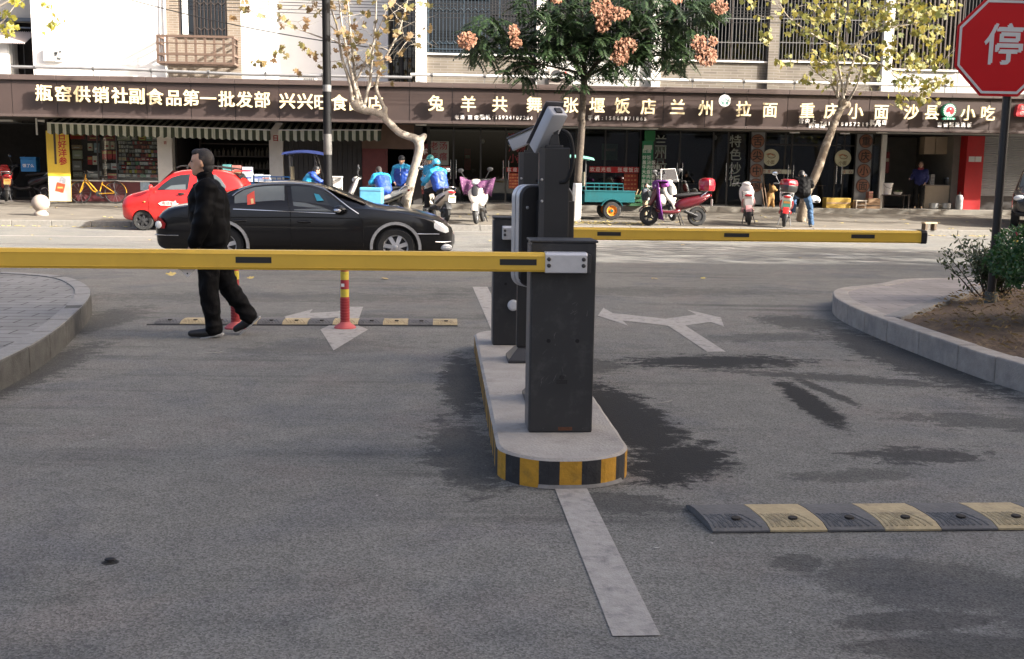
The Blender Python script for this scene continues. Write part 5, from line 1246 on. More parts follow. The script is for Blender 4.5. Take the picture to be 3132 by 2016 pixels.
# ------------------------------------------------------------------ scooters
M_SEAT = mk('scooter_seat', (.018, .018, .019), rough=.55, var=.1)
M_PLAST = mk('dark_plastic', (.03, .03, .031), rough=.5, var=.1)
M_MIRR = mk('mirror_glass', (.75, .78, .8), rough=.08, metal=.9, var=.02)
def ell(c, a, b_, t, n=14, e=2.4):
    """superellipse ring in the plane across direction t (in x-z), half width a (y), half height b_"""
    up = Vector((-t[1], 0, t[0])); out = []
    for k in range(n):
        an = 2 * PI * k / n; ca, sa = math.cos(an), math.sin(an)
        y = a * math.copysign(abs(ca) ** (2 / e), ca); h = b_ * math.copysign(abs(sa) ** (2 / e), sa); out.append(tuple(Vector((c[0], y, c[1])) + up * h))
    return out
def swoop(name, path, m, parent, e=2.4, sub=1):
    """path rows: x, z, half width, half height"""
    b = MB(); rings = []
    for i, (x, z, a, h) in enumerate(path):
        p, q = path[max(i - 1, 0)], path[min(i + 1, len(path) - 1)]; t = Vector((q[0] - p[0], q[1] - p[1])).normalized(); rings.append(ell((x, z), a, h, t, e=e))
    b.loft(rings); return b.build(name, m, parent, sub=sub, smooth=60)
def scooter(label, s, d, z, rz, col, trim=None, seat=None, box=None, mirrors=True, shield=None, lean=.06, plate=None, group='electric scooters on the far pavement', steer=.0, rim=None):
    g = thing('scooter', label, 'scooter', s, d, z, rz, group); g.rotation_euler[0] = 0
    t = bpy.data.objects.new('frame', None); bpy.data.objects.remove(t)
    pm = col; tm = trim or M_PLAST
    def whl(x):
        b = MB(); b.lathe([(.15, -.045), (.205, -.045), (.232, -.02), (.232, .02), (.205, .045), (.15, .045)], (x, 0, .232), 26, 'y', ring=True); w = b.build('wheel', M_TYRE, g, smooth=40)
        b = MB(); b.lathe([(.155, -.03), (.15, -.035), (.13, -.03), (.13, .03), (.15, .035), (.155, .03)], (x, 0, .232), 24, 'y', ring=True)
        for k in range(5): a = 2 * PI * k / 5; b.tube([(x, 0, .232), (x + .14 * math.cos(a), 0, .232 + .14 * math.sin(a))], .018, 6)
        b.lathe([(.05, -.05), (.05, .05)], (x, 0, .232), 12, 'y'); b.build('rim', rim or M_ALLOY, w)
    whl(.64); whl(-.56)
    b = MB(); n = 9
    b.loft([[(.64 + rr * math.cos(a), y, .24 + rr * math.sin(a)) for rr, y in ((.25, -.075), (.275, -.05), (.275, .05), (.25, .075))] for a in [math.radians(20 + 130 * k / n) for k in range(n + 1)]], closed=True); b.build('front_fender', pm, g, smooth=60)
    b = MB()
    for y in (-.065, .065): b.tube([(.64, y, .24), (.53, y, .62)], .02, 6)
    b.build('fork', M_DKM, g)
    swoop('leg_shield', [(.66, .48, .06, .03), (.60, .56, .15, .06), (.52, .70, .19, .065), (.45, .86, .20, .06), (.40, .97, .14, .05), (.385, 1.02, .06, .03)], pm, g)
    swoop('shield_panel', [(.60, .60, .05, .03), (.56, .72, .10, .045), (.515, .84, .10, .04), (.47, .93, .06, .03)], tm, g)
    swoop('floorboard', [(.50, .42, .14, .05), (.40, .34, .17, .05), (.15, .31, .18, .05), (-.05, .34, .17, .07), (-.15, .40, .12, .05)], tm, g)
    swoop('rear_body', [(-.02, .42, .10, .08), (-.10, .50, .14, .14), (-.30, .56, .165, .15), (-.55, .62, .165, .13), (-.78, .72, .13, .08), (-.90, .78, .06, .03)], pm, g)
    swoop('side_trim', [(-.08, .42, .155, .04), (-.35, .50, .178, .05), (-.62, .60, .175, .045), (-.80, .70, .14, .02)], tm, g)
    swoop('seat', [(.06, .70, .06, .03), (.0, .735, .12, .05), (-.2, .74, .145, .05), (-.38, .77, .15, .055), (-.60, .80, .14, .045), (-.74, .81, .08, .03)], seat or M_SEAT, g)
    b = MB(); b.tube([(-.56, -.09, .24), (-.25, -.09, .36)], .03, 8); b.tube([(-.56, .09, .24), (-.25, .09, .36)], .03, 8); b.lathe([(.10, -.07), (.11, -.05), (.11, .05), (.10, .07)], (-.56, 0, .232), 18, 'y'); b.build('motor', M_DKM, g)
    b = MB(); b.loft([[(-.56 + rr * math.cos(a), y, .25 + rr * math.sin(a)) for rr, y in ((.25, -.07), (.265, 0), (.25, .07))] for a in [math.radians(60 + 100 * k / 6) for k in range(7)]]); b.build('rear_fender', tm, g, smooth=60)
    swoop('headset', [(.50, .98, .05, .03), (.47, 1.0, .11, .06), (.40, 1.02, .13, .065), (.33, 1.03, .09, .04), (.29, 1.03, .04, .02)], pm, g)
    b = MB(); b.ball((.485, 0, .985), (.035, .085, .05), 12, 8); b.build('headlight', M_LAMPG, g)
    for sg in (-1, 1):
        b = MB(); b.tube([(.38, sg * .08, 1.03), (.36, sg * .2, 1.05), (.30, sg * .33, 1.04)], .015, 8); hb = b.build('handlebar', M_DKM, g); b = MB(); b.tube([(.325, sg * .27, 1.045), (.285, sg * .37, 1.035)], .022, 8); b.build('grip', M_RUBB, hb)
        if mirrors:
            b = MB(); b.tube([(.35, sg * .22, 1.05), (.38, sg * .29, 1.16), (.37, sg * .34, 1.25)], .009, 6); mm = b.build('mirror', M_DKM, g); b = MB(); b.ball((.36, sg * .36, 1.29), (.018, .075, .052), 14, 8); b.build('mirror_head', M_PLAST, mm)
            b = MB(); b.ball((.343, sg * .36, 1.29), (.008, .068, .046), 14, 8); b.build('mirror_face', M_MIRR, mm)
    b = MB(); b.ball((-.885, 0, .745), (.035, .10, .035), 12, 8); b.build('tail_light', M_TAIL, g)
    b = MB(); b.tube([(-.62, -.13, .72), (-.8, -.15, .86), (-.9, 0, .87), (-.8, .15, .86), (-.62, .13, .72)], .013, 6); b.build('grab_rail', M_CHR, g, smooth=60)
    b = MB(); b.tube([(-.1, -.1, .3), (-.2, -.16, .02)], .013, 6); b.tube([(-.1, .1, .3), (-.2, .16, .02)], .013, 6); b.build('stand', M_DKM, g)
    b = MB(); b.box(-.93, -.925, -.09, .09, .50, .66); pl = b.build('number_plate', plate or M_LWH, g)
    if plate is not None:
        b = MB(); b.box(-.934, -.931, -.075, .075, .59, .64); b.build('plate_header', mk('plate_amber', (.5, .22, .05), rough=.5), pl)
    if box is not None:
        b = MB(); rg = []
        for zz, k in ((.86, .82), (.90, .95), (1.02, 1.), (1.03, .98)): rg.append([(-.80 + .21 * k * math.cos(a) * (abs(math.cos(a)) + abs(math.sin(a))) ** -.55, .22 * k * math.sin(a) * (abs(math.cos(a)) + abs(math.sin(a))) ** -.55, zz) for a in [2 * PI * j / 20 for j in range(20)]])
        b.loft(rg); tb = b.build('top_box', box[0], g, smooth=50)
        b = MB(); rg = []
        for zz, k in ((1.03, 1.0), (1.08, .99), (1.15, .88), (1.175, .6)): rg.append([(-.80 + .21 * k * math.cos(a) * (abs(math.cos(a)) + abs(math.sin(a))) ** -.55, .22 * k * math.sin(a) * (abs(math.cos(a)) + abs(math.sin(a))) ** -.55, zz) for a in [2 * PI * j / 20 for j in range(20)]])
        b.loft(rg); b.build('top_box_lid', box[1], tb, smooth=50)
    if shield:
        b = MB(); b.add([(.50, -.24, 1.0), (.50, .24, 1.0), (.40, .2, 1.34), (.40, -.2, 1.34)], [(0, 1, 2, 3)]); ws = b.build('windshield', glassmat('clear_screen', (.62, .64, .66), .05), g); b = MB(); b.tube([(.50, -.24, 1.0), (.40, -.2, 1.34), (.40, .2, 1.34), (.50, .24, 1.0)], .01, 6); b.build('screen_frame', M_LWH, ws)
    g.rotation_euler[0] = lean; g.scale = (1.1, 1.1, 1.1); return g
def sp(px, py, z=.2): s, d = GX(px, py, z); return s, d
M_SW = mk('scooter_cream', (.60, .54, .46), rough=.3, coat=.4, var=.08); M_SWH = mk('scooter_white', (.70, .68, .66), rough=.3, coat=.4, var=.05); M_SMAR = mk('scooter_maroon', (.085, .006, .011), rough=.3, coat=.35, var=.08); M_SRD = mk('scooter_red', (.42, .02, .02), rough=.3, coat=.4); M_SBLK = mk('scooter_black', (.015, .015, .016), rough=.3, coat=.4); M_SGRY = mk('scooter_silver', (.38, .37, .34), rough=.3, coat=.4)
M_PLG = mk('plate_green', (.08, .28, .20), rough=.5); M_PLY = mk('plate_yellow', (.5, .36, .12), rough=.5)
M_BOXR = mk('box_red', (.30, .010, .02), rough=.2, coat=.7)
# seen from left to right
s0, z0 = PX(30, 560, 34.4); scooter('black delivery scooter carrying a bright blue box in the dark gap at the left edge', PX(85, 560, 35.9)[0], 35.9, .43, math.radians(165), M_SBLK, plate=M_PLY)
scooter('red scooter with a yellow plate half cut off by the left edge', PX(12, 560, 35.3)[0], 35.3, .40, math.radians(115), M_SRD, plate=M_PLY, mirrors=False)
s1, d1 = PX(1130, 640, 29.3)[0], 29.3
SB = scooter('silver cream delivery scooter under the seated rider with the pale blue carrier', s1 + .1, d1, pz(d1), math.radians(183), M_SGRY)
s2, d2 = PX(1335, 640, 28.9)[0], 28.9
SD = scooter('cream scooter under the rider in the pale blue helmet', s2, d2, pz(d2), math.radians(112), M_SW, plate=M_LWH)
s3, d3 = PX(1468, 680, 28.55)[0], 28.55
SP = scooter('parked scooter facing the street under a purple patterned quilt', s3, d3, pz(d3), math.radians(-100), M_SW)
s4, d4 = PX(2062, 690, 28.35)[0], 28.35
SM = scooter('maroon scooter with red top box parked side on along the kerb', s4, d4, pz(d4), math.radians(180), M_SMAR, M_SMAR, box=(M_BOXR, M_BOXR), rim=M_PLAST)
s5, d5 = PX(2030, 640, 30.6)[0], 30.6
scooter('white scooter with clear windshield behind the maroon scooter', s5, d5, pz(d5), math.radians(-80), M_SW, shield=True)
s6, d6 = PX(2290, 650, 29.3)[0], 29.3
scooter('white and pink scooter parked tail towards the street beside the character board', s6, d6, pz(d6), math.radians(76), M_SWH, mk('scooter_pink', (.45, .22, .22), rough=.35, coat=.3), seat=M_SWH, mirrors=False, lean=-.08)
s7, d7 = PX(2405, 690, 28.55)[0], 28.55
SJ = scooter('dark scooter with a red domed top box under the man in the black jacket', s7 - .02, d7 + .15, pz(d7), math.radians(72), M_SWH, M_SRD, box=(M_SBLK, M_BOXR), plate=M_PLG)
def single(name, mb, mats, label, cat, s, d, z=0, rz=0, group=None, **kw):
    o = mb.build(name, mats, **kw); put(o, s, d, z, rz); return tag(o, label, cat, group)
# delivery boxes
M_DBX = mk('delivery_blue', (.015, .17, .42), rough=.5, var=.06); M_DB2 = mk('delivery_pale_blue', (.09, .32, .50), rough=.6, var=.12, scale=8)
x_, z_ = PX(93, 503, 36.0); t = thing('delivery_box', 'bright blue delivery box with white lettering on the dark scooter at the left edge', 'delivery box', x_ + .0, 36.0, z_ - .24, .1)
b = MB(); b.box(-.24, .24, -.25, .25, 0, .42); b.build('box', M_DBX, t, bevel=.02); b = MB(); b.box(-.25, .25, -.26, .26, .42, .48); b.build('lid', M_DBX, t, bevel=.015)
b = MB()
for k, c in enumerate('饿了么'): b.text(c, -.12 + k * .12, .2, .11, -.252, .003, .015)
b.build('lettering', M_LWH, t)
x_, z_ = PX(1137, 596, 28.8); t = thing('delivery_box', 'pale blue soft delivery carrier beside the seated rider, just behind the black car', 'delivery box', x_, 28.8, z_ - .26, -.08)
b = MB(); b.box(-.30, .30, -.24, .24, 0, .46); b.build('carrier', M_DB2, t, bevel=.03); b = MB(); b.box(-.305, .305, -.245, .245, .36, .375); b.box(-.305, .305, -.245, .245, 0.02, .035); b.build('piping', M_DKM, t); b = MB(); b.tube([(-.12, 0, .46), (-.1, 0, .52), (.1, 0, .52), (.12, 0, .46)], .012, 6); b.build('carry_strap', M_DKM, t)
# quilts
def drape(name, label, cat, s, d, z, rz, nx, ny, f, mats):
    b = MB(); vs = []
    for i in range(nx + 1):
        for j in range(ny + 1): vs.append(f(i / nx, j / ny))
    b.add(vs, [(i * (ny + 1) + j, (i + 1) * (ny + 1) + j, (i + 1) * (ny + 1) + j + 1, i * (ny + 1) + j + 1) for i in range(nx) for j in range(ny)]); b.keep = True
    o = b.build(name, mats, smooth=180); put(o, s, d, z, rz); o.scale = (1.1, 1.1, 1.1); return tag(o, label, cat)
def quiltmat(name, c1, c2, sc):
    m = mk(name, c1, rough=.75, var=.15, scale=sc); nt = m.node_tree; b = nt.nodes['Principled BSDF']; tc = _n(nt, 'ShaderNodeTexCoord'); v = _n(nt, 'ShaderNodeTexVoronoi'); v.inputs['Scale'].default_value = sc; nt.links.new(tc.outputs['Object'], v.inputs['Vector'])
    r = _n(nt, 'ShaderNodeValToRGB'); r.color_ramp.elements[0].color = rgb(c2); r.color_ramp.elements[1].color = rgb(c1); r.color_ramp.elements[0].position = .18; r.color_ramp.elements[1].position = .36; nt.links.new(v.outputs['Distance'], r.inputs[0]); nt.links.new(r.outputs[0], b.inputs['Base Color']); return m
def q1(u, v):
    y = (u - .5) * .86; t = v; sag = .10 * (1 - (2 * u - 1) ** 2)
    wob_ = .02 * math.sin(u * 21 + v * 4)
    if t < .3: return (.22 + t * .9, y, 1.10 - sag + .02 + wob_ * .4)
    k = (t - .3) / .7; return (.47 + .04 * math.sin(k * 3) + wob_, y * (1 - .22 * k), 1.10 - sag - k * (.16 + .26 * abs(2 * u - 1)) + .03 * math.sin(u * 30) * k)
drape('quilt', 'purple patterned quilt hung over the handlebars of the parked scooter', 'quilt', s3, d3, pz(d3), math.radians(-100), 20, 16, q1, quiltmat('quilt_purple', (.11, .03, .095), (.34, .18, .25), 26))
def q2(u, v):
    y = (u - .5) * .62; wob_ = .025 * math.sin(u * 17 + v * 5)
    if v < .25: return (.2 + v * 1.2, y, 1.07 + .03 * math.sin(v * 12) + wob_ * .5)
    k = (v - .25) / .75; return (.50 - .18 * k + wob_, y * (1 + .12 * k), 1.07 - k * .93)
drape('cover', 'shiny purple wind cover draped over the front of the maroon scooter', 'cover', s4 - .02, d4 - .03, pz(d4), math.radians(180), 18, 18, q2, quiltmat('cover_purple', (.085, .006, .13), (.24, .06, .32), 34))
b = MB(); b.ball((.30, 0, 1.12), (.13, .19, .10), 14, 9); single('bundle', b, quiltmat('cover_purple2', (.30, .05, .30), (.55, .25, .5), 30), 'purple cloth bundle stuffed on the handlebar of the maroon scooter', 'bundle', s4, d4, pz(d4), math.radians(180), smooth=180)

# ------------------------------------------------------------------ cargo tricycles
def trike(label, s, d, z, rz, col, roofc, rimc, canopy_glass=False, flip=1):
    g = thing('cargo_tricycle', label, 'tricycle', s, d, z, rz, 'cargo tricycles on the far pavement'); ww = .48
    b = MB(); b.box(-.80, .66, -ww, ww, .50, .55); b.box(-.80, .66, -ww, -ww + .03, .55, .80); b.box(-.80, .66, ww - .03, ww, .55, .80); b.box(-.80, -.77, -ww + .03, ww - .03, .55, .80); b.box(.63, .66, -ww + .03, ww - .03, .55, .80); b.box(-.82, .68, -ww - .015, ww + .015, .80, .83); b.box(-.82, .68, -ww - .012, -ww, .64, .66); b.build('cargo_bed', col, g, bevel=.006)
    b = MB()
    for y in (-ww, ww):
        b.tube([(-.45, y, .83), (-.45, y, 1.03), (.62, y, 1.03), (.62, y, .83)], .014, 6); b.tube([(-.45, y, .93), (.62, y, .93)], .011, 6)
        for x in (-.1, .25): b.tube([(x, y, .83), (x, y, 1.03)], .011, 6)
    b.build('bed_rail', col, g)
    for sg in (-1, 1):
        b = MB(); b.loft([[(-.12 + rr * math.cos(a), sg * y, .26 + rr * math.sin(a)) for rr, y in ((.33, .49), (.35, .49), (.35, .67), (.33, .67))] for a in [math.radians(25 + 130 * k / 8) for k in range(9)]]); b.build('fender', col, g, smooth=30)
        b = MB(); b.lathe([(.15, .07), (.24, .065), (.265, .03), (.265, -.03), (.24, -.065), (.15, -.07)], (-.12, sg * .58, .265), 28, 'y', ring=True); w = b.build('wheel', M_TYRE, g, smooth=40)
        b = MB(); b.lathe([(0, .05), (.05, .055), (.06, .03), (.12, .025), (.155, .06), (.165, .06), (.165, -.06), (.155, -.06), (.12, -.025), (.06, -.03), (.05, -.055), (0, -.05)], (-.12, sg * .58, .265), 28, 'y'); r_ = b.build('rim', rimc, w, smooth=30)
        b = MB(); b.lathe([(0, .062), (.045, .06), (.045, -.06), (0, -.062)], (-.12, sg * .58, .265), 14, 'y'); b.build('hub', col, r_)
    b = MB(); b.lathe([(.15, .04), (.22, .04), (.25, .015), (.25, -.015), (.22, -.04), (.15, -.04)], (1.68, 0, .25), 26, 'y', ring=True); w = b.build('wheel', M_TYRE, g, smooth=40); b = MB(); b.lathe([(0, .05), (.16, .03), (.16, -.03), (0, -.05)], (1.68, 0, .25), 20, 'y'); b.build('rim', rimc, w)
    b = MB(); b.tube([(-.7, -.25, .44), (1.05, -.25, .42), (1.45, -.04, .62)], .03, 8); b.tube([(-.7, .25, .44), (1.05, .25, .42), (1.45, .04, .62)], .03, 8); b.tube([(-.12, -.55, .27), (-.12, .55, .27)], .035, 8); b.tube([(1.68, -.06, .25), (1.44, -.06, .95)], .025, 8); b.tube([(1.68, .06, .25), (1.44, .06, .95)], .025, 8); b.build('frame', M_DKM, g)
    b = MB(); b.loft([[(1.68 + rr * math.cos(a), y, .25 + rr * math.sin(a)) for rr, y in ((.28, -.07), (.3, 0), (.28, .07))] for a in [math.radians(20 + 130 * k / 6) for k in range(7)]]); b.build('front_fender', col, g, smooth=40)
    b = MB(); b.box(1.42, 1.52, -.36, .36, .45, .98); b.box(.85, 1.5, -.36, .36, .40, .45); b.build('leg_panel', col, g, bevel=.02)
    b = MB(); b.box(.66, 1.02, -.32, .32, .45, .72); b.build('seat_box', col, g, bevel=.02); b = MB(); b.box(.66, 1.02, -.33, .33, .72, .80); b.build('seat', M_SEAT, g, bevel=.03)
    b = MB(); b.box(.63, .67, -.32, .32, .95, 1.35); b.build('backrest', mk('trike_back', (.4, .36, .26), rough=.8), g, bevel=.01)
    b = MB(); b.tube([(1.40, -.36, 1.08), (1.42, 0, 1.05), (1.40, .36, 1.08)], .016, 8); b.build('handlebar', M_DKM, g)
    b = MB()
    for x, y in ((.64, -.42), (.64, .42), (1.42, -.40), (1.42, .40)): b.tube([(x, y, .8 if x < 1 else .95), (x + (.0 if x < 1 else -.06), y, 1.72)], .016, 6)
    b.build('canopy_post', M_BARL, g)
    b = MB(); n = 10; vs = []
    for k in range(n + 1):
        x = .40 + 1.25 * k / n; zc_ = 1.70 + .11 * math.sin(PI * (k / n * .8 + .1))
        for y, e in ((-.52, -.05), (-.3, .02), (0, .04), (.3, .02), (.52, -.05)): vs.append((x, y, zc_ + e))
    b.add(vs, [(5 * k + j, 5 * k + 5 + j, 5 * k + 6 + j, 5 * k + 1 + j) for k in range(n) for j in range(4)]); b.build('canopy', roofc, g, smooth=60)
    b = MB(); b.box(1.36, 1.40, -.15, .15, .82, .94); b.build('headlight', M_LAMPG, g, bevel=.02) if False else None
    b = MB(); b.ball((1.55, 0, .90), (.05, .1, .07), 12, 8); b.build('headlight', M_LAMPG, g)
    if canopy_glass:
        b = MB(); b.add([(1.54, -.42, 1.0), (1.54, .42, 1.0), (1.36, .42, 1.68), (1.36, -.42, 1.68)], [(0, 1, 2, 3)]); ws = b.build('windscreen', glassmat('trike_screen', (.5, .53, .55), .15), g); b = MB(); b.tube([(1.54, -.42, 1.0), (1.36, -.42, 1.68), (1.36, .42, 1.68), (1.54, .42, 1.0)], .02, 6); b.build('screen_frame', M_DKM, ws)
        b = MB(); b.add([(.64, -.43, .9), (.64, .43, .9), (.60, .43, 1.66), (.60, -.43, 1.66)], [(0, 1, 2, 3)]); b.build('rear_sheet', mk('plastic_sheet', (.42, .42, .44), rough=.4), g)
    return g
M_TEAL = mk('trike_teal', (.008, .10, .115), rough=.45, var=.12, scale=4, wear=(.02, .07, .075), wscale=5); M_TBLU = mk('trike_blue', (.015, .14, .40), rough=.45, var=.1)
s8, d8 = PX(1400 + 1230 / 2.659, 660, 30.6)[0], 30.6
trike('teal cargo tricycle with orange rims beside the whitewashed tree trunk', s8 - .12, d8 + .1, pz(d8), PI, M_TEAL, mk('canopy_mint', (.16, .42, .34), rough=.5, var=.1), mk('rim_orange', (.60, .20, .02), rough=.4))
s9 = PX(935, 540, 32.6)[0]
trike('blue cargo tricycle with a blue canopy beside the lamp post', s9 - 1.05, 32.6, pz(32.6), 0, M_TBLU, mk('canopy_blue', (.06, .10, .34), rough=.5, var=.1), M_ALLOY, True)

# ------------------------------------------------------------------ yellow bicycle against the counter front
M_BYW = mk('bicycle_yellow', (.52, .27, .02), rough=.35, var=.1)
sA, zA_ = PX(730 / 2.991, 350 + 718 / 2.991, 35.1); sB_, zB_ = PX(1052 / 2.991, 350 + 715 / 2.991, 35.1)
bk = thing('bicycle', 'yellow city bicycle with a front basket leaning at the packet display window', 'bicycle', (sA + sB_) / 2, 35.1, .375)
L2 = (sB_ - sA) / 2; r = .33
for x in (-L2, L2):
    b = MB(); n = 30; b.tube([(x + r * math.cos(2 * PI * k / n), 0, r + .01 + r * math.sin(2 * PI * k / n)) for k in range(n + 1)], .019, 6, caps=False); w = b.build('wheel', M_TYRE, bk, smooth=60)
    b = MB()
    for k in range(14): a = 2 * PI * k / 14; b.tube([(x, .02 * (-1) ** k, r + .01), (x + (r - .02) * math.cos(a), 0, r + .01 + (r - .02) * math.sin(a))], .003, 4)
    b.build('spokes', M_BARL, w); b = MB(); b.lathe([(.03, -.05), (.03, .05)], (x, 0, r + .01), 10, 'y'); b.build('hub', M_DKM, w)
    b = MB(); b.loft([[(x + (r + .035) * math.cos(a), y, r + .01 + (r + .035) * math.sin(a)) for y in (-.03, 0, .03)] for a in [math.radians((20 if x < 0 else 0) + 140 * k / 10) for k in range(11)]], closed=False, caps=False); b.build('mudguard', M_BYW, bk, smooth=60)
hx, hz = -L2 + .17, .92; bbx, bbz = .04, .30; stx, stz = .16, .80
b = MB(); b.tube([(-L2, .05, r), (hx - .06, .05, .62), (hx, 0, hz - .12)], .014, 6); b.tube([(-L2, -.05, r), (hx - .06, -.05, .62), (hx, 0, hz - .12)], .014, 6); b.build('fork', M_BYW, bk)
b = MB(); b.tube([(hx - .02, 0, .72), (hx + .02, 0, hz)], .02, 8); b.tube([(hx, 0, .80), (-.12, 0, .50), (bbx, 0, bbz)], .022, 8); b.tube([(hx, 0, .70), (-.16, 0, .40), (bbx, 0, bbz)], .020, 8); b.tube([(bbx, 0, bbz), (stx, 0, stz - .1)], .018, 8); b.tube([(bbx, .04, bbz), (L2, .05, r)], .012, 6); b.tube([(bbx, -.04, bbz), (L2, -.05, r)], .012, 6); b.tube([(stx - .03, .04, .62), (L2, .05, r)], .011, 6); b.tube([(stx - .03, -.04, .62), (L2, -.05, r)], .011, 6); b.build('frame', M_BYW, bk, smooth=60)
b = MB(); b.tube([(stx, 0, stz - .12), (stx + .02, 0, stz)], .013, 6); sp_ = b.build('seat_post', M_CHR, bk); b = MB(); b.ball((stx + .03, 0, stz + .04), (.14, .09, .045), 12, 8); b.build('saddle', M_SEAT, bk)
b = MB(); b.tube([(hx + .16, -.28, hz + .09), (hx + .02, -.2, hz + .1), (hx, 0, hz + .02), (hx + .02, .2, hz + .1), (hx + .16, .28, hz + .09)], .013, 6); b.build('handlebar', M_CHR, bk, smooth=60)
b = MB(); b.lathe([(.09, -.035), (.095, -.03), (.09, -.025)], (bbx, 0, bbz), 20, 'y'); b.tube([(bbx, -.06, bbz), (bbx + .12, -.06, bbz - .12)], .01, 6); b.tube([(bbx, .06, bbz), (bbx - .12, .06, bbz + .12)], .01, 6); b.box(bbx + .08, bbx + .16, -.14, -.05, bbz - .14, bbz - .11); b.build('crank', M_DKM, bk)
b = MB(); x0, x1, z0, z1 = -L2 - .16, -L2 + .14, .80, 1.02
for k in range(7):
    for y in (-.15, .15): b.tube([(x0 + .03 + (x1 - x0 - .06) * k / 6, y * .85, z0), (x0 + (x1 - x0) * k / 6, y, z1)], .004, 4)
for zz in (z0, .88, .95, z1):
    e = (zz - z0) / (z1 - z0) * .03 - .03; b.tube([(x0 - e, -.15 - e * .7, zz), (x1 + e, -.15 - e * .7, zz), (x1 + e, .15 + e * .7, zz), (x0 - e, .15 + e * .7, zz), (x0 - e, -.15 - e * .7, zz)], .005, 4)
b.build('basket', M_BAR, bk)
b = MB(); b.box(stx + .12, stx + .48, -.07, .07, .71, .72); b.tube([(L2, -.06, r), (stx + .4, -.07, .71)], .007, 4); b.build('carrier', M_DKM, bk)
bk.rotation_euler[0] = -.10
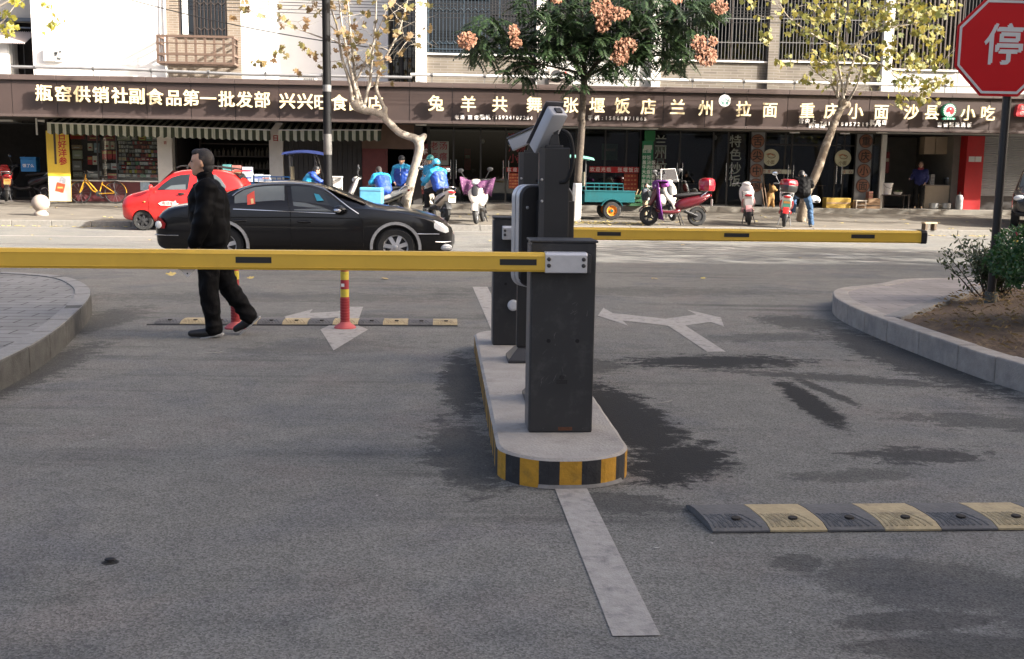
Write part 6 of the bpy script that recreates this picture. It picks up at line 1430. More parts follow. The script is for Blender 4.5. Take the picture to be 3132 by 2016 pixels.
# ------------------------------------------------------------------ people
def cap(b, p, q, r0, r1, n=12):
    b.tube([p, q], [r0, r1], n); b.ball(p, r0, n, 8); b.ball(q, r1, n, 8)
M_SKIN = mk('skin', (.52, .30, .195), rough=.55, var=.08, scale=20); M_SKIN2 = mk('skin_pale', (.46, .28, .20), rough=.55, var=.06, scale=20)
M_HAIR = mk('hair_black', (.012, .011, .011), rough=.5, var=.3, scale=40); M_HGREY = mk('hair_greying', (.022, .019, .018), rough=.7, var=.4, scale=40, wear=(.09, .065, .052), wscale=16, wamt=.8)
def V3(*a): return Vector(a)
def person(label, s, d, z, rz, J, top, legs, shoe, skin=None, hair=None, vox=.016, bulk=1., head_yaw=0., head_pitch=0., k=1., sleeve=None, group=None, balding=False, fist=False, trim=None):
    """J: joints (x forward, y left, z up) - pelvis, neck, head, and per side sh el wr hip kn an toe"""
    skin = skin or M_SKIN
    g = thing('person', label, 'person', s, d, z, rz, group); g.scale = (k, k, k)
    v = {a: Vector(c) for a, c in J.items()}
    P_, Nk, Hd = v['pelvis'], v['neck'], v['head']
    b = MB()
    hr = rotz(head_yaw) @ roty(head_pitch)
    def hp(x, y, q): return Hd + hr @ Vector((x, y, q))
    b.ball(hp(-.01, 0, .02), (.098, .077, .105), 18, 12, hr); b.ball(hp(.025, 0, -.05), (.066, .060, .075), 14, 10, hr); b.ball(hp(.055, 0, -.095), (.032, .038, .026), 10, 8, hr)
    cap(b, hp(.082, 0, .015), hp(.106, 0, -.022), .010, .016, 8)
    for sg in (-1, 1):
        b.ball(hp(.064, sg * .034, .028), (.022, .026, .010), 8, 6, hr); b.ball(hp(-.008, sg * .079, -.01), (.02, .010, .034), 8, 6, hr); b.ball(hp(.058, sg * .035, -.028), (.022, .022, .022), 8, 6, hr)
    b.ball(hp(.078, 0, -.055), (.014, .026, .007), 8, 6, hr); b.ball(hp(.075, 0, -.068), (.014, .024, .008), 8, 6, hr)
    cap(b, Nk + (Hd - Nk) * .1, hp(-.02, 0, -.05), .058, .054)
    up = (Nk - P_).normalized(); ch = P_ + (Nk - P_) * .68
    cap(b, P_, ch, .10, .11)
    for sd, sg in (('L', 1), ('R', -1)):
        sh, el, wr = v['sh' + sd], v['el' + sd], v['wr' + sd]; cap(b, ch, sh, .08, .05); cap(b, sh, el, .045, .036); cap(b, el, wr, .036, .026)
        cap(b, v['hip' + sd], v['kn' + sd], .07, .05); cap(b, v['kn' + sd], v['an' + sd], .045, .034)
        # hand: palm, four bent fingers of unequal length, thumb from the side of the palm
        dr = (wr - el).normalized(); sdv = Vector((dr.z, 0, -dr.x)); sdv = sdv.normalized() if sdv.length > .1 else Vector((1, 0, 0)); inn = Vector((0, -sg, 0))
        pc = wr + dr * .055; b.ball(wr + dr * .05, (.022 + .02 * abs(sdv.x), .020, .022 + .03 * abs(dr.z)), 10, 8); cap(b, wr, pc, .024, .026, 8)
        curl = .9 if fist else .35
        for f_ in range(4):
            o = sdv * ((f_ - 1.5) * .019); L_ = (.068, .078, .072, .055)[f_]; a = pc + o + dr * .02; m_ = a + dr * L_ * .5 + inn * .01; e = m_ + (dr * (1 - curl) + inn * curl).normalized() * L_ * .5
            cap(b, a, m_, .0095, .009, 8); cap(b, m_, e, .009, .0075, 8)
        t0 = wr + dr * .03 + sdv * .026; t1 = t0 + (sdv * .7 + dr * .6 + inn * .3).normalized() * .04; cap(b, t0, t1, .0115, .010, 8); cap(b, t1, t1 + (dr + inn * .4).normalized() * .028, .010, .008, 8)
    body = b.build('body', skin, g, remesh=min(vox, .011), relax=2)
    for sg in (-1, 1):
        e = MB(); e.ball(hp(.076, sg * .033, .012), (.009, .014, .008), 8, 6, hr); e.build('eye', M_HAIR, body)
    # jacket
    b = MB(); w = bulk
    cap(b, P_ + up * .0, P_ + (Nk - P_) * .45, .135 * w, .15 * w, 16); cap(b, P_ + (Nk - P_) * .45, ch, .15 * w, .145 * w, 16)
    for sg, sd in ((1, 'L'), (-1, 'R')):
        off = V3(0, sg * .065 * w, 0); cap(b, P_ + off, ch + off * 1.1, .125 * w, .13 * w, 14); sh = v['sh' + sd]; cap(b, ch + off, sh, .12 * w, .078 * w); cap(b, ch + up * .08, sh, .10 * w, .07 * w); cap(b, sh, v['el' + sd], .076 * w, .064 * w); cap(b, v['el' + sd], v['el' + sd].lerp(v['wr' + sd], .97), .064 * w, .048 * w)
    cap(b, ch, Nk, .12 * w, .074, 14); cap(b, Nk, Nk + (Hd - Nk) * .30, .075, .070, 14)
    jk = b.build('jacket', top, g, remesh=vox, relax=3, fold=.012)
    if sleeve:
        for sg, sd in ((1, 'L'), (-1, 'R')):
            b = MB(); sh, el, wr = v['sh' + sd], v['el' + sd], v['wr' + sd]; cap(b, sh.lerp(ch, .45) + up * .05, sh, .10 * w, .084 * w); cap(b, sh, el, .082 * w, .069 * w); cap(b, el, el.lerp(wr, .9), .069 * w, .052 * w); b.build('sleeve', sleeve, jk, remesh=vox, relax=2, fold=.010)
        b = MB(); cap(b, ch + up * .03, Nk, .135 * w, .09, 14); cap(b, Nk, Nk + (Hd - Nk) * .33, .078, .074, 14)
        for sg, sd in ((1, 'L'), (-1, 'R')): cap(b, ch + up * .08, v['sh' + sd], .112 * w, .08 * w)
        b.build('yoke', sleeve, jk, remesh=vox, relax=2, fold=.010)
    if trim:
        b = MB(); b.tube([ch + V3(.155 * w, 0, -.1), ch + V3(.13 * w, 0, .12)], .006, 6); b.build('zip', trim, jk)
    b = MB()
    for sg, sd in ((1, 'L'), (-1, 'R')):
        cap(b, P_, v['hip' + sd], .12, .105); cap(b, v['hip' + sd], v['kn' + sd], .102, .084); cap(b, v['kn' + sd], v['an' + sd], .083, .070)
    b.build('trousers', legs, g, remesh=vox, relax=3, fold=.013)
    for sg, sd in ((1, 'L'), (-1, 'R')):
        an, toe = v['an' + sd], v['toe' + sd]; f = (toe - an); f.z = f.z; fl = f.normalized(); dn = Vector((fl.z, 0, -fl.x))
        if dn.z > 0: dn = -dn
        b = MB(); heel = an - fl * .03 + dn * .022; cap(b, heel, an + fl * .06 + dn * .02, .045, .046); cap(b, an + fl * .06 + dn * .026, toe - fl * .01, .044, .032); cap(b, an, an + dn * .02, .05, .045); so = b.build('shoe', shoe, g, remesh=min(vox, .012), relax=2)
        b = MB(); b.prism([(-.075, -.038), (.0, -.046), (.10, -.047), (.17, -.045), (.215, -.02), (.215, .02), (.17, .045), (.10, .047), (0, .046), (-.075, .038)], -.016, .0, 'z')
        ax = Matrix((fl, V3(0, 1, 0), -dn)).transposed(); b.v = [tuple(an + dn * .058 + ax @ Vector(p)) for p in b.v]; b.build('sole', mk('sole_grey', (.35, .35, .34), rough=.7), so, bevel=.006)
    if hair == 'bald':
        b = MB(); b.ball(hp(-.028, 0, .026), (.088, .0825, .1045), 20, 14, hr); b.ball(hp(-.052, 0, -.04), (.056, .068, .066), 14, 10, hr); b.ball(hp(.028, 0, .088), (.056, .058, .038), 14, 8, hr); b.build('hair', M_HGREY, g, remesh=.008, relax=2)
    elif hair:
        b = MB(); b.ball(hp(-.022, 0, .035), (.098, .087, .102), 18, 12, hr); b.ball(hp(-.05, 0, -.02), (.066, .076, .075), 14, 10, hr)
        if hair == 'long': cap(b, hp(-.06, .04, -.02), hp(-.075, .05, -.16), .045, .03); cap(b, hp(-.06, -.04, -.02), hp(-.075, -.05, -.16), .045, .03)
        b.build('hair', M_HAIR, g, remesh=.012, relax=2)
    g['_head'] = 0; del g['_head']
    return g, hp, hr
ST = dict(pelvis=(0, 0, .94), neck=(.01, 0, 1.42), head=(.04, 0, 1.58), shL=(0, .19, 1.36), shR=(0, -.19, 1.36), elL=(-.02, .25, 1.10), elR=(-.02, -.25, 1.10), wrL=(.08, .23, .88), wrR=(.08, -.23, .88),
          hipL=(0, .09, .88), hipR=(0, -.09, .88), knL=(.02, .10, .47), knR=(.02, -.10, .47), anL=(0, .10, .08), anR=(0, -.10, .08), toeL=(.17, .12, .035), toeR=(.17, -.12, .035))
def pose(**kw): j = dict(ST); j.update(kw); return j
def puffer():
    m = mk('puffer_black', (.0045, .0045, .005), rough=.6, var=.15, scale=8, spec=.07); nt = m.node_tree; b = nt.nodes['Principled BSDF']; tc = _n(nt, 'ShaderNodeTexCoord'); w_ = _n(nt, 'ShaderNodeTexWave'); w_.bands_direction = 'Z'; w_.inputs['Scale'].default_value = 2.6; w_.inputs['Distortion'].default_value = 1.6; w_.inputs['Detail'].default_value = 2
    nt.links.new(tc.outputs['Object'], w_.inputs['Vector']); bp = _n(nt, 'ShaderNodeBump'); bp.inputs['Strength'].default_value = .22; bp.inputs['Distance'].default_value = .02; nt.links.new(w_.outputs[0], bp.inputs['Height']); nt.links.new(bp.outputs[0], b.inputs['Normal']); return m
M_PUF = puffer(); M_TRB = mk('trousers_black', (.005, .005, .0055), rough=.65, spec=.08, var=.2, scale=12, bump=1., bscale=7); M_SHB = mk('shoe_black', (.012, .012, .013), rough=.5, var=.2)
# ---- the walking man
sm, _ = PX(656, 1000, 9.56)
g, hp, hr = person('grey haired man in black padded jacket and trousers walking left past the barrier', sm, 9.56, 0, PI + .04,
    pose(pelvis=(.0, 0, .92), neck=(.035, 0, 1.40), head=(.075, 0, 1.575), shL=(.0, .19, 1.345), shR=(.03, -.19, 1.345), elL=(.03, .265, 1.07), elR=(-.04, -.26, 1.08), wrL=(.12, .24, .85), wrR=(.02, -.25, .84),
         hipL=(.0, .09, .87), hipR=(0, -.09, .87), knL=(.03, .10, .46), anL=(-.01, .10, .085), toeL=(.20, .11, .04), knR=(-.125, -.09, .44), anR=(-.30, -.10, .165), toeR=(-.17, -.10, .045)),
    M_PUF, M_TRB, M_SHB, hair='bald', vox=.012, bulk=1.2, k=.985)
b = MB(); b.box(-.05, .05, .158, .160, .055, .075); b.build('shoe_tag', M_LWH, g) if False else None
# ---- delivery riders by the crooked tree
M_JB = mk('jacket_blue', (.012, .055, .30), rough=.55, var=.12, scale=9, bump=.5, bscale=9); M_JL = mk('jacket_sky', (.02, .30, .52), rough=.5, var=.1, scale=9, bump=.5, bscale=9); M_TRD = mk('trousers_dark', (.018, .017, .016), rough=.85, spec=.15, var=.2, scale=9, bump=.4, bscale=12); M_HELM = mk('helmet_sky', (.07, .38, .60), rough=.25, coat=.5, var=.08); M_HELG = mk('helmet_green', (.02, .24, .25), rough=.25, coat=.5)
RG = 'delivery riders gathered by the crooked tree'
def helmet(parent, hp, hr, m, visor=True):
    b = MB(); b.ball(hp(-.012, 0, .035), (.128, .112, .118), 18, 12, hr, zmin=-.42); o = b.build('helmet', m, parent, smooth=180)
    b = MB(); b.ball(hp(.06, 0, .03), (.09, .095, .03), 14, 8, hr); b.build('peak', m, o, smooth=180); b = MB(); b.tube([hp(-.01, .09, 0), hp(.03, .06, -.11), hp(.05, 0, -.13), hp(.03, -.06, -.11), hp(-.01, -.09, 0)], .007, 6); b.build('chin_strap', M_DKM, o)
def capm(parent, hp, hr, m):
    b = MB(); b.ball(hp(-.012, 0, .045), (.108, .094, .098), 18, 12, hr, zmin=-.25); o = b.build('cap', m, parent, smooth=180); b = MB(); b.ball(hp(.105, 0, .045), (.07, .075, .014), 14, 8, hr); b.build('cap_peak', m, o, smooth=180)
# standing, looking this way
s_, _ = PX(1230, 600, 30.6); g, hp, hr = person('standing rider in blue jacket and dark cap, hands in pockets, beside the crooked trunk', s_, 30.6, pz(30.6) + .0, -PI / 2 - .25, pose(elL=(-.05, .29, 1.12), elR=(-.05, -.29, 1.12), wrL=(.10, .2, .98), wrR=(.10, -.2, .98)), M_JB, M_TRD, M_SHB, hair=True, bulk=1.12, sleeve=M_JL, group=RG, trim=M_LWH, k=1.02, head_pitch=.15)
capm(g, hp, hr, mk('cap_black', (.015, .015, .017), rough=.7))
SEATED = dict(pelvis=(-.22, 0, .90), neck=(-.06, 0, 1.38), head=(.0, 0, 1.53), shL=(-.08, .19, 1.31), shR=(-.08, -.19, 1.31), elL=(.08, .27, 1.10), elR=(.08, -.27, 1.10), wrL=(.27, .25, 1.12), wrR=(.27, -.25, 1.12),
          hipL=(-.20, .10, .86), hipR=(-.20, -.10, .86), knL=(.20, .17, .78), knR=(.20, -.17, .78), anL=(.13, .19, .40), anR=(.13, -.19, .40), toeL=(.29, .20, .37), toeR=(.29, -.20, .37))
def seated(**kw): j = dict(SEATED); j.update(kw); return j
# seated with the back to us beside the pale blue carrier
s_, _ = PX(1172, 600, 29.4); g, hp, hr = person('bare headed rider seen from behind, seated and bending, with sky blue shoulders', s_ - .05, 29.4, pz(29.4) - .08, PI / 2 + .5, seated(neck=(.06, 0, 1.30), head=(.16, 0, 1.41), shL=(.02, .19, 1.25), shR=(.02, -.19, 1.25), wrL=(.3, .1, 1.0), wrR=(.3, -.1, 1.0)), M_JB, M_TRD, M_SHB, skin=M_SKIN2, hair='bald', bulk=1.1, sleeve=M_JL, group=RG, head_pitch=.5, fist=True)
# rider with pale blue helmet on the cream scooter
g, hp, hr = person('rider in a pale blue helmet sitting on the cream scooter, back turned', s2 - .02, d2 + .05, pz(d2) + .02, math.radians(125), seated(), M_JB, M_TRD, M_SHB, hair=True, bulk=1.18, sleeve=M_JL, group=RG, head_pitch=.25, fist=True)
helmet(g, hp, hr, M_HELM)
# behind him, green helmet
s_, _ = PX(1318, 560, 30.9); g, hp, hr = person('rider in a dark green helmet standing behind the one in the pale blue helmet', s_, 30.9, pz(30.9), PI + .9, pose(elL=(.06, .27, 1.12), wrL=(.26, .15, 1.12)), M_JL, M_TRD, M_SHB, hair=True, bulk=1.1, group=RG, k=1.03)
helmet(g, hp, hr, M_HELG)
# left one by the blue tricycle, only head and shoulders above the car
s_, _ = PX(952, 560, 30.6); g, hp, hr = person('dark haired rider in sky blue bending behind the black car roof', s_, 30.6, pz(30.6) - .04, .35, pose(pelvis=(-.18, 0, .86), neck=(.05, 0, 1.22), head=(.16, 0, 1.33), shL=(.0, .19, 1.18), shR=(.0, -.19, 1.18), elL=(.2, .26, 1.0), elR=(.2, -.26, 1.0), wrL=(.4, .2, .95), wrR=(.4, -.2, .95), hipL=(-.16, .09, .82), hipR=(-.16, -.09, .82), knL=(.05, .12, .46), knR=(.05, -.12, .46)), M_JL, M_TRD, M_SHB, hair=True, bulk=1.08, sleeve=M_JB, group=RG, head_pitch=.5)
# man in black jacket on the dark scooter at the right
M_JEAN = mk('jeans_blue', (.03, .075, .15), rough=.85, var=.2, scale=10, bump=.4, bscale=14)
g, hp, hr = person('man in black jacket and jeans bending over the scooter with red top box', s7 + .36, d7 - .06, pz(d7) + .02, math.radians(78), seated(neck=(.05, 0, 1.30), head=(.17, 0, 1.38), shL=(.0, .19, 1.25), shR=(.0, -.19, 1.25), wrL=(.33, .22, 1.1), wrR=(.33, -.22, 1.1), knR=(.12, -.26, .52), anR=(.0, -.30, .07), toeR=(.16, -.32, .03)), M_PUF, M_JEAN, M_SHB, hair=True, bulk=1.12, head_pitch=.6, fist=True)
s_, z_ = PX(2250 + 645 / 2.713, 350 + 712 / 2.713, 28.6); t = thing('helmet', 'white helmet hanging on the right handlebar of the dark scooter', 'helmet', s_, 28.55, z_ - .12); b = MB(); b.ball((0, 0, .12), (.17, .14, .13), 18, 12, zmin=-.5); b.build('shell', M_LWH, t, smooth=180); b = MB(); b.ball((.03, -.06, .10), (.11, .09, .06), 12, 8); b.build('visor', M_PLAST, t, smooth=180)
# woman in the snack shop doorway
s_, _ = PX(2250 + 1525 / 2.713, 600, 35.6); g, hp, hr = person('woman in a dark blue apron standing in the open doorway of the snack shop', s_, 35.65, .505, -PI / 2 - .5, pose(elR=(.02, -.27, 1.1), wrR=(.28, -.33, 1.08), elL=(-.02, .25, 1.1), wrL=(.1, .2, .95), neck=(.01, 0, 1.40)), mk('apron_blue', (.02, .025, .12), rough=.8, var=.1), M_TRD, mk('shoe_tan', (.3, .2, .12), rough=.7), skin=M_SKIN2, hair='long', k=.95)
b = MB(); cap(b, hp(.0, .05, -.13), hp(.04, -.05, -.13), .05, .05); b.build('red_collar', mk('collar_red', (.3, .03, .05), rough=.8), g, remesh=.015)
# child by the green menu column
s_, _ = PX(1400 + 1525 / 2.659, 600, 31.6); g, hp, hr = person('small child in a grey jacket and pale trousers standing before the green menu board', s_, 31.6, pz(31.6), -PI / 2 + .9, pose(), mk('child_jacket', (.06, .065, .08), rough=.8, var=.2), mk('child_trousers', (.36, .29, .19), rough=.85), M_SHB, skin=M_SKIN2, hair=True, k=.60, bulk=1.2)
b = MB(); cap(b, hp(-.05, .05, -.14), hp(.02, -.02, -.15), .07, .07); b.build('scarf', mk('scarf_green', (.05, .25, .22), rough=.8), g, remesh=.016)
# ------------------------------------------------------------------ trees and shrubs
M_BARKW = mk('plane_bark', (.33, .29, .235), rough=.9, var=.25, scale=7, wear=(.10, .082, .062), wscale=5.5, wamt=.85, bump=.5, bscale=25)
M_BARK = mk('bark_brown', (.075, .06, .046), rough=.9, var=.3, scale=12, wear=(.19, .16, .12), wscale=6, wamt=.6, bump=.5, bscale=30)
M_LIME = mk('limewash', (.68, .66, .62), rough=.9, var=.1, scale=8, wear=(.4, .37, .33), wscale=9, wamt=.5)
def V(px, py, d):
    s, z = PX(px, py, d); return Vector((s, d, z))
def tube_t(b, pts, r0, r1, n=10, k=5):
    P_ = spline(pts, k); m = len(P_) - 1; b.tube(P_, [r0 + (r1 - r0) * (i / m) for i in range(m + 1)], n)
    return P_
def leaf_star(b, c, size, rng, droop=.6):
    """one lobed plane leaf"""
    a = rng.uniform(0, 2 * PI); nrm = Vector((rng.uniform(-1, 1), rng.uniform(-1, .2) - .3, rng.uniform(-.6, 1))).normalized(); u = nrm.orthogonal().normalized(); u = Quaternion(nrm, a) @ u; w = nrm.cross(u)
    pr = ((0, 0), (.18, .42), (.42, .34), (.38, .62), (.78, .50), (.66, .18), (1.05, 0), (.66, -.18), (.78, -.50), (.38, -.62), (.42, -.34), (.18, -.42))
    vs = [c + (u * x + w * y) * size + nrm * (-.22 * size * (x * x + y * y) * droop) for x, y in pr]
    b.add(vs, [(0, 1, 2, 3, 4, 5, 6), (0, 6, 7, 8, 9, 10, 11)])
def twigs(b, P_, rng, n, ln, r, tips, gen=1):
    for _ in range(n):
        i = rng.randrange(max(1, len(P_) // 4), len(P_)); p = P_[i]; t = (P_[min(i + 1, len(P_) - 1)] - P_[max(i - 1, 0)]).normalized()
        dr = (t * .5 + Vector((rng.uniform(-1, 1), rng.uniform(-1, 1), rng.uniform(-.35, .7)))).normalized(); L_ = ln * rng.uniform(.5, 1.2); q = [p]
        for k in range(4): q.append(q[-1] + dr * L_ / 4); dr = (dr + Vector((rng.uniform(-.3, .3), rng.uniform(-.3, .3), rng.uniform(-.3, .15)))).normalized()
        b.tube(q, [r * (1 - k / 5) for k in range(5)], 5); tips += q[2:]
        if gen > 0 and rng.random() < .7: twigs(b, q, rng, 2, ln * .55, r * .55, tips, gen - 1)
def origin(o, s, d, z): pass
# --- crooked plane tree in front of the grocer
rg = random.Random(3)
def F_(x, y, d=30.0): return V(700 + x / 2.991, 350 + y / 2.991, d)
def Bz(x, y, d=30.0): return V(700 + x / 2.991, y / 2.991, d)
t1 = thing('plane_tree', 'crooked pale plane tree with a knee in its trunk and few leaves', 'tree', 0, 0, 0); base = F_(1592, 890)
loc = base; t1.location = S(base.x, base.y, base.z)
def L1(p): return p - base
b = MB(); P1 = spline([F_(1588, 905), F_(1610, 850), (F_(1640, 720)), F_(1672, 590), F_(1705, 470), F_(1735, 360), F_(1742, 280), F_(1712, 225), F_(1640, 200), F_(1560, 165), F_(1490, 100), F_(1420, 30), Bz(1430, 1070), Bz(1340, 1025), Bz(1240, 1010), Bz(1170, 985), Bz(1130, 930)], 5)
m = len(P1) - 1; rad = [.155 - .05 * min(1, i / (m * .45)) + (.022 * math.exp(-((i / m - .40) * 14) ** 2)) + .012 * mnoise.noise(Vector((i * .5, 0, 0))) for i in range(m + 1)]
b.tube([L1(p) for p in P1], rad, 14); cap(b, L1(F_(1745, 240)), L1(F_(1788, 196)), .13, .085); b.ball(L1(Bz(1425, 1005)), (.10, .1, .12), 10, 8); b.ball(L1(Bz(1165, 960)), (.16, .14, .15), 12, 8); b.ball(L1(Bz(1215, 985)), (.14, .13, .15), 12, 8)
b.build('trunk', M_BARKW, t1, remesh=.028, relax=6)
tips = []; b = MB()
brs = [([(1130, 920), (1112, 780), (1078, 660), (1042, 560), (1012, 400), (985, 230), (930, 60), (900, -120)], .06, 0), ([(1185, 950), (1150, 790), (1105, 600), (1065, 400), (1030, 200), (1010, 0), (1000, -150)], .055, -.2), ([(1225, 950), (1172, 800), (1150, 650), (1130, 450), (1108, 250), (1088, 0), (1080, -120)], .05, .3), ([(1240, 960), (1262, 850), (1292, 740), (1303, 600), (1322, 420), (1342, 200), (1352, -100)], .055, -.3), ([(1430, 1005), (1388, 920), (1350, 820), (1356, 750), (1382, 640), (1442, 510), (1502, 400), (1562, 270), (1602, 120), (1650, -60)], .06, .2), ([(1160, 740), (1190, 690), (1242, 580), (1300, 450), (1345, 330), (1400, 200), (1450, 60)], .035, -.5), ([(1060, 440), (960, 370), (850, 345), (700, 290), (560, 240), (480, 210), (390, 165), (355, 0)], .024, -.8), ([(1000, 300), (870, 180), (780, 60), (730, -40)], .02, .6), ([(1500, 400), (1620, 330), (1700, 420)], .014, -.3)]
for pts, r, dd in brs:
    n_ = len(pts); q = spline([Bz(x, y, 30.0 + dd * i / n_) for i, (x, y) in enumerate(pts)], 5); q = [L1(p) for p in q]; b.tube(q, [r * (1 - .75 * i / len(q)) for i in range(len(q))], 8); twigs(b, q, rg, 9, .9, .011, tips)
b.build('limb', M_BARKW, t1, smooth=60)
b = MB()
for p in tips:
    if rg.random() < .26: leaf_star(b, p + Vector((rg.gauss(0, .06), rg.gauss(0, .06), -.06)), rg.uniform(.12, .22), rg)
for px, py in ((470, 170), (520, 180), (440, 480), (480, 455), (430, 530), (230, 560), (330, 570), (270, 575), (690, 420), (740, 490), (790, 510), (640, 655), (1085, 330), (1060, 350), (1540, 310), (1620, 140), (1830, 40), (1360, 530), (1650, 70), (130, 60), (160, 110), (150, 30), (530, 490), (760, 100), (1470, 190), (1240, 210)):
    for k in range(3): leaf_star(b, L1(Bz(px + rg.gauss(0, 14), py + rg.gauss(0, 12), 29.6)), rg.uniform(.12, .19), rg)
M_LF1 = leafmat('plane_leaves', (.17, .155, .05), (.20, .11, .05), .6, .3); b.build('crown', M_LF1, t1)
# leaves of another plane tree hanging in at the top left corner
t0 = thing('plane_tree', 'plane tree at the far left with only a few yellow leaves hanging into view', 'tree', PX(-160, 640, 29)[0], 29, pz(29)); o0 = Vector((PX(-160, 640, 29)[0], 29, pz(29)))
def Az(x, y, d=29.): return V(x / 2.991, y / 2.991, d) - o0
b = MB(); b.tube(spline([(0, 0, 0), (.05, 0, 2), (.1, 0, 4), (.3, 0, 6.5)], 5), [.15 - .004 * i for i in range(16)], 10); b.build('trunk', M_BARKW, t0, smooth=180)
b = MB(); lp = []
for pts in ([(-300, 500), (-100, 300), (40, 180), (130, 60), (220, 0)], [(-200, 200), (60, 20), (300, -60), (480, 100), (540, 180)], [(-250, 420), (-60, 330), (50, 290), (110, 260)]):
    q = [Az(*p) for p in pts]; q = spline(q, 5); b.tube(q, [.03 * (1 - .8 * i / len(q)) for i in range(len(q))], 6); lp += q[3:]
b.build('limb', M_BARKW, t0, smooth=60); b = MB()
for cx, cy, n_ in ((30, 120, 8), (60, 260, 10), (110, 230, 6), (200, 40, 9), (420, 40, 7), (545, 160, 5), (470, 230, 5), (480, 265, 4), (20, 300, 6), (150, 10, 6)):
    for k in range(n_): leaf_star(b, Az(cx + rg.gauss(0, 26), cy + rg.gauss(0, 22), 29 + rg.uniform(-.3, .3)), rg.uniform(.10, .17), rg)
M_LF3 = leafmat('plane_leaves_yellow', (.42, .36, .045), (.26, .26, .05), .55, .4); b.build('crown', M_LF3, t0)
# --- leaning plane tree at the right, yellow
t3d = 30.4; rg = random.Random(11)
def Hz(x, y, d=t3d): return V(2250 + x / 2.713, 350 + y / 2.713, d)
def Dz(x, y, d=t3d): return V(2250 + x / 2.713, y / 2.713, d)
base3 = Hz(545, 800); base3.z = pz(t3d); t3 = thing('plane_tree', 'leaning plane tree with a spotted trunk and a thin yellow crown', 'tree', base3.x, t3d, base3.z)
def L3(p): return p - base3
b = MB(); q = spline([base3, Hz(585, 665), Hz(640, 555), Hz(692, 430), Hz(742, 275), Hz(785, 165), Dz(825, 1000), Dz(872, 905), Dz(892, 850)], 5); m = len(q) - 1
b.tube([L3(p) for p in q], [.145 - .045 * i / m + .01 * mnoise.noise(Vector((i * .6, 3, 0))) for i in range(m + 1)], 14); b.ball(L3(Dz(892, 860)), (.17, .14, .15), 12, 8); b.ball(L3(Dz(930, 870)), (.1, .1, .12), 10, 8); b.build('trunk', mk('plane_bark_dark', (.16, .125, .088), rough=.9, var=.3, scale=9, wear=(.42, .37, .29), wscale=6, wamt=.9, bump=.6, bscale=25), t3, remesh=.028, relax=6)
tips = []; b = MB()
brs = [([(885, 850), (832, 775), (800, 700), (800, 640)], .05, .4), ([(845, 800), (845, 700), (815, 590), (745, 535), (700, 492)], .04, -.4), ([(892, 830), (882, 700), (862, 600), (842, 480), (846, 300), (856, 150), (866, -60)], .05, 0), ([(900, 790), (940, 640), (972, 520), (1002, 430), (1062, 270), (1102, 100), (1120, -60)], .05, .3), ([(912, 860), (962, 790), (1012, 690), (1042, 560), (1060, 480)], .045, -.5), ([(840, 390), (700, 322), (540, 222), (430, 132), (355, 10)], .03, -.6), ([(945, 400), (1052, 322), (1152, 250), (1232, 212), (1330, 150)], .028, -.5), ([(1002, 440), (1102, 480), (1252, 560), (1402, 602), (1552, 575), (1690, 560)], .026, .2), ([(800, 690), (720, 640), (620, 560), (600, 540), (690, 522)], .02, .3), ([(1062, 270), (1300, 230), (1500, 190), (1640, 120)], .024, .6), ([(1252, 560), (1340, 650), (1480, 740), (1560, 820)], .016, .1), ([(1402, 602), (1520, 660), (1640, 700)], .014, -.3), ([(846, 300), (770, 160), (680, 40), (640, -40)], .026, .7), ([(1102, 100), (1300, 40), (1460, -40)], .022, -.6)]
for pts, r, dd in brs:
    n_ = len(pts); qq = spline([Dz(x, y, t3d + dd * 1.6 * i / n_) for i, (x, y) in enumerate(pts)], 5); qq = [L3(p) for p in qq]; b.tube(qq, [r * (1 - .75 * i / len(qq)) for i in range(len(qq))], 8); twigs(b, qq, rg, 7, .75, .009, tips)
b.build('limb', M_BARKW, t3, smooth=60); b = MB()
for p in tips:
    if rg.random() < .62: leaf_star(b, p + Vector((rg.gauss(0, .08), rg.gauss(0, .08), -.05)), rg.uniform(.09, .16), rg)
for cx, cy, w_, h_, n_ in ((1050, 60, 420, 60, 45), (1480, 120, 260, 110, 60), (700, 130, 260, 110, 45), (1150, 180, 300, 110, 45), (650, 280, 260, 90, 30), (1600, 300, 140, 200, 60), (1250, 430, 260, 90, 45), (1550, 520, 190, 70, 48), (880, 420, 220, 80, 35), (1130, 600, 110, 60, 24), (1620, 710, 90, 70, 20), (1345, 840, 60, 50, 14), (1560, 835, 50, 30, 10), (400, 520, 60, 60, 12), (230, 300, 60, 80, 12), (120, 60, 60, 50, 6), (740, 470, 120, 60, 16), (1780, 60, 90, 80, 18), (1380, 660, 90, 70, 16), (740, 740, 40, 30, 5), (590, 650, 40, 20, 5)):
    for k in range(int(n_ * 1.1)): leaf_star(b, L3(Dz(cx + rg.gauss(0, w_ * .5), cy + rg.gauss(0, h_ * .5), t3d + rg.uniform(-.9, .7))), rg.uniform(.11, .21), rg)
b.build('crown', leafmat('plane_leaves_gold', (.30, .245, .04), (.13, .15, .045), .55, .35), t3)
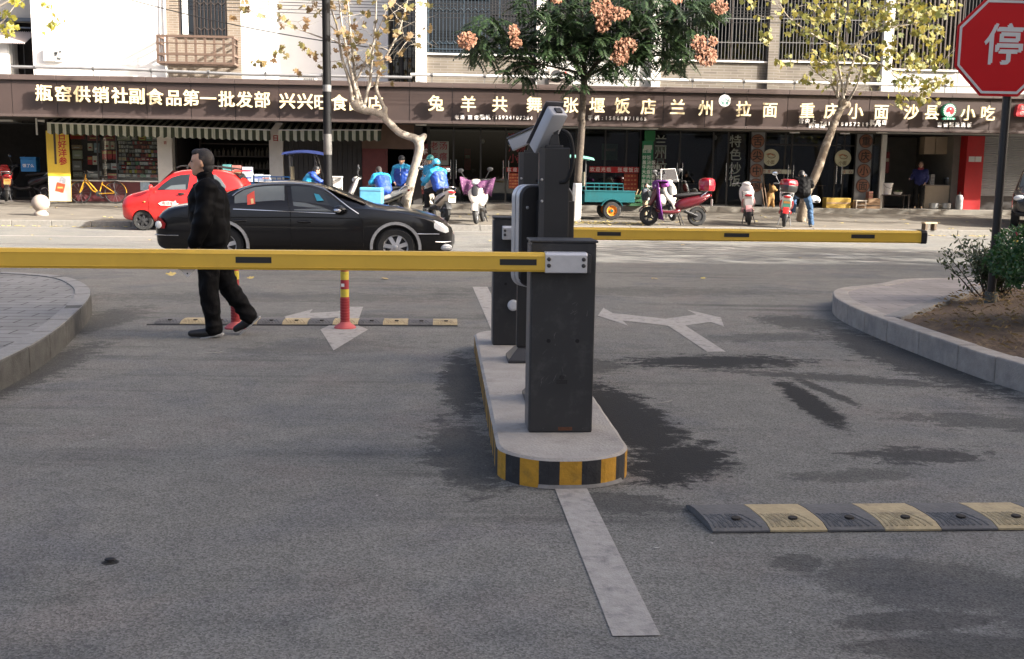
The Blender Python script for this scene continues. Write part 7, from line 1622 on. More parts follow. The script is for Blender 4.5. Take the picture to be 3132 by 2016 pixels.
# --- goldenrain tree: dark feathery leaves and salmon seed clusters
t2d = 29.4; rg = random.Random(5)
def Cz(x, y, d=t2d): return V(1400 + x / 2.659, y / 2.659, d)
def Gz(x, y, d=t2d): return V(1400 + x / 2.659, 350 + y / 2.659, d)
base2 = Gz(955, 880); t2 = thing('goldenrain_tree', 'dense dark green goldenrain tree with salmon seed clusters and a whitewashed trunk', 'tree', base2.x, t2d, base2.z)
def L2_(p): return p - base2
lw = spline([Gz(955, 885), Gz(962, 780), Gz(968, 650), Gz(974, 560)], 5); b = MB(); b.tube([L2_(p) for p in lw], [.155 - .04 * i / 15 for i in range(len(lw))], 14); b.build('limewashed_base', M_LIME, t2, smooth=180)
b = MB(); q = spline([Gz(974, 560), Gz(988, 380), Gz(1002, 200), Gz(1010, 60), Cz(1006, 980), Cz(1018, 850), Cz(1026, 720), Cz(1032, 640)], 5); b.tube([L2_(p) for p in q], [.105 - .02 * i / len(q) for i in range(len(q))], 12); b.build('trunk', M_BARK, t2, smooth=180)
b = MB()
for pts, r, dd in (([(1030, 660), (985, 560), (900, 430), (760, 320), (500, 250)], .07, .5), ([(1032, 650), (1020, 400), (1010, 150), (1000, -100)], .075, 0), ([(1034, 650), (1110, 540), (1260, 400), (1500, 250), (1800, 150)], .07, -.6), ([(1030, 640), (1180, 560), (1450, 480), (1750, 430)], .045, .5), ([(1010, 600), (850, 560), (620, 520), (450, 560)], .04, -.7), ([(1020, 350), (1200, 150), (1350, -50)], .05, .7)):
    qq = spline([Cz(x, y, t2d + dd * 1.5 * i / len(pts)) for i, (x, y) in enumerate(pts)], 5); b.tube([L2_(p) for p in qq], [r * (1 - .7 * i / len(qq)) for i in range(len(qq))], 8)
b.build('limb', M_BARK, t2, smooth=60)
b = MB()
def frond(b, c, ln, rng):
    a = rng.uniform(0, 2 * PI); dr = Vector((math.cos(a), math.sin(a) * .8 - .25, rng.uniform(-.6, .3))).normalized(); p = c.copy(); n = 8
    side = dr.cross(Vector((0, 0, 1))).normalized()
    for i in range(n):
        p = p + dr * ln / n; dr = (dr + Vector((0, 0, -.10))).normalized(); s = ln * .30 * (1 - .45 * abs(i / n - .4))
        for sg in (-1, 1):
            sd = (side * sg + dr * .45 + Vector((0, 0, -.35 + rng.uniform(-.15, .15)))).normalized(); w_ = dr * s * .26; tip = p + sd * s
            b.add([p, p + sd * s * .5 + w_, tip, p + sd * s * .5 - w_], [(0, 1, 2, 3)])
cl = [(250, 330, 190, 190, 1.), (470, 570, 120, 90, .9), (600, 440, 190, 150, 1.), (760, 250, 170, 200, 1.), (950, 430, 210, 130, 1.), (920, 640, 80, 75, .8), (1000, 130, 230, 190, 1.), (1180, 330, 190, 170, 1.), (1330, 470, 220, 110, 1.), (1200, 610, 80, 70, .7), (1480, 120, 270, 170, 1.), (1640, 330, 220, 170, 1.), (1790, 500, 150, 80, .9), (1880, 150, 200, 160, 1.), (1760, 570, 60, 50, .6), (2040, 110, 90, 110, .7), (640, 90, 160, 90, .7), (1460, 560, 90, 60, .7), (180, 420, 90, 80, .8), (540, 640, 50, 45, .6), (1000, 730, 40, 30, .4)]
for cx, cy, rx, ry, k in cl:
    n = int(rx * ry / 275 * k) + 6
    for i in range(n):
        a = rg.uniform(0, 2 * PI); r = math.sqrt(rg.random()); frond(b, L2_(Cz(cx + rx * r * math.cos(a), cy - 30 + ry * r * math.sin(a), t2d + rg.uniform(-1.3, 1.1) * math.sqrt(1 - r * r * .8))), rg.uniform(.35, .6), rg)
b.build('crown', leafmat('goldenrain_leaves', (.008, .022, .007), (.030, .058, .016), .5, .15), t2)
M_POD = leafmat('seed_pods', (.27, .11, .06), (.42, .24, .15), .7, .3)
for cx, cy, rx, ry in ((75, 325, 80, 70), (455, 260, 45, 60), (475, 345, 45, 40), (1170, 60, 90, 80), (1300, 110, 100, 50), (1180, 190, 60, 70), (1370, 370, 95, 65), (1320, 460, 75, 65), (1960, 350, 60, 70), (2020, 450, 90, 80), (2075, 330, 35, 40), (2130, 50, 75, 60), (800, 0, 40, 25), (1780, 0, 40, 20)):
    b = MB()
    for i in range(int(rx * ry / 45) + 14):
        a = rg.uniform(0, 2 * PI); r = math.sqrt(rg.random()); c = L2_(Cz(cx + rx * r * math.cos(a), cy + ry * r * math.sin(a), t2d - 1.15 + rg.uniform(-.3, .3))); s = rg.uniform(.035, .06)
        dr = Vector((rg.gauss(0, .5), rg.gauss(0, .5), -1)).normalized(); u = dr.orthogonal().normalized(); w_ = dr.cross(u); tip = c + dr * s * 1.5; top = c - dr * s * .6
        e = [c + (u * math.cos(2 * PI * k / 3) + w_ * math.sin(2 * PI * k / 3)) * s * .8 for k in range(3)]
        b.add([top] + e + [tip], [(0, 1, 2), (0, 2, 3), (0, 3, 1), (4, 2, 1), (4, 3, 2), (4, 1, 3)])
    b.build('seed_cluster', M_POD, t2)

# --- clipped round shrub, twiggy bush and staked trunk in the planting bed
rg = random.Random(21)
def small_leaf(b, c, l, w_, rng, up=.3):
    n = Vector((rng.gauss(0, 1), rng.gauss(0, 1) - .4, rng.gauss(0, 1) + up)).normalized(); u = Quaternion(n, rng.uniform(0, 6.28)) @ n.orthogonal().normalized(); v = n.cross(u)
    b.add([c, c + u * l * .45 + v * w_, c + u * l + n * -.1 * l, c + u * l * .45 - v * w_], [(0, 1, 2, 3)])
bs = (5.55, 8.95); r = .64
t = thing('clipped_shrub', 'round clipped green shrub on a dark trunk at the right edge', 'shrub', bs[0], bs[1], .24)
b = MB(); tz = .46
b.tube(spline([(-.12, -.05, -.05), (-.1, 0, .15), (-.05, 0, .3), (.0, 0, tz)], 4), [.17 - .006 * i for i in range(13)], 10)
for k in range(14):
    a = rg.uniform(0, 6.28); e = Vector((math.cos(a) * .45, math.sin(a) * .4, tz + rg.uniform(-.1, .3))); b.tube(spline([(0, 0, .25), tuple(e * .5 + Vector((0, 0, .15))), tuple(e)], 4), [.03 - .0028 * i for i in range(9)], 6)
b.build('trunk', mk('bark_dark', (.045, .042, .038), rough=.95, var=.4, scale=16, bump=.8, bscale=30), t, smooth=180)
b = MB()
for i in range(9500):
    q = Vector((rg.gauss(0, 1), rg.gauss(0, 1), rg.gauss(0, 1))).normalized(); k = 1 + .14 * mnoise.noise(q * 2.3) + .05 * mnoise.noise(q * 6); rr = r * k * (1 - .5 * rg.random() ** 2.2)
    c = Vector((q.x * rr, q.y * rr, tz + .12 + q.z * rr * .56))
    if c.z < .30: continue
    small_leaf(b, c, rg.uniform(.03, .055), .013, rg)
b.build('crown', leafmat('shrub_leaves', (.02, .075, .02), (.07, .16, .04), .35, .25), t)
tb = thing('twiggy_bush', 'loose twiggy grey green bush around the foot of the stop sign pole', 'shrub', 5.98, 10.95, .24); b = MB(); lf = []
for k in range(34):
    a = rg.uniform(0, 6.28); L_ = rg.uniform(.42, .74); dr = Vector((math.cos(a) * .55 - .10, math.sin(a) * .5, rg.uniform(.6, 1.1))).normalized(); p = Vector((rg.gauss(0, .08), rg.gauss(0, .08), 0)); q = [p]
    for i in range(6): q.append(q[-1] + dr * L_ / 6); dr = (dr + Vector((rg.gauss(0, .12), rg.gauss(0, .12), rg.gauss(.02, .1)))).normalized()
    b.tube(q, [.009 - .001 * i for i in range(7)], 5); lf += q[2:]
    for j in range(3):
        e = q[3 + j] + Vector((rg.gauss(0, .13), rg.gauss(0, .13), rg.uniform(0, .15))); b.tube([q[3 + j], e], [.004, .002], 4); lf += [q[3 + j].lerp(e, .5), e]
b.build('stem', M_BARK, tb); b = MB()
for p in lf:
    for k in range(6): small_leaf(b, p + Vector((rg.gauss(0, .03), rg.gauss(0, .03), rg.gauss(0, .03))), rg.uniform(.045, .075), .012, rg, .5)
b.build('crown', leafmat('bush_leaves', (.035, .065, .025), (.08, .10, .04), .45, .25), tb)
t = thing('bamboo_stake', 'pale bamboo stake leaning in the planting bed at the right edge', 'stake', 4.86, 7.75, .22, 0)
b = MB(); p0 = Vector((.10, 0, -.1)); p1 = Vector((-.13, .25, .62))
b.tube([p0.lerp(p1, k / 12) for k in range(13)], [.024 + (.004 if k % 4 == 0 else 0) for k in range(13)], 10); b.build('cane', mk('bamboo', (.42, .29, .16), rough=.6, var=.15, scale=8), t, smooth=60); b = MB(); b.tube([p0.lerp(p1, .62), p0.lerp(p1, .65)], .032, 10); b.build('tie', M_BARK, t)
# ------------------------------------------------------------------ street furniture
LG = 29.6
s, _ = PX(1004, 600, LG)
t = thing('lamp_post', 'tall black lamp post in front of the left shops, bare steel band at eye height', 'lamp post', s, LG, pz(LG))
b = MB(); b.lathe([(.13, 0), (.13, 1.1), (.115, 1.15), (.112, 4.2), (.108, 8.4)], n=20); b.build('pole', mk('pole_dark', (.007, .007, .0075), rough=.65, var=.2, spec=.2), t, smooth=40)
b = MB(); b.lathe([(.114, 1.75), (.1165, 1.76), (.1165, 2.30), (.114, 2.31)], n=20); b.build('grey_wrap', mk('wrap_grey', (.10, .096, .09), rough=.6, var=.35, scale=5), t, smooth=40)
b = MB(); b.lathe([(.114, 3.45), (.117, 3.46), (.117, 3.62), (.114, 3.63)], n=20); b.build('peeled_sticker', mk('wrap_white', (.14, .14, .14), rough=.6, var=.6, scale=9), t, smooth=40)
b = MB(); b.lathe([(.2, 0), (.2, .02), (.14, .04)], n=20); b.build('flange', M_DKM, t)
s, z = PX(700 + 992 / 2.991, 350 + 640 / 2.991, 30.2); t = thing('junction_box', 'pale grey junction cabinet standing right of the lamp post behind the black car', 'utility box', s, 30.2, pz(30.2))
h = PX(1031, 350 + 565 / 2.991, 30.2)[1] - pz(30.2); b = MB(); b.box(-.14, .14, -.12, .12, 0, h - .05); b.build('cabinet', mk('box_grey', (.46, .45, .42), rough=.6, var=.1), t, bevel=.01); b = MB(); b.box(-.155, .155, -.135, .135, h - .05, h); b.build('lid', mk('box_grey', (.46, .45, .42), rough=.6, var=.1), t, bevel=.012); b = MB(); b.box(-.11, .11, -.126, -.12, .15, h - .15); b.build('door', M_PILW, t)
# ball bollard
M_STONE = mk('stone_ball', (.30, .25, .21), rough=.8, var=.12, scale=9, bump=.2, bscale=60)
s, z = PX(378 / 2.991, 350 + 935 / 2.991, 29.6); t = thing('ball_bollard', 'round pinkish stone ball bollard on the left pavement near the kerb', 'bollard', s, 29.6, pz(29.6))
b = MB(); b.ball((0, 0, .33), .235, 28, 18); b.build('ball', M_STONE, t, smooth=180); b = MB(); b.lathe([(.19, 0), (.19, .06), (.14, .10), (.13, .14)], n=24); b.build('base', M_STONE, t, smooth=40)
# overhead wires
def wire(label, pts, d0, d1, sag, r=.012):
    (xa, ya), (xb, yb) = pts; A = Vector((*PX(xa, ya, d0), d0)); B = Vector((*PX(xb, yb, d1), d1)); A = Vector((A.x, d0, A.y)); B = Vector((B.x, d1, B.y)); mid = (A + B) / 2
    dv = B - A; A2, B2 = A - dv * .35, B + dv * .35
    b = MB(); b.tube([A2.lerp(B2, k / 24) - Vector((0, 0, sag * (1 - (k / 12 - 1) ** 2))) + Vector((0, 0, sag * .75)) for k in range(25)], r, 5); o = b.build('overhead_wire', mk('wire_black', (.015, .015, .016), rough=.7), smooth=60); put(o, 0, 0); return tag(o, label, 'wire', 'overhead wires along the street')
wire('single black wire slanting across the white house to the lamp post', [(391, 0), (990, 128)], 33.0, 31.0, .25, .016)
for i, (ya, yb) in enumerate(((4, 12), (13, 22), (22, 30), (34, 40), (45, 58))):
    wire('thin black wire of the bundle crossing above the trees, ' + ('topmost', 'second from top', 'third from top', 'fourth from top', 'lowest')[i], [(1020, ya), (2400, yb + 14)], 31.5, 31.5, .12, .010)

for k, (d_, z_) in enumerate(((13.5, 6.4), (14.3, 6.9), (15.2, 7.6), (16.0, 6.2))):
    b = MB(); b.tube([(x, 0, .35 * ((x / 12) % 1 - .5) ** 2 * 4) for x in range(-36, 61, 2)], .035 if k % 2 else .022, 5); o = b.build('overhead_wire', mk('wire_black', (.015, .015, .016), rough=.7), smooth=60); put(o, 0, d_, z_); tag(o, 'black cable of the near pavement line strung above the gate, ' + ('nearest', 'second nearest', 'third nearest', 'farthest')[k], 'wire', 'cables above the near pavement')
# ------------------------------------------------------------------ grocer: poster, packet window, cartons
(xL, zb_), (xR, zt_) = PX(150, 606, 34.9), PX(209, 401, 34.9)
t = thing('banner_poster', 'tall yellow advertising banner with red characters beside the packet window', 'banner', (xL + xR) / 2, 34.9, .42); w_ = (xR - xL) / 2; hz_ = zt_ - .42
b = MB(); b.box(-w_, w_, 0, .02, 0, hz_); b.build('sheet', mk('poster_yellow', (.62, .42, .035), rough=.5, var=.08), t)
b = MB(); b.box(-w_ + .005, w_ - .005, -.004, -.001, .01, hz_ * .36); b.build('pale_field', mk('poster_pale', (.56, .56, .46), rough=.5, var=.15, scale=4), t)
b = MB(); b.box(-w_ * .35, -w_ * .15, -.005, -.001, hz_ * .53, hz_ - .02); b.build('dark_strip', mk('poster_dark', (.05, .03, .02), rough=.6), t)
b = MB()
for k, c in enumerate('日好洋参'): b.text(c, w_ * .40, hz_ * (.93 - k * .118), .25, -.006, .004, .022)
b.build('lettering', mk('poster_red', (.42, .02, .015), rough=.6), t)
b = MB(); b.cbox((.02, -.009, hz_ * .20), (.26, .012, .28), roty(.25)); b.build('pack_picture', mk('poster_orange', (.45, .08, .03), rough=.5, var=.5, scale=12), t); b = MB(); b.cbox((.10, -.006, hz_ * .29), (.2, .006, .25), roty(.5)); b.build('paper_picture', mk('poster_grey', (.4, .4, .42), rough=.6, var=.4, scale=20), t)
b = MB(); b.box(-w_ * .2, w_ * .3, -.017, -.015, hz_ * .185, hz_ * .21); b.build('picture_band', mk('poster_gold', (.55, .33, .1), rough=.5), t)
# packet window (a lit case is not shown: it is just dark with packets)
(xL, zb_), (xR, zt_) = PX(209, 551, 35.5), PX(485, 402, 35.5)
pw = thing('display_window', 'wide glass display window of the grocer stocked with packets, maroon panel below', 'display window', xL, 35.5, .42); W_ = xR - xL; z0 = zb_ - .42; z1 = 3.05 - .42
b = MB(); b.box(0, W_, -.02, .1, 0, z0 - .03); b.build('panel', mk('maroon_panel', (.10, .022, .025), rough=.5, var=.15, scale=3), pw)
b = MB(); b.box(-.02, W_ + .02, -.06, .5, z0 - .03, z0 + .01); b.build('sill', M_PILW, pw, bevel=.005)
b = MB(); b.box(0, W_, .44, .5, z0 + .01, z1); b.build('backing', mk('case_back', (.035, .03, .03), rough=.7, var=.3), pw)
b = MB()
for f in (0, .33, .535, 1.): b.box(W_ * f - .02, W_ * f + .02, -.02, .03, z0 + .011, z1)
b.box(0, W_, -.018, .028, z1 - .04, z1); b.build('frame', M_FR2, pw); b = MB(); b.box(.02, W_ - .02, .0, .006, z0 + .02, z1 - .04); b.build('pane', glassmat('case_glass', (.86, .88, .87), .035), pw)
(xp, zp) = PX(442, 567, 35.45); b = MB(); b.box(xp - xL - .14, xp - xL + .16, -.03, -.021, zp - .42 - .17, zp - .42 + .12); b.build('notice', mk('notice_blue', (.30, .38, .45), rough=.6, var=.4, scale=14), pw)
shl = MB()
for k in range(9):
    yy = 275 + k * 37.5; x_, z_ = PX(1270 / 2.991, 350 + yy / 2.991, 35.8); shl.box(W_ * .545, W_ - .03, .2, .43, z_ - .42 - .012, z_ - .42)
for yy in (415, 515): x_, z_ = PX(800 / 2.991, 350 + yy / 2.991, 35.8); shl.box(.03, W_ * .525, .22, .43, z_ - .42 - .012, z_ - .42)
shl.build('shelf', mk('shelf_dark', (.06, .05, .05), rough=.6), pw)
PC = {'white': (.62, .61, .58), 'cream': (.58, .52, .38), 'dark red': (.22, .03, .03), 'salmon': (.50, .17, .12), 'grey': (.26, .26, .25), 'pink': (.48, .12, .14), 'green': (.16, .34, .20), 'gold': (.48, .32, .08), 'brown': (.16, .10, .06), 'red': (.42, .025, .025), 'pale green': (.42, .47, .34), 'tan': (.40, .28, .18), 'blue grey': (.20, .27, .31), 'yellow': (.55, .50, .08)}
_pm = {k: mk('packet_' + k.replace(' ', '_'), c, rough=.45, var=.28, scale=22) for k, c in PC.items()}
ORD = ['first', 'second', 'third', 'fourth', 'fifth', 'sixth', 'seventh', 'eighth', 'ninth', 'tenth', 'eleventh', 'twelfth', 'thirteenth', 'fourteenth']
rg = random.Random(4)
rowcol = [['white', 'grey', 'white', 'white', 'dark red', 'dark red', 'white', 'white'], ['white', 'white', 'grey', 'dark red', 'salmon', 'salmon', 'grey', 'grey'], ['cream', 'white', 'grey', 'white', 'salmon', 'white', 'pink', 'white'], ['grey', 'brown', 'dark red', 'grey', 'dark red', 'salmon', 'white', 'grey'], ['cream', 'white', 'grey', 'salmon', 'pink', 'red', 'dark red', 'red'], ['grey', 'dark red', 'grey', 'green', 'white', 'pink', 'green', 'dark red'], ['brown', 'white', 'grey', 'pink', 'pink', 'dark red', 'salmon', 'grey'], ['grey', 'salmon', 'white', 'salmon', 'brown', 'white', 'gold', 'grey'], ['white', 'grey', 'brown', 'dark red', 'green', 'white', 'red', 'white']]
D_P = 35.78
for r_ in range(9):
    yy = 275 + r_ * 37.5; x = 1082. + rg.uniform(0, 8); i = 0
    while x < 1440 and i < 14:
        wd = rg.choice((15, 17, 20, 24, 30, 40)); c = rowcol[r_][int((x - 1080) / 380 * 8) % 8] if rg.random() < .8 else rg.choice(list(PC)); hh_ = rg.uniform(22, 30)
        xa, za = PX(x / 2.991, 350 + yy / 2.991, D_P); xb_, _ = PX((x + wd) / 2.991, 350 + yy / 2.991, D_P); hgt = hh_ / 2.991 / 90
        b = MB(); b.box(-(xb_ - xa) / 2, (xb_ - xa) / 2, 0, .12, 0, hgt); o = b.build('packet', _pm[c]); zz = PX(1270 / 2.991, 350 + yy / 2.991, 35.8)[1]
        put(o, (xa + xb_) / 2, D_P, zz + .001); tag(o, f'{c} packet, {ORD[i]} from the left on the {ORD[r_]} packet shelf from the top', 'packet', 'packets in the grocer\'s display window')
        if wd > 22 and rg.random() < .6:
            q = MB(); q.box(-(xb_ - xa) * .35, (xb_ - xa) * .35, -.003, 0, hgt * .35, hgt * .65); q.build('printed_band', _pm[rg.choice(('white', 'cream', 'gold'))], o)
        x += wd + rg.choice((4, 5, 6, 9)); i += 1
big = [(645, 180, 770, 225, 'red', 'top left corner'), (800, 185, 905, 240, 'dark red', 'top row second'), (950, 180, 1055, 240, 'dark red', 'top row third'), (1072, 178, 1188, 238, 'pale green', 'top row fourth'), (1200, 190, 1250, 235, 'grey', 'top row fifth'), (1268, 195, 1330, 236, 'yellow', 'top row sixth'), (1338, 190, 1385, 240, 'green', 'top row seventh'), (1392, 190, 1446, 240, 'grey', 'top right corner'), (655, 280, 745, 318, 'tan', 'left edge under the red one'), (665, 330, 748, 405, 'pale green', 'left edge second down'), (803, 265, 845, 330, 'cream', 'upper middle'), (860, 262, 905, 350, 'blue grey', 'upper middle right'), (960, 245, 998, 318, 'cream', 'above the red gift packs'), (1012, 250, 1045, 318, 'cream', 'above the last red gift pack'), (935, 330, 975, 412, 'red', 'first of three gift packs'), (983, 330, 1022, 412, 'red', 'middle of three gift packs'), (1032, 332, 1072, 412, 'red', 'last of three gift packs'), (803, 385, 842, 460, 'red', 'lower middle'), (848, 380, 888, 460, 'cream', 'lower middle right'), (665, 425, 745, 510, 'grey', 'left edge third down'), (940, 450, 1005, 500, 'grey', 'lower right pair'), (1015, 448, 1080, 505, 'white', 'lower right pair'), (670, 530, 750, 568, 'pale green', 'bottom left corner'), (800, 520, 930, 575, 'grey', 'bottom middle'), (985, 540, 1070, 590, 'red', 'bottom right')]
for x0, y0, x1, y1, c, where in big:
    (xa, za), (xb_, zb2) = PX(x0 / 2.991, 350 + y1 / 2.991, 35.7), PX(x1 / 2.991, 350 + y0 / 2.991, 35.7); hgt = zb2 - za
    b = MB(); b.box(-(xb_ - xa) / 2, (xb_ - xa) / 2, 0, .1, 0, hgt); o = b.build('gift_box', _pm[c], bevel=.006); put(o, (xa + xb_) / 2, 35.7, za); tag(o, f'large {c} gift box at the {where} of the packet window', 'gift box', 'gift boxes in the grocer\'s display window')
    q = MB(); k = .3 if c != 'red' else .42; q.box(-(xb_ - xa) * k, (xb_ - xa) * k, -.004, 0, hgt * (.62 if c == 'red' else .3), hgt * (.9 if c == 'red' else .5)); q.build('printed_label', _pm['gold' if c in ('red', 'dark red') else 'red' if c in ('cream', 'yellow', 'white') else 'white'], o)
def carton(label, px0, px1, y0, y1, d, col, depth=.35, tape=None, cat='carton', group=None, name='carton', base=None):
    (xa, za), (xb_, zt) = PX(px0, y1, d), PX(px1, y0, d); za = base if base is not None else za
    t = thing(name, label, cat, (xa + xb_) / 2, d + depth / 2, za, R.uniform(-.06, .06), group); w_ = (xb_ - xa) / 2; h_ = max(.05, zt - za)
    b = MB(); b.box(-w_, w_, -depth / 2, depth / 2, 0, h_); b.build('box', col, t, bevel=.006)
    b = MB(); b.box(-w_ * .98, w_ * .98, -depth / 2 - .003, -depth / 2, h_ * .42, h_ * .58); b.build('tape', tape or mk('tape_tan', (.34, .22, .12), rough=.5), t); return t
M_CARD = mk('cardboard', (.30, .19, .11), rough=.85, var=.15, scale=5); M_CARDY = mk('cardboard_yellow', (.42, .27, .05), rough=.8, var=.2, scale=5)
M_BWC = mk('carton_blue_white', (.50, .52, .58), rough=.6, var=.1); M_BLT = mk('tape_blue', (.03, .06, .30), rough=.6); M_PNK = mk('carton_pink', (.45, .18, .15), rough=.7, var=.1); M_TLC = mk('carton_teal', (.12, .36, .36), rough=.7, var=.1)
g1 = 'cartons stacked before the grocer'
carton('blue and white carton standing lowest in the grocer stack above the car roof', 741, 771, 532, 556, 34.6, M_BWC, tape=M_BLT, group=g1); carton('blue and white carton topmost in the grocer stack above the car roof', 740, 770, 511, 532, 34.6, M_BWC, tape=M_BLT, group=g1)
carton('pink carton left of the blue and white stack', 710, 737, 506, 552, 34.6, M_PNK, group=g1); carton('teal carton left of the pink one by the man\'s shoulder', 682, 707, 503, 552, 34.6, M_TLC, group=g1); carton('white carton right of the blue and white stack', 778, 802, 533, 556, 34.7, M_BWC, tape=M_BLT, group=g1); carton('low pale carton by the second white pillar', 804, 824, 535, 556, 34.7, M_BWC, tape=M_PNK, group=g1)
# dim goods on shelves inside the open grocery
gr = thing('goods_rack', 'dim rack of bottles at the back of the open grocery', 'rack', PX(720, 500, 37.0)[0], 37.0, .44); b = MB()
for k in range(5): b.box(-1.2, 1.35, 0, .35, .25 + k * .42, .28 + k * .42)
for x in (-1.2, 1.32): b.box(x, x + .03, 0, .35, 0, 2.2)
b.build('shelves', M_FRM, gr)
for k in range(4):
    b = MB(); x = -1.1
    while x < 1.25: h_ = rg.uniform(.2, .32); b.lathe([(.045, 0), (.045, h_ * .6), (.018, h_ * .8), (.018, h_)], (x, .12, .281 + k * .42), 8); x += rg.uniform(.1, .16)
    o = b.build('bottles', mk('bottles_mix', (.10, .09, .07), rough=.3, var=.7, scale=7), gr); o['kind'] = 'stuff'

# ------------------------------------------------------------------ signs standing before the noodle shops
t = thing('vertical_sign', 'narrow dark sign with pale characters behind the crooked trunk', 'sign', PX(1299, 500, 35.3)[0], 35.3, .5); z1 = PX(1299, 440, 35.3)[1] - .5
b = MB(); b.box(-.10, .10, 0, .04, .3, z1); b.build('board', mk('board_dark_red', (.13, .02, .02), rough=.6), t); b = MB()
for k, c in enumerate('羊汤师傅'): b.text(c, 0, z1 - .25 - k * .36, .2, -.004, .004, .015)
b.build('lettering', M_LWH, t)
(xL, _), (xR, zt) = PX(1400 + 1490 / 2.659, 600, 35.2), PX(1400 + 1604 / 2.659, 350 + 128 / 2.659, 35.2)
t = thing('menu_board', 'tall green menu board with white dish names and a bright green square on top', 'menu board', (xL + xR) / 2, 35.2, .505); w_ = (xR - xL) / 2
def hz(y, d=35.2, px=1980): return PX(px, 350 + y / 2.659, d)[1] - .505
b = MB(); b.box(-w_, w_ * .84, 0, .06, .1, hz(216)); b.build('board', mk('menu_green', (.015, .17, .07), rough=.6, var=.1), t); b = MB(); b.box(-w_ * .7, w_, -.05, .06, hz(214), hz(132)); b.build('square', mk('bright_green', (.008, .13, .035), rough=.5), t)
b = MB(); b.box(-w_ * .78, w_ * .62, -.005, 0, hz(286), hz(250)); b.build('header', mk('menu_header', (.42, .46, .38), rough=.6), t); b = MB()
for k, c in enumerate(('拉面', '炒饭', '盖浇饭', '牛肉炒面', '大盘鸡', '牛肉泡馍', '葱油饼', '牛肉面')):
    for j, ch in enumerate(c): b.text(ch, -w_ * .62 + j * .155, hz((292, 345, 385, 424, 462, 500, 540, 580)[k]) - .02, .135, -.004, .004, .012)
b.build('lettering', M_LW, t)
def plates(label, cx, ys, txt, px0, px1, y1, d=35.25):
    (xL, _), (xR, _) = PX(px0, 500, d), PX(px1, 500, d); zb_ = .505
    t = thing('vertical_sign', label, 'sign', (xL + xR) / 2, d, zb_, 0, 'grey boards with round wooden plates'); w_ = (xR - xL) / 2; zt = 3.04 - zb_
    b = MB(); b.box(-w_, w_, 0, .06, .08, zt); b.build('board', mk('board_grey', (.20, .205, .205), rough=.6, var=.1), t)
    for c, x, y in zip(txt, cx, ys):
        xx, z = PX(2250 + x / 2.713, 350 + y / 2.713, d); xx -= (xL + xR) / 2; z -= zb_; r = .225
        b = MB(); b.lathe([(0, -.03), (r * .9, -.03), (r, -.02), (r, 0)], (xx, 0, z), 28, 'y'); p = b.build('round_plate', mk('plate_wood', (.21, .085, .045), rough=.5, var=.2, scale=7), t, smooth=30)
        b = MB(); b.lathe([(r * .93, -.032), (r * 1.02, -.034), (r * 1.04, -.0), (r * .93, .0)], (xx, 0, z), 28, 'y', ring=True); b.build('plate_rim', mk('rim_dark', (.07, .03, .02), rough=.5), p); b = MB(); b.text(c, xx, z, .30, -.033, .004, .02); b.build('lettering', mk('letter_ink', (.02, .014, .012), rough=.6), p)
plates('grey board with four round wooden plates beside the white and pink scooter', (182, 177, 172, 166), (222, 342, 466, 588), '舌尖中国', 2296, 2336, 0); plates('grey board with four round wooden plates beside the white door post', (1080, 1072, 1062, 1053), (222, 347, 468, 592), '重庆小面', 2618, 2664, 0)
for lab, x, y in (('round cream window sticker near the left grey board', 292, 358), ('round cream window sticker right of the leaning trunk', 890, 365)):
    s, z = PX(2250 + x / 2.713, 350 + y / 2.713, 35.48); t = thing('window_sticker', lab, 'sticker', s, 35.48, z, 0, 'round stickers on the noodle shop glass'); b = MB(); b.lathe([(0, .0), (.285, .0), (.285, .008), (0, .008)], (0, 0, 0), 36, 'y'); b.build('disc', mk('sticker_ivory', (.52, .50, .34), rough=.6), t)
    b = MB(); b.text('小面', 0, -.15, .13, -.003, .003, .012); b.tube([(.02 + .13 * math.cos(a), -.003, .05 + .07 * math.sin(a)) for a in [k * PI / 8 for k in range(-8, 9)]], .012, 5); b.build('lettering', mk('letter_brown', (.12, .07, .03), rough=.6), t); b = MB(); b.tube([(-.15, -.003, .1), (-.02, -.003, .13), (.1, -.003, .06)], .016, 5); b.build('bowl_mark', mk('mark_orange', (.45, .13, .05), rough=.6), t)
for lab, px0, px1, y0, y1, d, c in (('red poster pasted under the grey noodle lettering beside the green menu board', 2003, 2036, 464, 530, 35.62, 'dark red'), ('pale green notice above the red poster beside the green menu board', 2003, 2037, 447, 463, 35.62, 'pale green'), ('grey wall clock panel dimly seen in the shop with round stickers', 2386, 2412, 413, 446, 37.0, 'grey'), ('dim red hanging scroll inside the soup shop left of its bulb', 1420, 1440, 455, 520, 37.5, 'red'), ('dim green wall poster inside the restaurant above the red banner', 1840, 1890, 440, 490, 38.0, 'green'), ('dim red wall poster inside the snack shop left of the woman', 2706, 2722, 465, 530, 37.0, 'dark red'), ('dim white notice inside the shop right of the leaning trunk', 2555, 2573, 440, 453, 36.6, 'white')):
    (xa, za), (xb_, zb2) = PX(px0, y1, d), PX(px1, y0, d); b = MB(); b.box(0, xb_ - xa, 0, .012, 0, zb2 - za); o = b.build('wall_poster', _pm[c]); put(o, xa, d, za); tag(o, lab, 'poster', 'posters in and on the noodle shops'); b = MB(); b.box((xb_ - xa) * .15, (xb_ - xa) * .85, -.003, 0, (zb2 - za) * .55, (zb2 - za) * .7); b.build('printed_band', _pm['cream'], o)
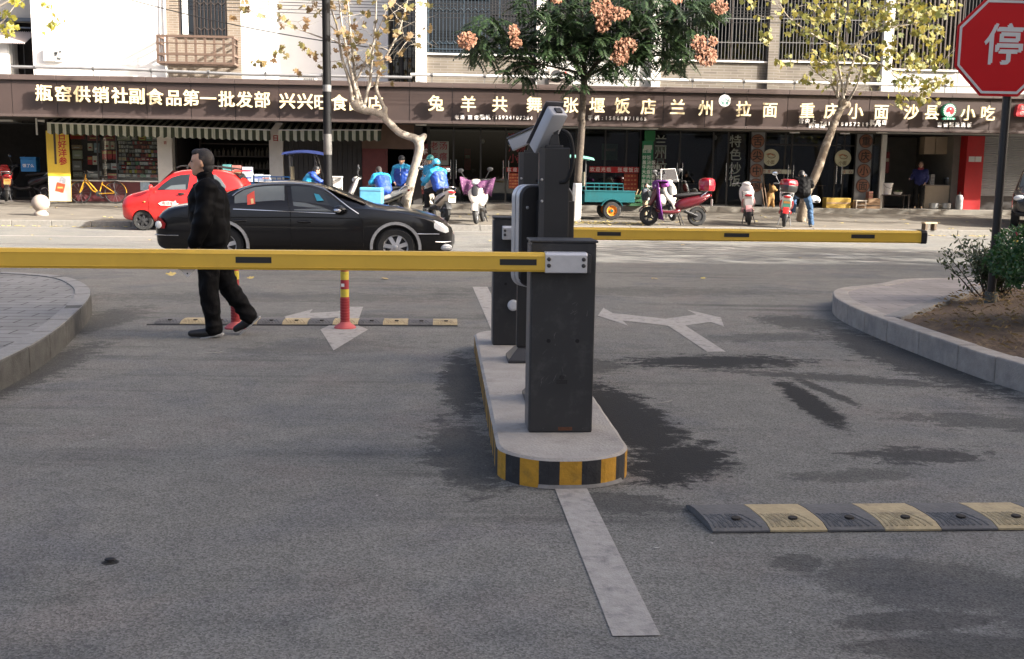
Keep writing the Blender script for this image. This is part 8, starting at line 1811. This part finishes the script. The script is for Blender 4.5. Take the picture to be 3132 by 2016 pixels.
# things standing on the step
def hpx(x, y): return 2250 + x / 2.713, 350 + y / 2.713
g2 = 'boxes on the step of the noodle shops'
carton('opened yellow carton on the step under the round sticker', hpx(847, 0)[0], hpx(958, 0)[0], hpx(0, 695)[1], 0, 34.95, M_CARDY, group=g2, base=.505); carton('lower brown carton on the step by the white door post', hpx(1095, 0)[0], hpx(1200, 0)[0], hpx(0, 735)[1], 0, 34.95, M_CARD, tape=M_STK, group=g2, base=.505)
carton('upper brown carton on top of another by the white door post', hpx(1098, 0)[0], hpx(1202, 0)[0], hpx(0, 698)[1], hpx(0, 736)[1], 34.95, M_CARD, group=g2); carton('tall narrow carton standing on the two brown cartons', hpx(1103, 0)[0], hpx(1142, 0)[0], hpx(0, 640)[1], hpx(0, 697)[1], 35.0, mk('carton_reddish', (.28, .12, .09), rough=.8, var=.15), group=g2)
s, _ = PX(*hpx(1030, 750), 34.95); t = thing('stool', 'low pale wooden stool on the step before the grey board', 'stool', s, 34.95, .505); b = MB(); b.box(-.19, .19, -.14, .14, .24, .28); b.build('seat', mk('stool_wood', (.5, .42, .33), rough=.7, var=.15), t, bevel=.01)
for x in (-.16, .16):
    for y in (-.11, .11): b = MB(); b.box(x - .018, x + .018, y - .018, y + .018, 0, .24); b.build('leg', mk('stool_wood', (.5, .42, .33), rough=.7, var=.15), t)
b = MB(); b.box(-.145, .145, -.12, -.10, .10, .13); b.build('stretcher', mk('stool_wood', (.5, .42, .33), rough=.7, var=.15), t)
s, z = PX(*hpx(295, 690), 35.0); t = thing('plush_dog', 'brown and tan toy dog figure leaning on the glass beside the left grey board', 'toy dog', s, 35.1, .505)
b = MB(); b.ball((0, 0, .30), (.15, .12, .28), 12, 10); b.ball((.05, -.05, .62), (.12, .12, .13), 12, 10); b.ball((.14, -.12, .58), (.07, .06, .05), 10, 8); b.ball((-.05, -.02, .74), (.03, .03, .07), 8, 6); b.ball((.08, .02, .74), (.03, .03, .07), 8, 6); cap(b, (.06, -.08, .3), (.08, -.12, .03), .05, .045); cap(b, (-.08, -.08, .3), (-.1, -.12, .03), .05, .045); b.build('body', mk('toy_brown', (.30, .17, .06), rough=.95, var=.5, scale=7), t, remesh=.02, relax=2)
s, _ = PX(*hpx(230, 650), 34.9); t = thing('bamboo_poles', 'two thin bamboo poles leaning on the glass beside the left grey board', 'poles', s, 34.95, .505)
for dx in (-.05, .05): b = MB(); b.tube([(dx + .1, -.1, 0), (dx - .04, .3, 1.35)], .014, 6); b.build('pole', mk('bamboo_dark', (.22, .14, .09), rough=.7), t)
# snack shop counter, pots, bucket, cooker
(xL, zt), (xR, _) = PX(*hpx(1575, 585), 35.9), PX(*hpx(1825, 585), 35.9)
t = thing('serving_counter', 'plain beige serving counter in the open snack shop beside the woman', 'counter', (xL + xR) / 2, 35.9, .505); w_ = (xR - xL) / 2; hC = zt - .505
b = MB(); b.box(-w_, w_, 0, .55, 0, hC - .03); b.build('front', mk('counter_beige', (.52, .43, .31), rough=.6, var=.08), t, bevel=.01); b = MB(); b.box(-w_ - .03, w_ + .03, -.03, .6, hC - .03, hC + .005); b.build('worktop', mk('worktop', (.35, .3, .25), rough=.3, var=.1), t, bevel=.006)
M_POT = mk('pot_steel', (.55, .55, .54), rough=.3, metal=.8, var=.1)
for lab, x in (('steel pot on the floor, left of two before the counter', 1645), ('steel pot on the floor, right of two before the counter', 1745)):
    s, _ = PX(*hpx(x, 750), 35.55); t = thing('cooking_pot', lab, 'pot', s, 35.55, .506, 0, 'steel pots on the floor before the counter'); b = MB(); b.lathe([(.13, 0), (.155, .02), (.16, .19), (.17, .20), (.15, .20), (.145, .03), (0, .03)], n=24); b.build('bowl', M_POT, t, smooth=40)
    for sg in (-1, 1): b = MB(); b.tube([(sg * .155, -.04, .15), (sg * .20, 0, .16), (sg * .155, .04, .15)], .009, 6); b.build('handle', M_POT, t)
s, _ = PX(*hpx(1775, 540), 36.1); t = thing('rice_cooker', 'steel rice cooker on the counter at its right end', 'rice cooker', s, 36.15, .505 + hC + .006); b = MB(); b.lathe([(.15, 0), (.17, .03), (.17, .2), (.16, .22)], n=24); b.build('pot', mk('cooker_dark', (.12, .12, .12), rough=.3, metal=.5), t, smooth=40); b = MB(); b.lathe([(.165, .22), (.16, .25), (.05, .29), (.03, .33), (0, .335)], n=24); b.build('lid', M_POT, t, smooth=40)
s, _ = PX(*hpx(1636, 535), 36.1); t = thing('bottle_rack', 'white slatted dispenser standing on the counter beside the woman', 'dispenser', s, 36.1, .505 + hC + .006); b = MB(); b.box(-.07, .07, 0, .15, 0, .36); b.build('case', M_LWH, t, bevel=.01); b = MB()
for k in range(6): b.box(-.055, .055, -.004, 0, .05 + k * .05, .065 + k * .05)
b.build('slots', M_BAR, t)
s, z = PX(*hpx(1268, 665), 35.4); t = thing('bucket', 'tall white plastic bucket on a low stand inside the snack shop entrance', 'bucket', s, 35.5, z); b = MB(); b.lathe([(.13, 0), (.16, .36), (.175, .365), (.175, .39), (.15, .39), (.12, .03), (0, .03)], n=24); b.build('pail', M_LWH, t, smooth=40); b = MB(); b.tube([(-.17, -.02, .36), (-.12, -.16, .25), (0, -.19, .21), (.12, -.16, .25), (.17, -.02, .36)], .006, 6); b.build('handle', M_BARL, t)
t2_ = thing('low_table', 'low dark table inside the snack shop carrying the white bucket and a basin', 'table', s + .28, 35.55, .505); hh_ = z - .505; b = MB(); b.box(-.5, .5, -.2, .3, hh_ - .035, hh_ - .002); b.build('tabletop', M_FRM, t2_)
for x in (-.45, .45):
    for y in (-.15, .25): b = MB(); b.box(x - .02, x + .02, y - .02, y + .02, 0, hh_ - .035); b.build('leg', M_FRM, t2_)
s, _ = PX(*hpx(1348, 630), 35.5); t = thing('basin', 'shallow pale basin with greens beside the white bucket', 'basin', s, 35.5, z); b = MB(); b.lathe([(.1, 0), (.16, .09), (.17, .09), (.155, .085), (.1, .02), (0, .02)], n=20); b.build('bowl', M_LWH, t, smooth=40); b = MB()
for k in range(40): small_leaf(b, Vector((rg.uniform(-.1, .1), rg.uniform(-.1, .1), .08 + rg.uniform(0, .03))), .07, .02, rg)
b.build('greens', leafmat('greens', (.1, .2, .06), (.25, .32, .15)), t)
s, z = PX(*hpx(1865, 660), 35.2); t = thing('gas_bottle', 'grey gas bottle beside the red pillar', 'gas bottle', s - .02, 35.2, .505); b = MB(); b.lathe([(.10, 0), (.12, .03), (.12, .40), (.09, .48), (.04, .5)], n=20); b.build('cylinder', mk('gas_grey', (.35, .35, .34), rough=.5, var=.15), t, smooth=40); b = MB(); b.lathe([(.02, .5), (.02, .56), (.035, .57), (.035, .59)], n=10); b.build('valve', M_DKM, t)
# green crate by the menu board
s, _ = PX(1400 + 1432 / 2.659, 600, 34.9); t = thing('crate', 'green plastic bottle crate standing left of the green menu board', 'crate', s, 34.7, pz(34.7) + .17); M_CRT = mk('crate_green', (.03, .11, .045), rough=.6, var=.15); b = MB()
for zz in (0, .14, .28): b.box(-.26, .26, -.18, -.16, zz, zz + .09); b.box(-.26, .26, .16, .18, zz, zz + .09); b.box(-.26, -.24, -.16, .16, zz, zz + .09); b.box(.24, .26, -.16, .16, zz, zz + .09)
for x in (-.25, 0, .25): b.box(x - .012, x + .012, -.159, -.14, 0, .37)
b.box(-.24, .24, -.16, .16, 0, .02); b.build('case', M_CRT, t); b = MB(); b.tube([(-.05, 0, .1), (.1, 0, .55)], .02, 6); b.tube([(.05, .05, .1), (.22, .05, .5)], .012, 6); b.build('stick', mk('stick_tan', (.35, .25, .14), rough=.7), t)
# broken stool lying on the pavement
s, d_ = GX(*hpx(1605, 940), pz(30.0)); t = thing('footstool', 'small wooden footstool standing alone on the right pavement', 'stool', s, d_, pz(d_), .2); b = MB(); b.box(-.19, .19, -.09, .09, .17, .21); b.build('seat', mk('stool_tan', (.40, .31, .2), rough=.8, var=.2), t)
for x in (-.14, .14): b = MB(); b.box(x - .035, x + .035, -.085, .085, 0, .17); b.build('leg', mk('stool_dark', (.10, .07, .045), rough=.8), t)
# fallen leaves and litter
b = MB(); lr = random.Random(9); M_FALL = leafmat('fallen_leaf', (.50, .43, .12), (.38, .28, .13), .7, .1)
def fallen(n, fs, fd, z, sz=(.09, .15), name='fallen_leaves', lab=''):
    b = MB()
    for _ in range(n):
        s, d = fs(), fd(); a = lr.uniform(0, 6.28); l = lr.uniform(*sz); c, s_ = math.cos(a), math.sin(a); zz = z(d) if callable(z) else z
        pr = ((0, 0, .0), (.3, .35, .02), (.55, .2, .05), (.8, .45, .0), (1, 0, .06), (.8, -.45, .02), (.55, -.2, .05), (.3, -.35, .0)); b.add([(s + (x * c - y * s_) * l, d + (x * s_ + y * c) * l, zz + .008 + h * l * 2) for x, y, h in pr], [tuple(range(8))])
    o = b.build(name, M_FALL); put(o, 0, 0); o['kind'] = 'stuff'; return tag(o, lab, 'leaves')
fallen(150, lambda: lr.uniform(2, 15), lambda: KD - abs(lr.gauss(0, .25)) - .02, 0, lab='pale fallen leaves drifted along the far kerb'); fallen(160, lambda: PX(1760, 660, 29.2)[0] + lr.gauss(.5, .9), lambda: lr.gauss(29.0, .35), pz, lab='dry leaves heaped around the whitewashed trunk'); fallen(90, lambda: lr.uniform(-18, 18), lambda: lr.uniform(28.2, 33.5), pz, lab='scattered dry leaves on the far pavement'); fallen(30, lambda: lr.uniform(-12, 12), lambda: lr.uniform(14.5, 26), 0, lab='single leaves scattered over the street')
fallen(40, lambda: lr.uniform(-12.5, -7), lambda: KD - abs(lr.gauss(0, .2)) - .02, 0, lab='leaves drifted along the kerb left of the red car')
for lab, px, py in (('large yellow fallen leaf on the road left of the walking man\'s legs', 525, 848), ('small curled pale leaf on the road right of the walking man', 770, 857)):
    s, d = GX(px, py, 0); b = MB(); leaf_star(b, Vector((0, 0, .03)), .125 if 'large' in lab else .09, lr); b.v = [(x, y, abs(z) * .5 + .004) for x, y, z in b.v]; o = b.build('fallen_leaf', M_FALL); put(o, s, d); tag(o, lab, 'leaf', 'single leaves on the near road')
s, d = GX(337, 1720, 0); b = MB(); b.ball((0, 0, .012), (.022, .014, .008), 10, 8); single('litter', b, mk('tar_lump', (.012, .012, .014), rough=.6), 'small black lump lying on the asphalt at lower left', 'litter', s, d, smooth=180)
# small pale chips and twigs on the asphalt
b = MB()
for _ in range(70):
    s, d = lr.uniform(-3, 4), lr.uniform(3.2, 12); a = lr.uniform(0, 6.28); l = lr.uniform(.004, .014); b.add([(s + math.cos(a + k * 1.7) * l * lr.uniform(.5, 1), d + math.sin(a + k * 1.7) * l * lr.uniform(.5, 1), .006) for k in range(4)], [(0, 1, 2, 3)])
for _ in range(3):
    s, d = lr.uniform(-2.5, 3), lr.uniform(3.2, 9); a = lr.uniform(-.6, .6); b.tube([(s, d, .006), (s + .07 * math.cos(a), d + .07 * math.sin(a), .008), (s + .14 * math.cos(a + .3), d + .14 * math.sin(a + .3), .006)], .0025, 4)
o = b.build('road_grit', mk('grit_pale', (.38, .36, .33), rough=.8)); put(o, 0, 0); o['kind'] = 'stuff'; tag(o, 'pale chips and dry stalks scattered on the asphalt', 'grit')
# the street's tree rows go on to the right, beyond the photograph; their shade reaches into it
for src, s, d, rz, lab in ((t1, 16.8, 15.6, 1.2, 'bare plane tree beyond the right corner between leafy ones'), (t1, 19.0, 28.5, .6, 'crooked bare plane tree beyond the right edge, first of the far row'), (t3, 25.5, 28.4, 2.2, 'plane tree beyond the right edge, leaning over the far kerb'), (t3, 13.6, 15.4, .8, 'yellow plane tree beyond the right corner, first of the near row'), (t3, 20.5, 15.0, 2.4, 'plane tree beyond the right corner, second of the near row'), (t2, 24.5, 15.9, 4.1, 'dense green tree beyond the right corner, last of the near row'), (t3, 22.0, 29.6, 3.2, 'plane tree beyond the right edge, first of the far row'), (t3, 29.5, 29.8, 1.1, 'plane tree beyond the right edge, second of the far row'), (t3, 36.0, 27.5, 5.1, 'plane tree beyond the right edge, third of the far row')):
    c = dup(src, None, lab, 'plane trees of the street rows'); c.location = S(s, d, pz(d) if d > 20 else .02); c.rotation_euler = (0, 0, rz)
